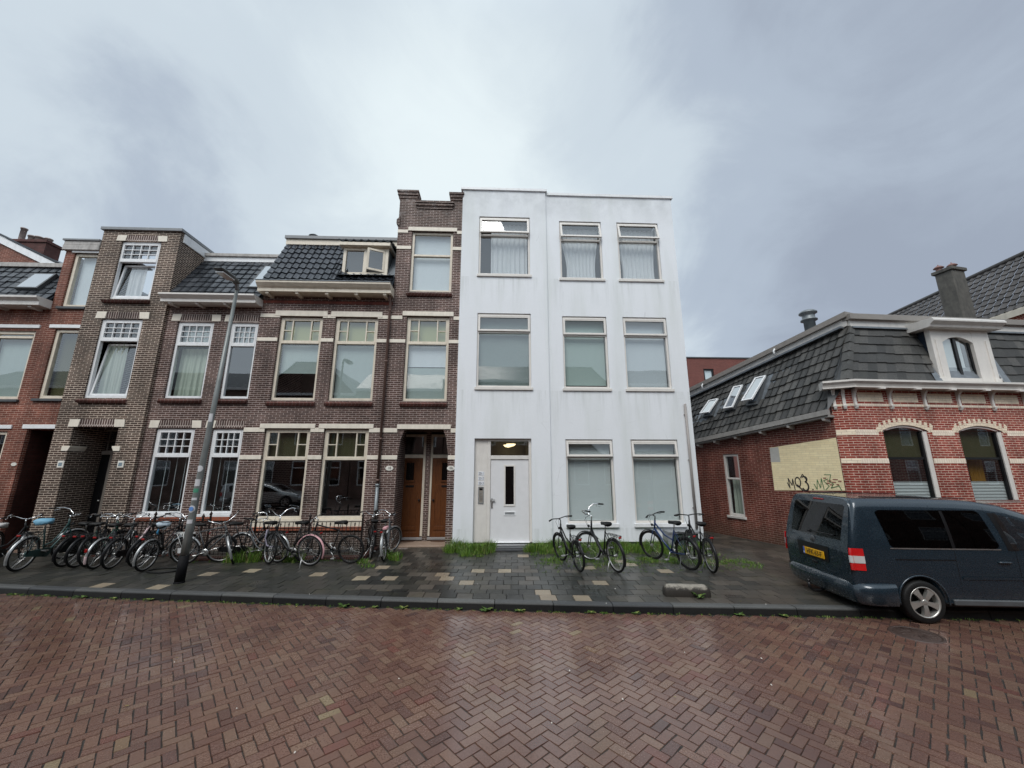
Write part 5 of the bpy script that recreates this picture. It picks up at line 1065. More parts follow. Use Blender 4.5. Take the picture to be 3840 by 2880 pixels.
# houses behind
Hn = thing('tiled_roof_house', 'house behind the corner house with a big brown grey tiled roof', 'house', (22.5, 15, GZ))
dE = Vector((.16, .987, 0)); E0 = Vector((20.66, 14, 8.5)) - dE * 5; E1 = Vector((20.66, 14, 8.5)) + dE * 12; K0 = Vector((22.96, 14.3, 11.5)) - dE * 5.2; K1 = Vector((24.04, 21, 11.5)) + dE * 5
tiles(tuple(E1), tuple(E0), tuple(K0), tuple(K1), .32, .34, 'roof', M_brtile, Hn, wave=.04, lift=.04, n=5, seed=4)
mb = MB(); mb.tube([tuple(K0 + Vector((0, 0, .02))), tuple(K1 + Vector((0, 0, .02)))], .12, 8); mb.build('ridge_tile', M_brtile, Hn)
mb = MB(); up = Vector((0, 0, 1))
mb.quad(tuple(E0 - up * .25 - Vector((.06, 0, 0))), tuple(E1 - up * .25 - Vector((.06, 0, 0))), tuple(E1 + up * .0 - Vector((.06, 0, 0))), tuple(E0 - Vector((.06, 0, 0)))); mb.quad(tuple(E0 - Vector((.06, 0, 0))), tuple(E1 - Vector((.06, 0, 0))), tuple(E1 + Vector((.3, 0, .3))), tuple(E0 + Vector((.3, 0, .3)))); mb.build('eave_board', M_cream, Hn)
mb = MB(); e0 = E0 + Vector((.15, 0, 0)); e1 = E1 + Vector((.15, 0, 0)); mb.quad((e0.x, e0.y, 0), (e1.x, e1.y, 0), (e1.x, e1.y, 8.4), (e0.x, e0.y, 8.4)); mb.poly([(e0.x, e0.y, 0), (e0.x, e0.y, 8.4), tuple(K0 - up * .1), (K0.x + 2.4, K0.y, 8.4), (K0.x + 2.4, K0.y, 0)]); mb.build('wall', M_brickC, Hn)
Hm = thing('modern_brick_building', 'modern flat roofed red brick block seen far down the side street', 'building', (26, 40, GZ))
mb = MB(); wall(mb, 20.9, 33, GZ, 14.15, 40, [(22.6, 23.75, 11.6, 12.95)], .2); mb.quad((20.9, 40, 0), (20.9, 40, 14.15), (17.5, 50, 14.15), (17.5, 50, 0)); shell(mb, 20.9, 33, 40, 50, 0, 14.1); mb.build('wall', M_brickM, Hm)
mb = MB(); mb.box(20.8, 33.1, 39.9, 40.4, 14.15, 14.27); mb.build('roof_edge', M_dkgrey, Hm)
window(Hm, 22.61, 23.74, 11.61, 12.94, 40, M_black, t=.16, cover=[('blind', M_blindP)], glassm=M_glassT)

# ------------------------------------------------------------------ opposite side of the street (seen mirrored in the panes)
def opp(xa, xb, y, ze, kind, label, name='row_house'):
    H = thing(name, label, 'house', ((xa + xb) / 2, y, GZ), 'houses across the street mirrored in the windows')
    xm = (xa + xb) / 2; m = MB(); holes = []
    Mo = Matrix.Translation((xm, y, 0)) @ Matrix.Rotation(math.pi, 4, 'Z'); hw = (xb - xa) / 2 - .03
    nw = 3 if hw < 5 else 5; cw = (2 * hw) / nw
    for f_ in range(3 if ze > 9 else 2):
        for i in range(nw): c = -hw + cw * (i + .5); holes.append((c - .6, c + .6, 1.0 + f_ * 3.1, 2.9 + f_ * 3.1))
    wall(m, -hw, hw, 0, ze, 0, holes, .12); shell(m, -hw, hw, 0, 8, 0, ze)
    if kind == 'gable': m.poly([(-hw, 0, ze), (hw, 0, ze), (hw * .3, 0, ze + 2.6), (-hw * .3, 0, ze + 2.6)])
    m.build('wall', M_brickO, H, Mo)
    for h in holes: window(H, h[0] + .004, h[1] - .004, h[2] + .004, h[3] - .004, 0, M_white, M=Mo, trans=h[2] + 1.35, rec=.03, glassm=M_glassDark)
    m = MB()
    if kind == 'gable':
        m.quad((-hw, -.1, ze), (-hw * .3, -.1, ze + 2.7), (-hw * .3, 8, ze + 2.7), (-hw, 8, ze)); m.quad((hw, -.1, ze), (hw, 8, ze), (hw * .3, 8, ze + 2.7), (hw * .3, -.1, ze + 2.7)); m.quad((-hw*.3, 0, ze+2.7), (hw*.3, 0, ze+2.7), (hw*.3, 8, ze+2.7), (-hw*.3, 8, ze+2.7))
    else: m.quad((-hw, -.2, ze), (hw, -.2, ze), (hw, 3, ze + 2.0), (-hw, 3, ze + 2.0)); m.quad((-hw, 3, ze + 2), (hw, 3, ze + 2), (hw, 8, ze), (-hw, 8, ze))
    m.build('roof', M_pan2, H, Mo); m = MB(); m.box(-hw, hw, -.3, .0, ze - .15, ze + .05); m.build('gutter', M_white, H, Mo)
YO = -7.5
opp(-27, -19.2, YO, 8.6, 'roof', 'two storey brick house mirrored in the far left windows')
opp(-19.2, -11.5, YO, 8.2, 'gable', 'brick gable house mirrored in the windows of the dark brick house')
opp(-11.5, -4.5, YO, 8.6, 'roof', 'low brick house mirrored in the cream framed windows')
opp(-4.5, 3.2, YO, 9.4, 'roof', 'brick house mirrored in the left white building windows')
opp(3.2, 10.5, YO, 8.0, 'gable', 'brick gable house mirrored in the right white building windows')
opp(10.5, 19, YO, 9.2, 'roof', 'brick house mirrored in the van and corner house windows')
opp(19, 33, YO, 8.8, 'roof', 'long brick house mirrored in the van windows')
opp(33, 52, YO, 8.4, 'roof', 'brick terrace mirrored in the arched corner windows')
opp(-42, -27, YO, 8.6, 'roof', 'brick terrace mirrored in the leftmost window')
#@@PART2@@
# ------------------------------------------------------------------ street lamp
o = thing('street_lamp', 'tall grey street lamp with black foot and stickers before the dark brick house', 'street lamp', (-6.37, 8.69, GZ))
def lp(z): t = (z - GZ) / 6.5; return Vector((-6.37 + .20 * t, 8.69, z))
mb = MB(); mb.tube([lp(.64), lp(1.2), lp(3.5), lp(6.55)], [.077, .072, .052, .034], 16); mb.build('pole', paint('grey_galvanised_pole', (.19, .205, .20), .42, .3, var=.2, scale=5, dirt=((.2, .2, .19), .35)), o)
mb = MB(); mb.tube([lp(GZ - .02), lp(.64)], [.088, .088], 16); mb.lathe([(.095, 0), (.095, .02), (.088, .03)], (-6.37, 8.69, GZ)); mb.build('pole_foot', paint('matt_black_foot', (.006, .006, .007), .6, spec=.12), o)
mb = MB(); mb.tube([lp(6.5), lp(6.62) + Vector((0, -.03, 0)), lp(6.64) + Vector((0, -.14, 0))], .040, 12); mb.build('bracket', M_grey, o)
t_ = lp(6.6); mb = MB(); prof = []
secs = [(-.05, .045, .03), (-.14, .075, .045), (-.30, .115, .055), (-.60, .125, .045), (-.72, .11, .03), (-.76, .09, .015)]; vs = []
for dy, hw, hh in secs:
    for k in range(12): a_ = 2 * math.pi * k / 12; vs.append((t_.x + .04 + hw * math.cos(a_), t_.y + dy, t_.z + .05 - dy * .03 + hh * math.sin(a_)))
mb.add(vs, [(i*12+k, i*12+(k+1)%12, (i+1)*12+(k+1)%12, (i+1)*12+k) for i in range(len(secs)-1) for k in range(12)] + [tuple(range(12)), tuple(range(71, 59, -1))], True)
mb.build('lamp_head', paint('lamp_grey', (.10, .11, .115), .4), o)
MB().box(t_.x - .045, t_.x + .125, t_.y - .68, t_.y - .30, t_.z - .005, t_.z + .02).build('lamp_lens', M_clear, o)
def sticker(z, r, mat, sq=False, hh=None):
    p = lp(z); pr = float(np.interp(z, [.64, 1.2, 3.5, 6.55], [.077, .072, .052, .034])); mb = MB(); n = 10; vs = []; hh = hh or r
    if sq:
        for i in range(n + 1):
            a_ = R(-90 - 52 + 104 * i / n); vs += [(p.x + (pr + .002) * math.cos(a_), p.y + (pr + .002) * math.sin(a_), z - hh), (p.x + (pr + .002) * math.cos(a_), p.y + (pr + .002) * math.sin(a_), z + hh)]
        mb.add(vs, [(2*i, 2*i+2, 2*i+3, 2*i+1) for i in range(n)], True)
    else:
        for i in range(n + 1):
            u = -1 + 2 * i / n; a_ = R(-90) + u * r / pr; q = hh * math.sqrt(max(0, 1 - u * u)); vs += [(p.x + (pr + .0025) * math.cos(a_), p.y + (pr + .0025) * math.sin(a_), z - q), (p.x + (pr + .0025) * math.cos(a_), p.y + (pr + .0025) * math.sin(a_), z + q)]
        mb.add(vs, [(2*i, 2*i+2, 2*i+3, 2*i+1) for i in range(n)], True)
    mb.build('sticker', mat, o)
stw = paint('sticker_white', (.55, .56, .58), .4); stb = paint('sticker_blue', (.12, .25, .55), .4); stg = paint('sticker_green', (.06, .25, .16), .5)
sticker(3.46, .05, stw, True, .09); sticker(2.37, .065, stw); sticker(2.08, .02, stw, True, .07); sticker(1.55, .07, stw); sticker(1.55, .052, stb) if False else None
sticker(1.545, .0, stw) if False else None; sticker(1.30, .06, stw, True, .04); sticker(1.75, .05, stw, True, .025); sticker(1.92, .035, stg, True, .04)
p = lp(1.55); mb = MB(); pts = [(p.x + .045 * math.cos(2 * math.pi * i / 16), 1.55 + .045 * math.sin(2 * math.pi * i / 16)) for i in range(16)]; mb.prism(pts, 'y', p.y - .076, p.y - .068); mb.build('sticker', stb, o)

# ------------------------------------------------------------------ iron fences on brick footings
def fence(x0, x1, y, posts, label, ret=None):
    H = thing('iron_fence', label, 'fence', ((x0 + x1) / 2, y, GZ), 'cast iron garden fences')
    mb = MB(); mb.bbox(x0 - .05, x1 + .05, y - .07, y + .09, GZ - .01, .20, .01)
    if ret: mb.bbox(x1 - .04, x1 + .12, y + .09, ret, GZ - .01, .20, .01)
    mb.build('footing', brick('wet_footing_brick', (.075, .03, .025), (.10, .045, .035), (.06, .05, .045)), H)
    def finial(mb, x, yy, z, s=1.0):
        mb.lathe([(.004, -.02), (.018 * s, 0), (.008 * s, .014), (.026 * s, .036), (.010 * s, .062), (.004, .085 * s), (0, .10 * s)], (x, yy, z), n=6)
    def run(a, b, fn):
        n = max(2, round(abs(b - a) / .105)); mb = MB()
        for i in range(1, n):
            t = a + (b - a) * i / n; xx, yy = fn(t); tall = i % 2 == 0
            mb.box(xx - .006, xx + .006, yy - .006, yy + .006, .24, 1.02 if tall else .93)
            if not tall: finial(mb, xx, yy, .93, 1.0)
        mb.build('bars', M_iron, H)
    run(x0, x1, lambda t: (t, y)); mb = MB(); mb.bbox(x0, x1, y - .009, y + .009, 1.015, 1.035, .002); mb.build('top_rail', M_iron, H)
    for z in (.86, .26): mb = MB(); mb.bbox(x0, x1, y - .008, y + .008, z, z + .02, .002); mb.build('rail', M_iron, H)
    if ret:
        run(y, ret, lambda t: (x1 + .04, t))
        for z in (1.015, .86, .26): mb = MB(); mb.bbox(x1 + .03, x1 + .05, y, ret, z, z + .02, .002); mb.build('rail', M_iron, H)
    pp_ = [(p_, y) for p_ in posts] + ([(x1 + .04, ret - .3)] if ret else [])
    for (px_, py_) in pp_:
        mb = MB(); mb.bbox(px_ - .02, px_ + .02, py_ - .02, py_ + .02, .19, 1.10, .004); mb.lathe([(.02, 0), (.034, .012), (.018, .03), (.040, .065), (.022, .10), (.006, .14), (0, .15)], (px_, py_, 1.10), n=8); mb.build('post', M_iron, H)
fence(-7.48, -3.42, 10.62, (-7.46, -6.13, -4.78, -3.44), 'black cast iron fence with spiked finials before the cream trimmed town house', ret=11.78)
fence(-10.55, -7.62, 11.18, (-10.5, -9.1, -7.66), 'rusty black iron fence behind the bicycles beside the street lamp')

# ------------------------------------------------------------------ bicycles
def wheel_mesh(r=.338, tr=.019, n=40, rimmat=None):
    t = MB(); pts = [(0.0 + r_ * 1, 0) for r_ in ()]
    t.lathe([(r - .044, -.012), (r - .030, -.021), (r - .010, -.020), (r, 0), (r - .010, .020), (r - .030, .021), (r - .044, .012)], (0, 0, 0), 'y', n)
    q = MB(); q.lathe([(r - .050, -.013), (r - .040, -.013), (r - .038, .0), (r - .040, .013), (r - .050, .013), (r - .058, .006), (r - .060, 0), (r - .058, -.006), (r - .050, -.013)], (0, 0, 0), 'y', n)
    s = MB()
    for k in range(28):
        a_ = 2 * math.pi * k / 28; sgn = 1 if k % 2 else -1; b_ = a_ + (.5 if (k // 2) % 2 else -.5)
        s.tube([(.02 * math.cos(b_), sgn * .022, .02 * math.sin(b_)), ((r - .056) * math.cos(a_), 0, (r - .056) * math.sin(a_))], .0012, 3, caps=False)
    s.cyl((0, -.045, 0), (0, .045, 0), .018, n=10); s.cyl((0, -.028, 0), (0, -.022, 0), .030, n=12); s.cyl((0, .022, 0), (0, .028, 0), .030, n=12)
    return t.mesh('wheel', M_blackrub), q, s.mesh('spokes', M_alu)
WT, WQ, WS = wheel_mesh(); RIM = {'silver': WQ.mesh('rim', paint('satin_rim', (.45, .45, .45), .35, .7)), 'black': WQ.mesh('rim', M_black), 'grey': WQ.mesh('rim', paint('dull_rim', (.26, .26, .26), .4, .6))}
def ob(name, me, parent, M=None):
    o_ = bpy.data.objects.new(name, me); col.objects.link(o_); o_.parent = parent
    if M is not None: o_.matrix_basis = M
    return o_
def arcpts(c, r, a0, a1, n=14, y=0): return [(c[0] + r * math.cos(R(a0 + (a1 - a0) * i / n)), y, c[1] + r * math.sin(R(a0 + (a1 - a0) * i / n))) for i in range(n + 1)]
def guard(mb, c, r, a0, a1, w=.026):
    n = 16; vs = []
    for i in range(n + 1):
        an = R(a0 + (a1 - a0) * i / n); ca_, sa_ = math.cos(an), math.sin(an)
        for (dy, dr) in ((-w, -.012), (-w * .6, .004), (0, .010), (w * .6, .004), (w, -.012)): vs.append((c[0] + (r + dr) * ca_, dy, c[1] + (r + dr) * sa_))
    mb.add(vs, [(5*i+k, 5*i+k+1, 5*i+k+6, 5*i+k+5) for i in range(n) for k in range(4)], True)
M_guard = paint('dull_silver_guard', (.42, .43, .43), .3, .6, var=.2)
def bicycle(label, x, y, head, lean=5, steer=0, kind='dutch', frame=None, rim='grey', bars='up', barmat=None, guardmat=None, rearguard=None, rack=None, chaincase=True, cover=None, coat=False, stand='side', light=True, tail=True, saddle=None, child=False, scale=.97, group=None, extra=None):
    frame = frame or M_black; gm = guardmat or M_black; rg = rearguard or gm; bm = barmat or M_chrome; rk = rack or M_black
    B = bpy.data.objects.new('bicycle', None); col.objects.link(B); B.empty_display_size = .2
    B.matrix_basis = Matrix.Translation((x, y, GZ + .004)) @ Matrix.Rotation(R(head), 4, 'Z') @ Matrix.Rotation(R(lean), 4, 'X') @ Matrix.Scale(scale, 4)
    B['label'] = label; B['category'] = 'bicycle'; B['group'] = group or 'bicycles parked on the pavement'
    r = .338; WB = 1.10; bb = (.47, .29); fa = (WB, r); ra = (0, r); hb = (.93, .72); ht = (.875, .94); st = (.30, .80)
    P3 = lambda p, yy=0: (p[0], yy, p[1])
    def bld(mb, name, mat, parent=B): o_ = bpy.data.objects.new(name, mb.mesh(name, mat)); col.objects.link(o_); o_.parent = parent; return o_
    # frame
    mb = MB(); mb.tube([P3(hb), P3(ht)], .021, 10); mb.tube([P3(bb), P3(st)], .016, 8); mb.cyl((bb[0], -.035, bb[1]), (bb[0], .035, bb[1]), .024, n=12)
    for s_ in (-1, 1): mb.tube([P3(bb, s_ * .02), P3((.2, .30), s_ * .035), P3(ra, s_ * .055)], .009, 6); mb.tube([P3((.31, .77), s_ * .014), P3(ra, s_ * .055)], .008, 6)
    if kind == 'dutch':
        mb.tube([P3((.925, .74)), P3((.80, .52)), P3((.66, .36)), P3((.55, .30)), P3(bb)], .019, 8); mb.tube([P3((.90, .86)), P3((.76, .63)), P3((.60, .47)), P3((.40, .43))], .015, 8)
    elif kind == 'trekking':
        mb.tube([P3((.925, .74)), P3((.70, .50)), P3(bb)], .024, 8); mb.tube([P3((.90, .88)), P3((.62, .64)), P3((.36, .56))], .018, 8)
    elif kind == 'open':
        mb.tube([P3((.925, .75)), P3((.78, .55)), P3((.62, .38)), P3(bb)], .030, 10)
    else:
        mb.tube([P3((.925, .74)), P3(bb)], .020, 8); mb.tube([P3((.885, .90)), P3((.305, .775))], .017, 8)
    bld(mb, 'frame', frame)
    # rear wheel
    Wr = ob('wheel', WT, B, Matrix.Translation((0, 0, r)) @ Matrix.Rotation(rng.uniform(0, 6), 4, 'Y')); ob('rim', RIM[rim], Wr); ob('spokes', WS, Wr)
    # front assembly turns about the head tube
    ax = (Vector(P3(ht)) - Vector(P3(hb))).normalized(); St = Matrix.Translation(P3(hb)) @ Matrix.Rotation(R(steer), 4, ax) @ Matrix.Translation(-Vector(P3(hb)))
    Wf = ob('wheel', WT, B, St @ Matrix.Translation((WB, 0, r)) @ Matrix.Rotation(rng.uniform(0, 6), 4, 'Y')); ob('rim', RIM[rim], Wf); ob('spokes', WS, Wf)
    mb = MB(St)
    for s_ in (-1, 1): mb.tube([P3((.925, .735), s_ * .012), P3((.955, .69), s_ * .045), P3((1.03, .5), s_ * .05), P3(fa, s_ * .052)], [.013, .014, .011, .009], 8)
    bld(mb, 'fork', frame if kind != 'sport' else M_dkgrey)
    mb = MB(St); grips = {-1: MB(St), 1: MB(St)}
    if bars == 'up':       # swept back Dutch bars
        mb.tube([P3(ht), P3((.86, 1.02))], .012, 8); mb.tube([(.86, 0, 1.02), (.93, 0, 1.03)], .012, 8); 
        for s_ in (-1, 1): mb.tube([(.93, 0, 1.03), (.955, s_ * .10, 1.05), (.93, s_ * .22, 1.12), (.84, s_ * .29, 1.14), (.72, s_ * .31, 1.13), (.64, s_ * .32, 1.12)], .011, 8); grips[s_].tube([(.72, s_ * .31, 1.13), (.60, s_ * .325, 1.115)], .017, 8); mb.tube([(.77, s_ * .30, 1.13), (.80, s_ * .29, 1.10), (.70, s_ * .30, 1.075)], .006, 5)
    elif bars == 'high':
        mb.tube([P3(ht), P3((.84, 1.05)), (.90, 0, 1.08)], .013, 8)
        for s_ in (-1, 1): mb.tube([(.90, 0, 1.08), (.96, s_ * .07, 1.12), (.97, s_ * .17, 1.22), (.90, s_ * .26, 1.27), (.78, s_ * .30, 1.26), (.70, s_ * .31, 1.25)], .012, 8); grips[s_].tube([(.78, s_ * .30, 1.26), (.65, s_ * .315, 1.245)], .018, 8); mb.tube([(.82, s_ * .29, 1.25), (.84, s_ * .28, 1.21), (.74, s_ * .30, 1.19)], .006, 5)
    else:                  # flat trekking bars
        mb.tube([P3(ht), P3((.85, 1.03)), (.92, 0, 1.06)], .014, 8)
        for s_ in (-1, 1): mb.tube([(.92, 0, 1.06), (.92, s_ * .10, 1.075), (.89, s_ * .20, 1.09), (.84, s_ * .30, 1.08)], .012, 8); grips[s_].tube([(.873, s_ * .235, 1.088), (.82, s_ * .335, 1.075)], .018, 8); mb.tube([(.89, s_ * .20, 1.09), (.94, s_ * .21, 1.06), (.91, s_ * .29, 1.04)], .006, 5)
    Hb_ = bld(mb, 'handlebar', bm); [bld(grips[q], 'grip', M_blackrub, Hb_) for q in (-1, 1)]
    mb = MB(St); mb.tube([(.95, .06, 1.05), (1.03, .05, .98), (.99, .02, .80), (.95, .01, .72)], .0035, 4); mb.tube([(.95, -.06, 1.05), (1.06, -.05, 1.0), (1.02, -.02, .84), (.93, -.01, .78)], .0035, 4); bld(mb, 'brake_cable', M_blackrub)
    # saddle
    mb = MB(); mb.tube([P3(st), P3((.265, .93))], .013, 8); bld(mb, 'seat_post', M_alu)
    mb = MB(); vs = []; S = [(.13, .095, .955), (.17, .112, .975), (.24, .10, .975), (.31, .055, .965), (.38, .030, .96), (.43, .018, .955)]
    for sx, sw, sz in S:
        for k in range(10): a_ = 2 * math.pi * k / 10; vs.append((sx, sw * math.cos(a_), sz + (.030 if math.sin(a_) > 0 else .045) * math.sin(a_)))
    mb.add(vs, [(i*10+k, i*10+(k+1)%10, (i+1)*10+(k+1)%10, (i+1)*10+k) for i in range(5) for k in range(10)] + [tuple(range(9, -1, -1)), tuple(range(50, 60))], True)
    Sd = bld(mb, 'saddle', saddle or M_blackrub)
    if cover:
        mb = MB(); vs = []; rs = random.Random(len(label))
        for i, (sx, sw, sz) in enumerate([(.09, .06, .965), (.12, .12, .975), (.18, .135, .985), (.25, .125, .985), (.32, .08, .975), (.40, .05, .965), (.45, .02, .96)]):
            for k in range(14): a_ = 2 * math.pi * k / 14; q = 1 + rs.uniform(-.10, .14); vs.append((sx + rs.uniform(-.008, .008), sw * q * math.cos(a_), sz + (.045 if math.sin(a_) > 0 else .075) * q * math.sin(a_)))
        mb.add(vs, [(i*14+k, i*14+(k+1)%14, (i+1)*14+(k+1)%14, (i+1)*14+k) for i in range(6) for k in range(14)] + [tuple(range(13, -1, -1)), tuple(range(84, 98))], True); bld(mb, 'saddle_cover', cover, Sd)
    # mudguards
    if kind != 'sport':
        mb = MB(); guard(mb, ra, r + .022, 20, 205); bld(mb, 'rear_mudguard', rg)
        mb = MB(St); guard(mb, fa, r + .022, -25 + 180 - 165, 150); bld(mb, 'front_mudguard', gm)
    # rack
    if kind != 'sport' or rack:
        mb = MB(); zr = .76
        for s_ in (-1, 1): mb.tube([(.24, s_ * .05, zr), (-.22, s_ * .065, zr), (-.24, s_ * .04, zr - .01)], .006, 6); mb.tube([(-.02, s_ * .062, zr), (0, s_ * .06, r)], .006, 6); mb.tube([(-.16, s_ * .065, zr), (0, s_ * .062, r)], .006, 6); mb.tube([(.10, s_ * .058, zr), (0, s_ * .061, r)], .005, 6)
        mb.tube([(-.2, 0, zr), (.2, 0, zr)], .005, 6)
        for xx in (-.24, -.1, .05, .2): mb.tube([(xx, -.06, zr), (xx, .06, zr)], .005, 6)
        bld(mb, 'rear_rack', rk)
    if tail: mb = MB(); mb.bbox(-.28, -.25, -.035, .035, .72, .76, .01); bld(mb, 'tail_light', M_red)
    if light: mb = MB(St); mb.tube([(.99, 0, .82), (.96, 0, .83)], [.034, .022], 10); mb.tube([(.96, 0, .83), (.93, 0, .80)], .006, 5); Lp_ = bld(mb, 'head_lamp', M_black); mb = MB(St); mb.lathe([(0, .006), (.03, .0)], (.992, 0, .82), 'x', 10); bld(mb, 'lamp_glass', M_clear, Lp_)
    # drive
    mb = MB(); mb.lathe([(.02, -.045), (.085, -.045), (.085, -.040), (.02, -.040)], (bb[0], 0, bb[1]), 'y', 20)
    ang = rng.uniform(0, 6.28)
    for s_, a0 in ((-1, ang), (1, ang + math.pi)):
        ex, ez = bb[0] + .165 * math.cos(a0), bb[1] + .165 * math.sin(a0); mb.tube([(bb[0], s_ * .055, bb[1]), (ex, s_ * .075, ez)], .010, 6)
        mb.bbox(ex - .045, ex + .045, s_ * .125 - .045, s_ * .125 + .045, ez - .012, ez + .012, .004)
    bld(mb, 'crank_and_pedals', M_alu)
    if chaincase:
        mb = MB(); pts = [(bb[0] + .11 * math.cos(R(a)), bb[1] + .10 * math.sin(R(a))) for a in range(-90, 91, 20)] + [(.1, .395), (-.03, .40), (-.05, .34), (-.03, .29), (.1, .27)]; mb.prism(pts, 'y', -.062, -.038); bld(mb, 'chain_case', frame if chaincase is True else chaincase)
    else: mb = MB(); mb.tube([(bb[0], -.043, bb[1] + .085), (0, -.043, r + .03), (-.03, -.043, r), (0, -.043, r - .03), (bb[0], -.043, bb[1] - .085)], .005, 5); bld(mb, 'chain', M_dkgrey)
    if coat: mb = MB(); pts = [(ra[0] + .30 * math.cos(R(a)), ra[1] + .34 * math.sin(R(a))) for a in range(25, 176, 15)] + [(-.1, .36), (.12, .36)]; [mb.prism(pts, 'y', s_ * .05 - .003, s_ * .05 + .003) for s_ in (-1, 1)]; bld(mb, 'coat_guard', M_black)
    if stand == 'side': mb = MB(); mb.tube([(.16, .04, .27), (.12, .14, .10 + .0), (.10, .21, -.05 + lean * .013)], .009, 6); bld(mb, 'kickstand', M_alu if kind != 'trekking' else M_dkgrey)
    elif stand == 'double': mb = MB(); [mb.tube([(.22, 0, .27), (.18, s_ * .13, .02)], .009, 6) for s_ in (-1, 1)]; mb.tube([(.18, -.13, .02), (.18, .13, .02)], .009, 6); bld(mb, 'kickstand', M_dkgrey)
    if extra: extra(bld, St, B)
    return B
def head_to(rx, ry, px, py, z=None):  return math.degrees(math.atan2(py - ry, px - rx))
GB = 'bicycles crowded along the iron fences'; GR = 'bicycles parked before the white building'
def ex_bag(bld, St, B):
    mb = MB(); rs = random.Random(4); vs = []
    for i in range(6):
        for k in range(12): a_ = 2 * math.pi * k / 12; t = i / 5; q = (.06 + .07 * math.sin(math.pi * min(1, t + .15))) * rs.uniform(.85, 1.15); vs.append((.24 + q * 1.2 * math.cos(a_), q * math.sin(a_), 1.06 - .17 * t))
    mb.add(vs, [(i*12+k, i*12+(k+1)%12, (i+1)*12+(k+1)%12, (i+1)*12+k) for i in range(5) for k in range(12)] + [tuple(range(12))], True); bld(mb, 'saddle_bag', M_plastic)
    mb = MB(); mb.tube([(.22, .05, .93), (.2, .06, .82), (.24, .07, .76)], .02, 6); bld(mb, 'bag_knot', paint('bright_blue_plastic', (.08, .35, .62), .4))
def ex_refl(bld, St, B):
    mb = MB(); guard(mb, (0, .338), .365, 178, 206, .029); bld(mb, 'white_mudguard_end', paint('pinkish_white_tape', (.66, .5, .5), .4)); mb = MB(); mb.bbox(-.41, -.385, -.03, .03, .44, .52, .008); bld(mb, 'reflector', M_red)
def ex_flowers(bld, St, B):
    mb = MB(); mb.tube([(.90, .0, .84), (.76, 0, .62), (.66, 0, .52)], .024, 8); bld(mb, 'flower_wrap', paint('pink_white_wrap', (.55, .42, .43), .5, var=.5, scale=40))
def ex_lock(bld, St, B):
    mb = MB(); mb.tube([(.30, .05, .80), (.33, .07, .60), (.28, .06, .42), (.16, .05, .38), (.05, .05, .40)], .018, 7); bld(mb, 'chain_lock', paint('lilac_sleeve', (.30, .28, .36), .7))
def ex_panel(bld, St, B):
    mb = MB(); mb.box(-.12, .02, -.075, -.07, .30, .42); bld(mb, 'card', M_white)
def ex_straps(bld, St, B):
    mb = MB(); mb.bbox(-.2, .1, -.12, -.02, .78, .84, .01); bld(mb, 'rack_strap', M_pink); mb = MB(); mb.bbox(-.25, -.22, -.03, .03, .40, .60, .01); bld(mb, 'reflector_strip', M_white)
# far left pile: rear wheels nearer the viewer, noses towards the houses
bicycle('leftmost bicycle with pale cover on its saddle, cut by the photo edge', -11.72, 9.78, 97, 4, 25, frame=M_black, cover=M_whiteC, bars='up', guardmat=M_guard, group=GB, rim='silver')
bicycle('teal green bicycle with blue saddle cover and silver mudguards', -10.67, 9.71, 101, 6, -25, frame=M_teal, cover=M_blueS, guardmat=M_guard, chaincase=True, group=GB, scale=1.07)
bicycle('black bicycle behind the blue saddled one, only its bars standing out', -12.45, 9.80, 99, 5, 20, frame=M_black, guardmat=M_black, rim='black', group=GB)
bicycle('black bicycle with dark coat guard, next right of the blue saddle cover', -10.10, 10.10, 97, 6, 25, frame=M_black, coat=True, guardmat=M_black, chaincase=M_black, group=GB)
bicycle('bicycle with silver rear mudguard ending in a white band', -9.16, 9.85, 99, 5, 20, frame=M_dkgrey, guardmat=M_guard, chaincase=False, group=GB, extra=ex_refl)
bicycle('black bicycle with closed chain case and flower wrapped tube', -8.80, 9.84, 97, 6, -12, frame=M_black, guardmat=M_black, rim='grey', group=GB, extra=ex_flowers)
bicycle('black mans bicycle with plastic bag over its saddle, left of the lamp post', -7.86, 9.60, 93, 5, -25, kind='diamond', frame=M_black, guardmat=M_guard, chaincase=False, group=GB, extra=ex_bag)
bicycle('bicycle with white rack and white spokes just right of the lamp post', -7.45, 10.22, 6, 9, -62, kind='diamond', frame=M_dkgrey, rack=paint('white_rack', (.78, .78, .76), .3), guardmat=M_guard, chaincase=False, group=GB, extra=ex_panel)
bicycle('silver mudguard bicycle facing left with lilac chain lock', -5.32, 10.30, 163, -5, 15, kind='dutch', frame=M_dkgrey, guardmat=M_guard, barmat=M_black, group=GB, extra=ex_lock)
bicycle('tall black step through bicycle with pink rear mudguard', -4.37, 9.92, 167, -4, -28, kind='open', frame=M_black, bars='high', rearguard=M_pink, chaincase=False, group=GB, scale=1.02)
bicycle('black sports bicycle with fat tyres and no mudguards by the fence', -3.50, 10.14, 174, -6, 10, kind='sport', frame=M_black, rim='black', bars='flat', barmat=M_alu, chaincase=False, tail=False, light=False, stand=None, group=GB, scale=1.0)
bicycle('black bicycle seen from behind against the fence corner', -3.16, 10.55, 112, 4, -10, kind='dutch', frame=M_black, guardmat=M_black, group=GB, scale=.94)
bicycle('silver bicycle with pink strap on its rack beside the porch', -2.76, 10.36, 95, -5, -35, kind='dutch', frame=M_dkgrey, guardmat=M_guard, barmat=M_chrome, chaincase=False, group=GB, extra=ex_straps)
bicycle('dark green bicycle half hidden in the pile before the porch of the dark house', -9.72, 10.0, 96, 4, 20, frame=paint('dark_green_frame', (.01, .05, .035), .3), rim='grey', guardmat=M_black, group=GB)
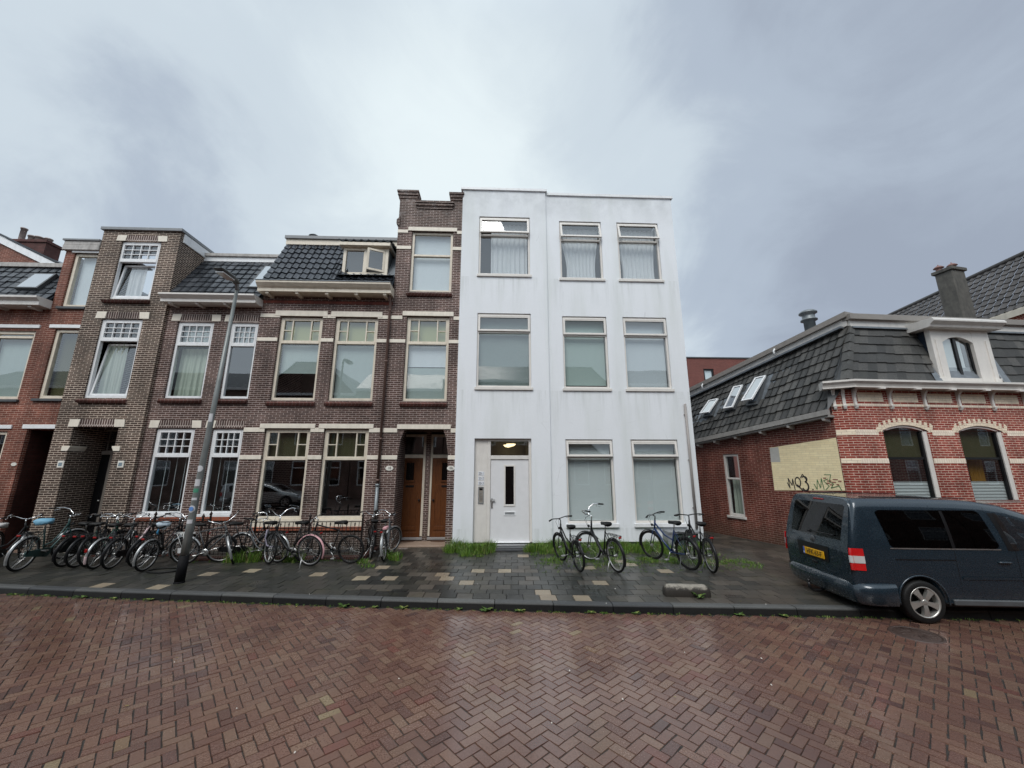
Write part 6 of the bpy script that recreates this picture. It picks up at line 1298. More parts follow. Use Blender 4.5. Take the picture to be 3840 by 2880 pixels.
bicycle('black bicycle with black mudguards squeezed between the two silver mudguard ones', -9.5, 10.05, 104, -5, -20, frame=M_black, rim='black', group=GB)
bicycle('upright black bicycle leaning right, just left of the plastic bag', -8.35, 10.0, 88, 8, 30, frame=M_black, rim='grey', chaincase=M_black, group=GB)
bicycle('black bicycle leaning on the fence behind the white racked one', -6.75, 10.42, 20, 12, 10, kind='dutch', frame=M_black, guardmat=M_black, rim='grey', stand=None, group=GB)
# right group
bicycle('black trekking bicycle left of the silver barred one', 1.875, 9.17, 102, -6, 8, kind='trekking', frame=M_black, rim='black', bars='flat', barmat=M_black, guardmat=M_black, chaincase=False, group=GR)
bicycle('black bicycle with high silver handlebar before the blinds', 2.70, 9.09, 106, -5, 30, kind='open', frame=M_black, rim='silver', bars='high', guardmat=M_black, chaincase=False, group=GR, scale=1.04)
bicycle('black and blue sports bicycle before the right window', 4.39, 9.2, 110, -5, 10, kind='trekking', frame=paint('blue_black_frame', (.012, .03, .10), .3), rim='black', bars='flat', barmat=M_black, guardmat=M_black, chaincase=False, group=GR, scale=1.04)
bicycle('slim bicycle at the building corner by the drainpipe', 4.78, 8.97, 84, -4, -5, kind='trekking', frame=M_black, rim='grey', bars='flat', barmat=M_black, guardmat=M_black, chaincase=False, group=GR, scale=1.04)

# ------------------------------------------------------------------ van
def car(name, label, cat, x, y, yaw, paintm, hz=1.0, lenf=1.0, plate=None, glassm=None, detail=True):
    H = thing(name, label, cat, (x, y, 0)); glassm = glassm or M_glassCar
    Mv = Matrix.Translation((x, y, 0)) @ Matrix.Rotation(R(yaw), 4, 'Z') @ Matrix.Scale(lenf, 4)
    H['_base'] = (x, y, 0)
    XS = [-.97, -.94, -.88, -.78, -.60, -.3, 0, .4, .9, 1.25, 1.6, 1.95, 2.2, 2.45, 2.7, 2.95, 3.2, 3.45, 3.65, 3.78, 3.83]
    ZT = [1.86, 1.875, 1.885, 1.895, 1.90, 1.90, 1.90, 1.895, 1.88, 1.855, 1.80, 1.68, 1.52, 1.34, 1.17, 1.10, 1.05, .98, .88, .74, .66]
    ZT = [z if hz == 1.0 else .55 + (z - .55) * hz for z in ZT]
    ZB = [.36, .33, .32, .31, .30, .28, .28, .28, .28, .28, .28, .28, .28, .28, .28, .28, .29, .30, .32, .36, .42]
    HW = [.80, .845, .875, .888, .892, .895, .897, .897, .897, .897, .897, .895, .89, .885, .88, .875, .86, .83, .77, .68, .60]
    Xd = np.concatenate([np.linspace(-.97, -.6, 10), np.linspace(-.55, 3.4, 80), np.linspace(3.45, 3.83, 12)])
    fz = [0, .0, .04, .14, .30, .45, .56, .66, .76, .86, .925, .965, .99, 1.0]
    fw = [.0, .88, .955, .99, 1.0, 1.0, .994, .98, .958, .928, .896, .845, .70, .0]
    def sec(X):
        zt, zb, hw = (float(np.interp(X, XS, q)) for q in (ZT, ZB, HW)); 
        fwx = [a if X < 1.9 else (a * (1 - .0 * k) if k < 7 else a + (1 - a) * 0.0) for k, a in enumerate(fw)]
        return zt, zb, hw, fwx
    def side_y(X, z):
        zt, zb, hw, fwx = sec(X); t = (z - zb) / (zt - zb); return hw * float(np.interp(t, fz[1:], fwx[1:]))
    def leanx(X, z):   # the tailgate leans forward towards the roof
        k = max(0, 1 - (X + .97) / .55); l = 0.0
        if z > 1.02: l = .24 * ((z - 1.02) / .88) ** 1.25
        return l * k * k
    T = np.linspace(0, 1, 46); tw_ = np.interp(T, [i / (len(fz) - 1) for i in range(len(fz))], range(len(fz)))
    def smooth_prof(n=40):
        out = []
        for i in range(n + 1):
            u = i / n * (len(fz) - 1); k = min(int(u), len(fz) - 2); f_ = u - k; p = [max(0, min(len(fz) - 1, k + d)) for d in (-1, 0, 1, 2)]
            def cr(a): return .5 * ((2 * a[p[1]]) + (-a[p[0]] + a[p[2]]) * f_ + (2 * a[p[0]] - 5 * a[p[1]] + 4 * a[p[2]] - a[p[3]]) * f_ ** 2 + (-a[p[0]] + 3 * a[p[1]] - 3 * a[p[2]] + a[p[3]]) * f_ ** 3)
            out.append((cr(fz), max(0, cr(fw))))
        return out
    PR = smooth_prof(); n = len(PR); mb = MB(); vs = []
    for X in Xd:
        zt, zb, hw, _ = sec(X)
        ring = []
        for (z_, w_) in PR: zz = zb + z_ * (zt - zb); ring.append((X + leanx(X, zz), -hw * w_, zz))
        for (z_, w_) in PR[-2:0:-1]: zz = zb + z_ * (zt - zb); ring.append((X + leanx(X, zz), hw * w_, zz))
        vs += ring
    m_ = len(ring); F_ = [(i*m_+k, (i+1)*m_+k, (i+1)*m_+(k+1)%m_, i*m_+(k+1)%m_) for i in range(len(Xd)-1) for k in range(m_)]
    # caps as strips between both sides
    def cap(o_, flip):
        fs = []
        for k in range(0, n - 1):
            a, b = k, k + 1; c = (m_ - k) % m_; d = (m_ - k - 1) % m_
            q = [o_ + a, o_ + b] + ([o_ + d] if d != b else []) + ([o_ + c] if c != a else []); fs.append(tuple(q[::-1] if flip else q))
        return fs
    mb.add(vs, F_, True); mb.f += cap(0, True) + cap((len(Xd) - 1) * m_, False); mb.sm += [False] * ((n - 1) * 2)
    body = mb.build('body', paintm, H, Mv)
    # wheel arches cut from the shell
    cut = MB()
    for wx in (0, 3.0): cut.cyl((wx, -1.2, .33), (wx, -.62, .33), .366, n=40); cut.cyl((wx, .62, .33), (wx, 1.2, .33), .366, n=40)
    co = cut.build('cutter', M_black, None, Mv); md = body.modifiers.new('arch', 'BOOLEAN'); md.operation = 'DIFFERENCE'; md.solver = 'EXACT'; md.object = co
    dg = bpy.context.evaluated_depsgraph_get(); me2 = bpy.data.meshes.new_from_object(body.evaluated_get(dg)); body.modifiers.clear(); body.data = me2; bpy.data.objects.remove(co)
    body.data.materials.clear(); body.data.materials.append(paintm)
    if len(body.data.materials) == 1:
        for p_ in body.data.polygons: p_.material_index = 0
    def panel(nm, x0, x1, zb_, zt_, mat, side=-1, off=.006, par=None, nx=24, nz=8, x0t=None, x1t=None):
        """sheet that follows the side; x edges may slant (x0 at bottom, x0t at top)"""
        q = MB(); v_ = []
        for i in range(nx + 1):
            u = i / nx; zb__ = zb_(u) if callable(zb_) else zb_; zt__ = zt_(u) if callable(zt_) else zt_
            for j_ in range(nz + 1):
                t = j_ / nz; z = zb__ + (zt__ - zb__) * t; xa = x0 + ((x0t if x0t is not None else x0) - x0) * t; xb = x1 + ((x1t if x1t is not None else x1) - x1) * t
                X = xa + (xb - xa) * u; v_.append((X + leanx(X, z) * .0, side * (side_y(X, z) + off), z))
        q.add(v_, [(i*(nz+1)+j_, (i+1)*(nz+1)+j_, (i+1)*(nz+1)+j_+1, i*(nz+1)+j_+1) for i in range(nx) for j_ in range(nz)], True); return q.build(nm, mat, H if par is None else par, Mv if par is None else None)
    zz = lambda z: z if hz == 1.0 else .55 + (z - .55) * hz
    rnd_ = lambda lo, hi, r_=.05: (lambda u: lo + (0.0 if .03 < u < .97 else (r_ * (1 - min(u, 1 - u) / .03) ** 2))), 
    def lo_(b, r_=.05): return lambda u: b + (r_ * (1 - min(u, 1 - u) / .05) ** 2 if min(u, 1 - u) < .05 else 0)
    def hi_(b, r_=.04): return lambda u: b - (r_ * (1 - min(u, 1 - u) / .05) ** 2 if min(u, 1 - u) < .05 else 0)
    for side in (-1, 1):
        panel('side_window', -.36, 1.30, lo_(zz(1.115)), hi_(zz(1.70)), glassm, side, x0t=-.46, x1t=1.17, nx=60)
        panel('window_divider', .575, .625, zz(1.12), zz(1.69), M_black, side, .010, nx=2, x0t=.55, x1t=.60)
        panel('window_trim', -.37, 1.31, zz(1.10), zz(1.118), M_alu, side, .008, nx=30, nz=1)
        panel('front_window', 1.50, 2.62, lambda u: zz(1.10 - .02 * u), lambda u: zz(1.64 - .50 * u ** 1.7), M_glassDark if hz == 1 else glassm, side, x0t=1.38, x1t=2.45, nx=30)
        panel('door_pillar', 1.42, 1.58, zz(1.09), zz(1.66), M_black, side, .004, x0t=1.30, x1t=1.44, nx=6)
        if detail:
            panel('side_moulding', .64, 2.75, .66, .70, paintm, side, .014, nx=20, nz=2); panel('sliding_rail', -.32, .60, .935, .95, M_black, side, .006, nx=12, nz=1)
            for (xa, xb, za, zb__) in ((.60, .575, .34, 1.09), (1.52, 1.50, .34, 1.09), (2.62, 2.64, .40, 1.05)): panel('door_gap', xa - .004, xa + .004, za, zb__, M_black, side, .002, nx=1, nz=10)
            panel('roof_gap', .42, .428, 1.72, 1.885, M_black, side, .002, nx=1, nz=8); panel('roof_gap', 1.27, 1.278, 1.70, 1.845, M_black, side, .002, nx=1, nz=8)
            for hx in (1.22, 1.62):
                q = MB(Mv if False else None); yy = side * (side_y(hx, .92) + .022); q.tube([(hx, yy - side * .02, .915), (hx + .02, yy, .92), (hx + .16, yy, .92), (hx + .18, yy - side * .02, .915)], .014, 8); q.build('door_handle', paintm, H, Mv)
            q = MB(); q.tube([(.372 * math.cos(R(a_)), side * .893, .33 + .372 * math.sin(R(a_))) for a_ in range(-8, 189, 7)], .014, 6); q.build('wheel_arch_lip', paintm, H, Mv)
            q = MB(); q.bbox(.45, 2.55, side * .865 - .03, side * .865 + .03, .27, .36, .015); q.build('sill', M_dkgrey, H, Mv)
        # wheels
        for wx in (0, 3.0):
            q = MB(); c = (wx, side * .80, .315); r_ = .315
            q.lathe([(.215, -.10), (.25, -.105), (.29, -.10), (.308, -.085), (r_, -.06), (r_, .06), (.308, .085), (.29, .10), (.25, .105), (.215, .10)], c, 'y', 40); Wq = q.build('wheel', M_blackrub, H, Mv)
            q = MB(); yo = side * .895
            q.lathe([(.225, side * -.03), (.228, side * .008), (.218, side * .010), (.205, side * -.01), (.20, side * -.09)], (wx, yo, .315), 'y', 40)
            for k in range(5):
                a_ = R(90 + 72 * k + (35 if wx == 0 else 10)); ca_, sa_ = math.cos(a_), math.sin(a_); tx, tz_ = -sa_, ca_; v_ = []
                for (rr, ww, dy) in ((.035, .030, -.005), (.09, .030, .004), (.15, .038, .004), (.212, .060, -.004)):
                    for s_ in (-1, 1): v_.append((wx + rr * ca_ + s_ * ww * tx, yo + side * dy, .315 + rr * sa_ + s_ * ww * tz_))
                    for s_ in (-1, 1): v_.append((wx + rr * ca_ + s_ * ww * tx, yo - side * .05, .315 + rr * sa_ + s_ * ww * tz_))
                q.add(v_, [(4*i, 4*i+1, 4*i+5, 4*i+4) for i in range(3)] + [(4*i, 4*i+4, 4*i+6, 4*i+2) for i in range(3)] + [(4*i+1, 4*i+3, 4*i+7, 4*i+5) for i in range(3)])
            q.lathe([(0, side * .004), (.03, side * .004), (.042, -side * .004), (.045, -side * .05)], (wx, yo, .315), 'y', 20); q.build('rim', M_rim, Wq)
            q = MB(); q.cyl((wx, side * .80, .315), (wx, side * .805, .315), .21, n=30); q.build('brake_disc', M_black, Wq)
            if wx == 0 or True: q = MB(); q.cyl((wx, side * .60, .33), (wx, side * .62, .33), .40, n=30); q.build('wheel_housing', M_black, H, Mv)
    q = MB(); q.box(-.7, 3.5, -.7, .7, .20, .34); q.build('underbody', M_black, H, Mv)
    # tailgate
    def rx(y_, z, off=.012):   # x of the rear surface
        X = -.97; zt, zb, hw, _ = sec(X); return -.97 + leanx(-.97, z) - off + .0
    def rpatch(nm, pts, mat, off=.008, par=None):
        q = MB(); v_ = [(rx(p[0], p[1], off), p[0], p[1]) for p in pts]; q.add(v_, [tuple(range(len(v_)))]); return q.build(nm, mat, H if par is None else par, Mv if par is None else None)
    def rgrid(nm, y0, y1, z0_, z1_, mat, off=.008, taper=.0, r_=.06, nz=14):
        q = MB(); v_ = []; 
        for j_ in range(nz + 1):
            t = j_ / nz; z = z0_ + (z1_ - z0_) * t; cut_ = 0; d_ = min(t, 1 - t) * (z1_ - z0_)
            if d_ < r_: cut_ = r_ * (1 - math.sqrt(max(0, 1 - (1 - d_ / r_) ** 2)))
            ya, yb = y0 + cut_ + taper * t, y1 - cut_ - taper * t
            for i in range(9): yy = ya + (yb - ya) * i / 8; v_.append((rx(yy, z, off) + .022 * (abs(yy) / .8) ** 3, yy, z))
        q.add(v_, [(j_*9+i+1, j_*9+i, (j_+1)*9+i, (j_+1)*9+i+1) for j_ in range(nz) for i in range(8)], True); return q.build(nm, mat, H, Mv)
    rgrid('tailgate_window', -.73, .73, zz(1.18), zz(1.76), M_glassCar, .012, .05, .09)
    q = MB(); 
    for side in (-1, 1):
        v_ = []
        lt, lb = zz(1.10), zz(.765)
        L_ = MB()
        def tl(nm, z0_, z1_, mat, par=None, ex=0):
            q = MB(); v_ = []
            nn_ = 12
            for j_ in range(5):
                z = z0_ + (z1_ - z0_) * j_ / 4; y_s = side_y(-.80, z) + .0
                for i in range(nn_ + 1):
                    t = i / nn_
                    if t < .4: yy = y_s - .055 + .06 * (t / .4); xx = rx(yy, z, .014 + ex) + (.045 * (t / .4) ** 2)
                    else: u = (t - .4) / .6; xx = -.94 + .145 * u; yy = side_y(max(xx, -.94), z) + .013 + ex
                    v_.append((xx, side * yy, z))
            q.add(v_, [(j_*(nn_+1)+i, j_*(nn_+1)+i+1, (j_+1)*(nn_+1)+i+1, (j_+1)*(nn_+1)+i) for j_ in range(4) for i in range(nn_)], True); return q.build(nm, mat, H if par is None else par, Mv if par is None else None)
        TL_ = tl('tail_light', lb, lt, M_tail); 
        if detail:
            q = MB(); z0_, z1_ = .875, .985
            T2 = tl('tail_light_lens', z0_, z1_, M_clear, None, .006)
    # gap lines of the tailgate
    for side in (-1, 1):
        q = MB(); v_ = []
        for j_ in range(13):
            z = .56 + (zz(1.86) - .56) * j_ / 12; yy = min(.775, side_y(-.9, z) - .045)
            for dy in (0, .009): v_.append((rx(yy, z, .006) + .03, side * (yy + dy), z))
        q.add(v_, [(2*j_, 2*j_+1, 2*j_+3, 2*j_+2) for j_ in range(12)], True); q.build('tailgate_gap', M_black, H, Mv)
    # bumper
    q = MB(); v_ = []; prof = [(.02, .575), (-.04, .56), (-.075, .515), (-.08, .42), (-.05, .31), (.0, .25)]
    path = [(-.40, .905), (-.62, .905), (-.78, .895), (-.88, .84), (-.925, .70), (-.94, .40), (-.945, 0)]; full_ = path + [(p_[0], -p_[1]) for p_ in path[-2::-1]]
    for i, (bx_, by_) in enumerate(full_):
        a = full_[max(0, i - 1)]; b = full_[min(len(full_) - 1, i + 1)]; tx, ty = b[0] - a[0], b[1] - a[1]; l_ = math.hypot(tx, ty); nx_, ny_ = ty / l_, -tx / l_
        sc_ = .35 if i in (0, len(full_) - 1) else 1
        for (d_, z) in prof: v_.append((bx_ - nx_ * d_ * sc_, by_ - ny_ * d_ * sc_, z))
    q.add(v_, [(i*6+k, i*6+k+1, (i+1)*6+k+1, (i+1)*6+k) for i in range(len(full_)-1) for k in range(5)], True); q.build('rear_bumper', paintm, H, Mv)
    if detail:
        rpatch('plate_recess', [(-.34, .76), (.42, .76), (.45, 1.02), (-.37, 1.02)], M_black, .010)
        q = MB(); q.bbox(rx(0, .87, .032), rx(0, .87, .020), -.27, .27, .80, .925, .004); pl = q.build('number_plate', paint('yellow_plate', (.72, .38, .008), .35, var=.03), H, Mv, label='yellow number plate reading HFK-63-F')
        q = MB(); xp = rx(0, .87, .034); q.quad((xp, .27, .80), (xp, .225, .80), (xp, .225, .925), (xp, .27, .925)); q.build('plate_band', paint('plate_blue', (.03, .10, .45), .4), pl)
        text('plate_text', plate, .125, Matrix.Translation((xp - .001, -.022, .862)) @ Matrix.Rotation(R(-90), 4, 'Z') @ Matrix.Rotation(R(90), 4, 'X'), paint('plate_lettering', (.01, .01, .01), .5, bump=0), pl, .78)
        text('plate_country', 'NL', .035, Matrix.Translation((xp - .001, .248, .825)) @ Matrix.Rotation(R(-90), 4, 'Z') @ Matrix.Rotation(R(90), 4, 'X'), M_white, pl, .8)
        q = MB(); q.lathe([(.0, -.012), (.055, -.010), (.062, 0)], (rx(0, 1.10, .002), .02, 1.10), 'x', 24); q.build('badge', M_dkgrey, H, Mv)
        q = MB(); q.tube([(rx(0, 1.24, .03), .10, 1.235), (rx(0, 1.24, .035), -.20, 1.24), (rx(0, 1.24, .03), -.52, 1.245)], .010, 6); q.cyl((rx(0, 1.23, .0), .10, 1.235), (rx(0, 1.23, .045), .10, 1.235), .022, n=10); q.build('wiper', M_black, H, Mv)
        q = MB(); q.bbox(rx(0, 1.83, .02), rx(0, 1.83, -.04), -.13, .13, 1.805, 1.83, .006); q.build('brake_light', M_red, H, Mv)
        q = MB(); q.bbox(rx(0, .70, .018), rx(0, .7, 0), -.04, .10, .68, .72, .006); q.build('tailgate_handle', M_black, H, Mv)
        q = MB(); q.tube([(-.80, 0, .30), (-.98, 0, .22), (-1.10, 0, .22), (-1.16, 0, .28), (-1.16, 0, .36)], .022, 8); q.lathe([(0, -.03), (.02, -.022), (.028, 0), (.02, .022), (0, .03)], (-1.16, 0, .38), n=12); q.build('tow_bar', M_black, H, Mv)
        q = MB(); q.bbox(-.35, 1.2, -.70, -.67, 1.895, 1.915, .004) if False else q.tube([(-.5, -.62, 1.895), (1.2, -.62, 1.88)], .008, 5); q.tube([(-.5, .62, 1.895), (1.2, .62, 1.88)], .008, 5); q.build('roof_seam', M_black, H, Mv)
        q = MB(); [q.bbox(1.95, 2.10, s_ * 1.02 - .08, s_ * 1.02 + .08, 1.08, 1.24, .03) for s_ in (-1, 1)]; q.build('wing_mirror', paintm, H, Mv)
    # windscreen, head lamps, grille
    q = MB(); v_ = []
    for i in range(9):
        X = 1.98 + .66 * i / 8; zt, zb, hw, _ = sec(X)
        for k in range(9): t = -1 + 2 * k / 8; yy = hw * .66 * t * (1 + .12 * i / 8); v_.append((X, yy, zt + .012 - .035 * abs(t) ** 3))
    q.add(v_, [(i*9+k, (i+1)*9+k, (i+1)*9+k+1, i*9+k+1) for i in range(8) for k in range(8)], True); q.build('windscreen', glassm, H, Mv)
    for s_ in (-1, 1): q = MB(); q.bbox(3.50, 3.72, s_ * .62 - .14, s_ * .62 + .14, zz(.70), zz(.86), .04); q.build('headlight', M_clear, H, Mv)
    q = MB(); q.bbox(3.74, 3.845, -.42, .42, .56, .70, .02); q.build('grille', M_black, H, Mv)
    return H
M_rim = paint('alloy_wheel_silver', (.50, .49, .46), .32, .7, var=.08)
M_tail = paint('red_tail_lens', (.55, .010, .012), .15, bump=0, coat=.6)
g = G('blue_grey_metallic'); nn2 = g.noise(400, 2); wetn = g.noise(30, 4, .7)
M_van = g.finish(g.mix(g.map(nn2, .4, .6, 0, 1), (.012, .025, .038), (.015, .030, .044)), g.map(wetn, .3, .7, .22, .34), .3, coat=.8)
van = car('blue_van', 'dark blue grey people carrier van parked half on the kerb at right', 'van', 6.866, 7.277, -5.7, M_van, plate='HFK-63-F')
sil = car('silver_car', 'silver car parked across the street, mirrored in the lower cream framed window', 'car', -15.9, -2.1, 0, paint('silver_car_paint', (.50, .52, .53), .3, .6, coat=.8), hz=.66, detail=False)

# ------------------------------------------------------------------ concrete block, manhole, tyre on the pavement
o = MB(); L0, L1 = Vector((3.07, 7.44, 0)), Vector((3.86, 7.36, 0)); dv = (L1 - L0).normalized(); nv = Vector((-dv.y, dv.x, 0)); vs = []
sect = [(0, GZ), (-.005, .22), (.015, .275), (.05, .30), (.15, .305), (.19, .285), (.21, .24), (.215, GZ)]; stn = [0, .02, .05, .10] + [.10 + .595 * i / 8 for i in range(1, 8)] + [.695, .745, .775, .795]; rs = random.Random(2)
for s_ in stn:
    e_ = min(s_, .795 - s_); k = clampf(0, 1, e_ / .08); k = math.sin(k * math.pi / 2) * .30 + .70 if k < 1 else 1
    for (d_, z) in sect: p_ = L0 + dv * s_ + nv * (.1075 + (d_ - .1075) * (k * .5 + .5)); vs.append((p_.x + rs.uniform(-.003, .003), p_.y + rs.uniform(-.003, .003), GZ + (z - GZ) * k + rs.uniform(-.003, .003)))
m_ = len(sect); o.add(vs, [(i*m_+k, (i+1)*m_+k, (i+1)*m_+k+1, i*m_+k+1) for i in range(len(stn)-1) for k in range(m_-1)] + [tuple(range(m_)), tuple(range(len(vs)-1, len(vs)-1-m_, -1))], True)
tag(o.build('concrete_block', M_concrete), 'low rounded concrete parking block near the kerb, left of the van', 'parking block')
o = thing('manhole_cover', 'round iron manhole cover in the brick road beside the van wheel', 'manhole cover', (6.18, 6.05, 0))
mb = MB(); mb.lathe([(0, .010), (.25, .010), (.26, .006), (.26, -.02)], (6.18, 6.05, 0), n=32)
for k in range(12): a_ = 2 * math.pi * k / 12; mb.tube([(6.18 + .08 * math.cos(a_), 6.05 + .08 * math.sin(a_), .011), (6.18 + .22 * math.cos(a_), 6.05 + .22 * math.sin(a_), .011)], .006, 4)
mb.build('cover_plate', paint('worn_cast_iron', (.060, .038, .031), .5, .1, bump=.4, var=.3), o); mb = MB(); mb.lathe([(.265, -.02), (.265, .010), (.30, .010), (.31, -.01)], (6.18, 6.05, 0), n=32); mb.build('cover_ring', MATS['worn_cast_iron'], o)
mb = MB(); pts = [(-7.42 + .33 * math.cos(2 * math.pi * i / 30), 9.62 + .20 * math.sin(2 * math.pi * i / 30), GZ + .022) for i in range(30)]; mb.tube(pts, .018, 8, closed=True); tag(mb.build('loose_tyre', M_blackrub), 'loose black bicycle tyre lying on the pavement left of the lamp post', 'tyre')
# tiny bits of litter
litter = []
for i, (lx, ly, lz) in enumerate(((-.35, 8.35, GZ), (2.3, 7.95, GZ), (1.9, 7.15, GZ), (-3.4, 7.85, GZ), (.9, 5.2, .012), (1.35, 4.6, .012), (.55, 4.25, .012), (-2.6, 4.6, .012), (-1.1, 5.1, .012), (2.5, 5.6, .012), (3.1, 4.8, .012), (-4.0, 5.6, .012), (-6.0, 7.0, .012), (-1.7, 3.95, .012), (3.4, 5.4, .012), (4.6, 7.0, GZ))):
    s_ = rng.uniform(.006, .012); mb = MB(); a_ = rng.uniform(0, 3); c_, n_ = math.cos(a_) * s_, math.sin(a_) * s_; mb.add([(lx - c_, ly - n_, lz + .002), (lx + n_, ly - c_, lz + .004), (lx + c_, ly + n_, lz + .009), (lx - n_, ly + c_, lz + .004), (lx, ly, lz + .016)], [(0, 1, 4), (1, 2, 4), (2, 3, 4), (3, 0, 4)]); litter.append(mb)
mb = MB()
for q in litter: mb.add(q.v, q.f)
tag(mb.build('litter', paint('pale_litter', (.7, .68, .62), .5)), None, None, kind='stuff')

ls = random.Random(12); mb = MB()
for i in range(90):
    lx = ls.uniform(-9, 9); where = ls.random()
    if where < .45: ly, lz = ky(lx) - ls.uniform(.02, .14), .012
    elif where < .8: ly, lz = ls.uniform(ky(lx) + .2, 10.3), GZ + .012
    else: ly, lz = ls.uniform(4.0, 6.5), .012
    s_ = ls.uniform(.010, .026); a_ = ls.uniform(0, 6.28); c_, n_ = math.cos(a_) * s_, math.sin(a_) * s_; mb.cur = ls.uniform(.02, 1)
    mb.add([(lx - c_, ly - n_, lz), (lx + n_ * .5, ly - c_ * .5, lz + .006), (lx + c_, ly + n_, lz + .002), (lx - n_ * .5, ly + c_ * .5, lz + .005)], [(0, 1, 2, 3)])
tag(mb.build('fallen_leaves', rndmat('fallen_leaf', [(0, (.05, .03, .018)), (.6, (.13, .08, .03)), (1, (.30, .26, .06))], (.4, .6), 0.0, 8, .1)), 'small wet leaves and dirt scattered on road and pavement', 'leaves', kind='stuff')
# ------------------------------------------------------------------ plants
M_grass = rndmat('wet_grass', [(0, (.035, .080, .010)), (.45, (.085, .180, .020)), (.8, (.140, .25, .030)), (.92, (.20, .25, .06)), (1, (.28, .24, .11))], (.35, .55), 0.0, 8, .15)
def blades(mb, x, y, h, n, spread, seedr, wid=.0045, z0=GZ):
    for i in range(n):
        a_ = seedr.uniform(0, 6.28); rr = spread * math.sqrt(seedr.random()); bx_, by_ = x + rr * math.cos(a_), y + rr * math.sin(a_); hh = h * seedr.uniform(.5, 1.15)
        dx, dy = seedr.gauss(0, .35) * hh, seedr.gauss(-.05, .35) * hh; t = seedr.uniform(0, 3.14); wx, wy = wid * math.cos(t), wid * math.sin(t); mb.cur = seedr.uniform(.02, 1)
        p0, p1, p2 = (bx_, by_, z0), (bx_ + dx * .4, by_ + dy * .4, z0 + hh * .62), (bx_ + dx, by_ + dy, z0 + hh * .92)
        mb.add([(p0[0]-wx, p0[1]-wy, p0[2]), (p0[0]+wx, p0[1]+wy, p0[2]), (p1[0]+wx*.8, p1[1]+wy*.8, p1[2]), (p1[0]-wx*.8, p1[1]-wy*.8, p1[2]), p2], [(0, 1, 2, 3), (3, 2, 4)])
gs = random.Random(3); mb = MB()
for i in range(560):      # strip along the foot of the white building
    x_ = gs.uniform(-1.35, 5.9)
    if -.05 < x_ < .86: continue
    d_ = abs(gs.gauss(0, .38)); y_ = 11.70 - d_
    if x_ < 0: wmax = .95 * math.exp(-((x_ + .65) / .5) ** 2) + .22
    else: wmax = (.75 if x_ < 1.6 else 1.25) + .35 * math.sin(x_ * 2.3)
    if d_ > wmax: continue
    hh = (.25 if d_ < .6 else .11) * (1.15 if x_ < 0 else 1) * (.55 + .6 * (.5 + .5 * math.sin(x_ * 4.1 + d_ * 7))) * gs.uniform(.6, 1.25)
    blades(mb, x_, y_, hh, 46, .11, gs)
for i in range(95):       # low fringe further out
    x_ = gs.uniform(1.1, 6.3); y_ = 10.4 - abs(gs.gauss(0, .30)) - max(0, x_ - 3) * .15 + gs.uniform(-.2, .3)
    blades(mb, x_, y_, gs.uniform(.03, .10), 34, .12, gs)
for i in range(60): x_ = gs.uniform(-7.6, -3.2); blades(mb, x_, 10.5 - abs(gs.gauss(0, .06)), gs.uniform(.02, .07), 12, .08, gs)
for cxg, cyg, hg in ((-6.25, 10.45, .35), (-5.95, 10.42, .38), (-5.1, 10.45, .36), (-4.9, 10.4, .3), (-6.5, 10.45, .25), (-2.5, 10.5, .2), (-2.7, 10.7, .25), (-3.2, 10.2, .12), (-3.0, 9.85, .06)): blades(mb, cxg, cyg, hg, 80, .17, gs, .007)
tag(mb.build('grass', M_grass), 'tufts of wet green grass at the foot of the house fronts', 'grass', kind='stuff')
mb = MB()
for i in range(700):       # thin moss and grass in the joints
    if i < 260: x_ = gs.uniform(-9.5, 8.5); y_ = ky(x_) - .015 - abs(gs.gauss(0, .02)); z_ = .0; h_ = gs.uniform(.01, .035)
    else: x_ = gs.uniform(.9, 6.4); y_ = gs.gauss(9.9, .45); z_ = GZ; h_ = gs.uniform(.01, .03)
    blades(mb, x_, y_, h_, 8, .035, gs, .004, z_)
tag(mb.build('joint_grass', M_grass), 'fine grass growing in the pavement joints', 'grass', kind='stuff')
M_leaf = rndmat('weed_leaf', [(0, (.05, .10, .018)), (.6, (.095, .165, .035)), (1, (.24, .25, .07))], (.35, .5), 0.0, 8, .1)
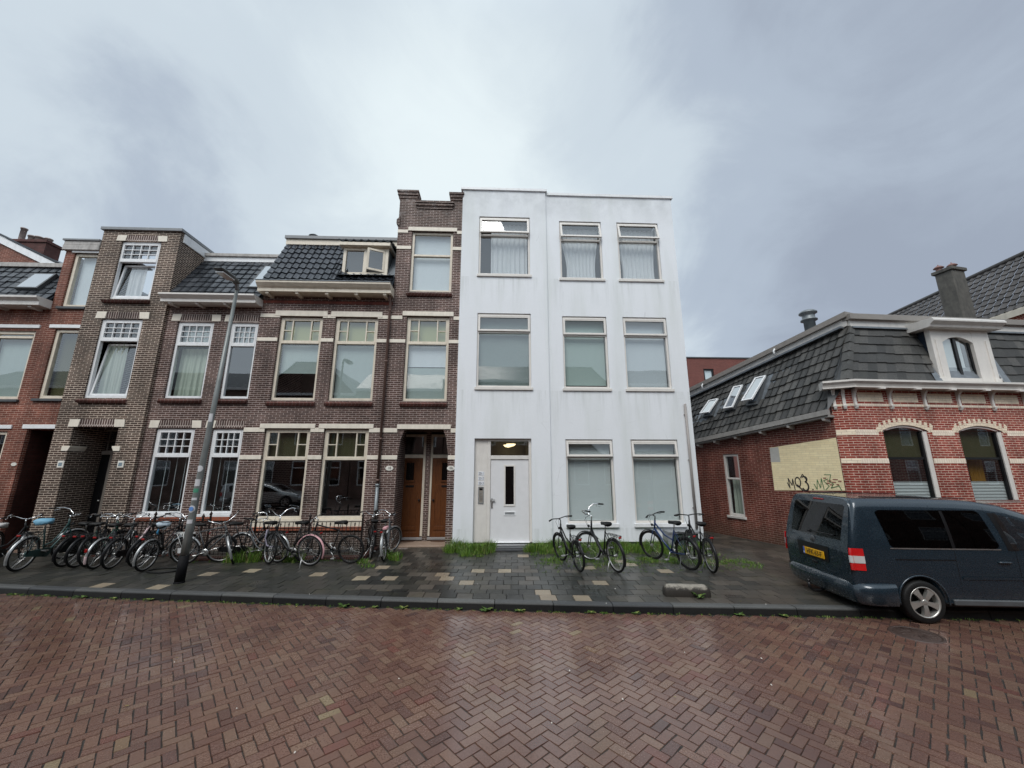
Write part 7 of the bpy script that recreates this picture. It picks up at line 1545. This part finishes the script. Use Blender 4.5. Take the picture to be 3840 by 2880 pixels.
def weed(seed, size, n):
    r_ = random.Random(seed); mb = MB()
    for k in range(n):
        a_ = 2 * math.pi * k / n + r_.uniform(-.3, .3); L_ = size * r_.uniform(.6, 1.1); up = r_.uniform(.3, .9); w_ = L_ * .22; c_, s_ = math.cos(a_), math.sin(a_); mb.cur = r_.uniform(.02, 1); v_ = []
        for t, ww in ((0, .15), (.35, .8), (.7, 1), (1, .05)):
            x_ = L_ * t; z_ = up * L_ * (t - .55 * t * t) + .004
            v_ += [(x_ * c_ - ww * w_ * s_, x_ * s_ + ww * w_ * c_, z_ + .15 * ww * w_), (x_ * c_, x_ * s_, z_), (x_ * c_ + ww * w_ * s_, x_ * s_ - ww * w_ * c_, z_ + .15 * ww * w_)]
        mb.add(v_, [(3*i+j_, 3*i+j_+1, 3*i+j_+4, 3*i+j_+3) for i in range(3) for j_ in range(2)], True)
    return mb.mesh('weed', M_leaf)
WM = [weed(i, .095, 7 + 2 * i) for i in range(4)]
wd = [(-8.55, .7, 'tiny yellowish weed at the kerb, second from the left end'), (-7.75, 1.25, 'bushy weed at the kerb below the leftmost bicycles'), (-7.1, .8, 'small weed in the gutter under the black bicycle wheels'), (-6.35, .9, 'pale weed in the gutter beside the lamp post'), (-9.2, .5, 'leftmost speck of weed at the kerb'),
      (-2.66, 1.15, 'bright two leaved weed in the gutter below the sports bicycle'), (-2.1, .7, 'small weed with a dry leaf in the gutter right of the bright one'), (-1.6, 1.0, 'leafy weed at the kerb left of the porch'), (-.62, .8, 'weed at the kerb below the porch, left of the bushiest one'), (-.15, 1.6, 'bushiest weed at the kerb below the white entrance door'), (.42, 1.1, 'weed at the kerb just right of the bushiest one'), (1.62, 1.0, 'spread weed in the gutter before the left pair of bicycles'), (2.36, .9, 'weed in the gutter before the concrete block'), (4.05, 1.2, 'round leaved weed at the kerb right of the concrete block'), (4.75, .8, 'weed with yellow leaf at the kerb behind the van')]
for i, (wx_, sz, lb) in enumerate(wd):
    o = bpy.data.objects.new('weed', WM[i % 4]); col.objects.link(o); o.location = (wx_, ky(wx_) - .03, .0); o.rotation_euler = (0, 0, i * 1.3); o.scale = (sz, sz, sz); tag(o, lb, 'weed', 'weeds growing along the kerb')
o = bpy.data.objects.new('weed', WM[1]); col.objects.link(o); o.location = (3.62, 7.33, GZ); o.scale = (1.3, 1.3, 2.2); tag(o, 'tall thin weed growing against the concrete block', 'weed', 'weeds growing along the kerb')
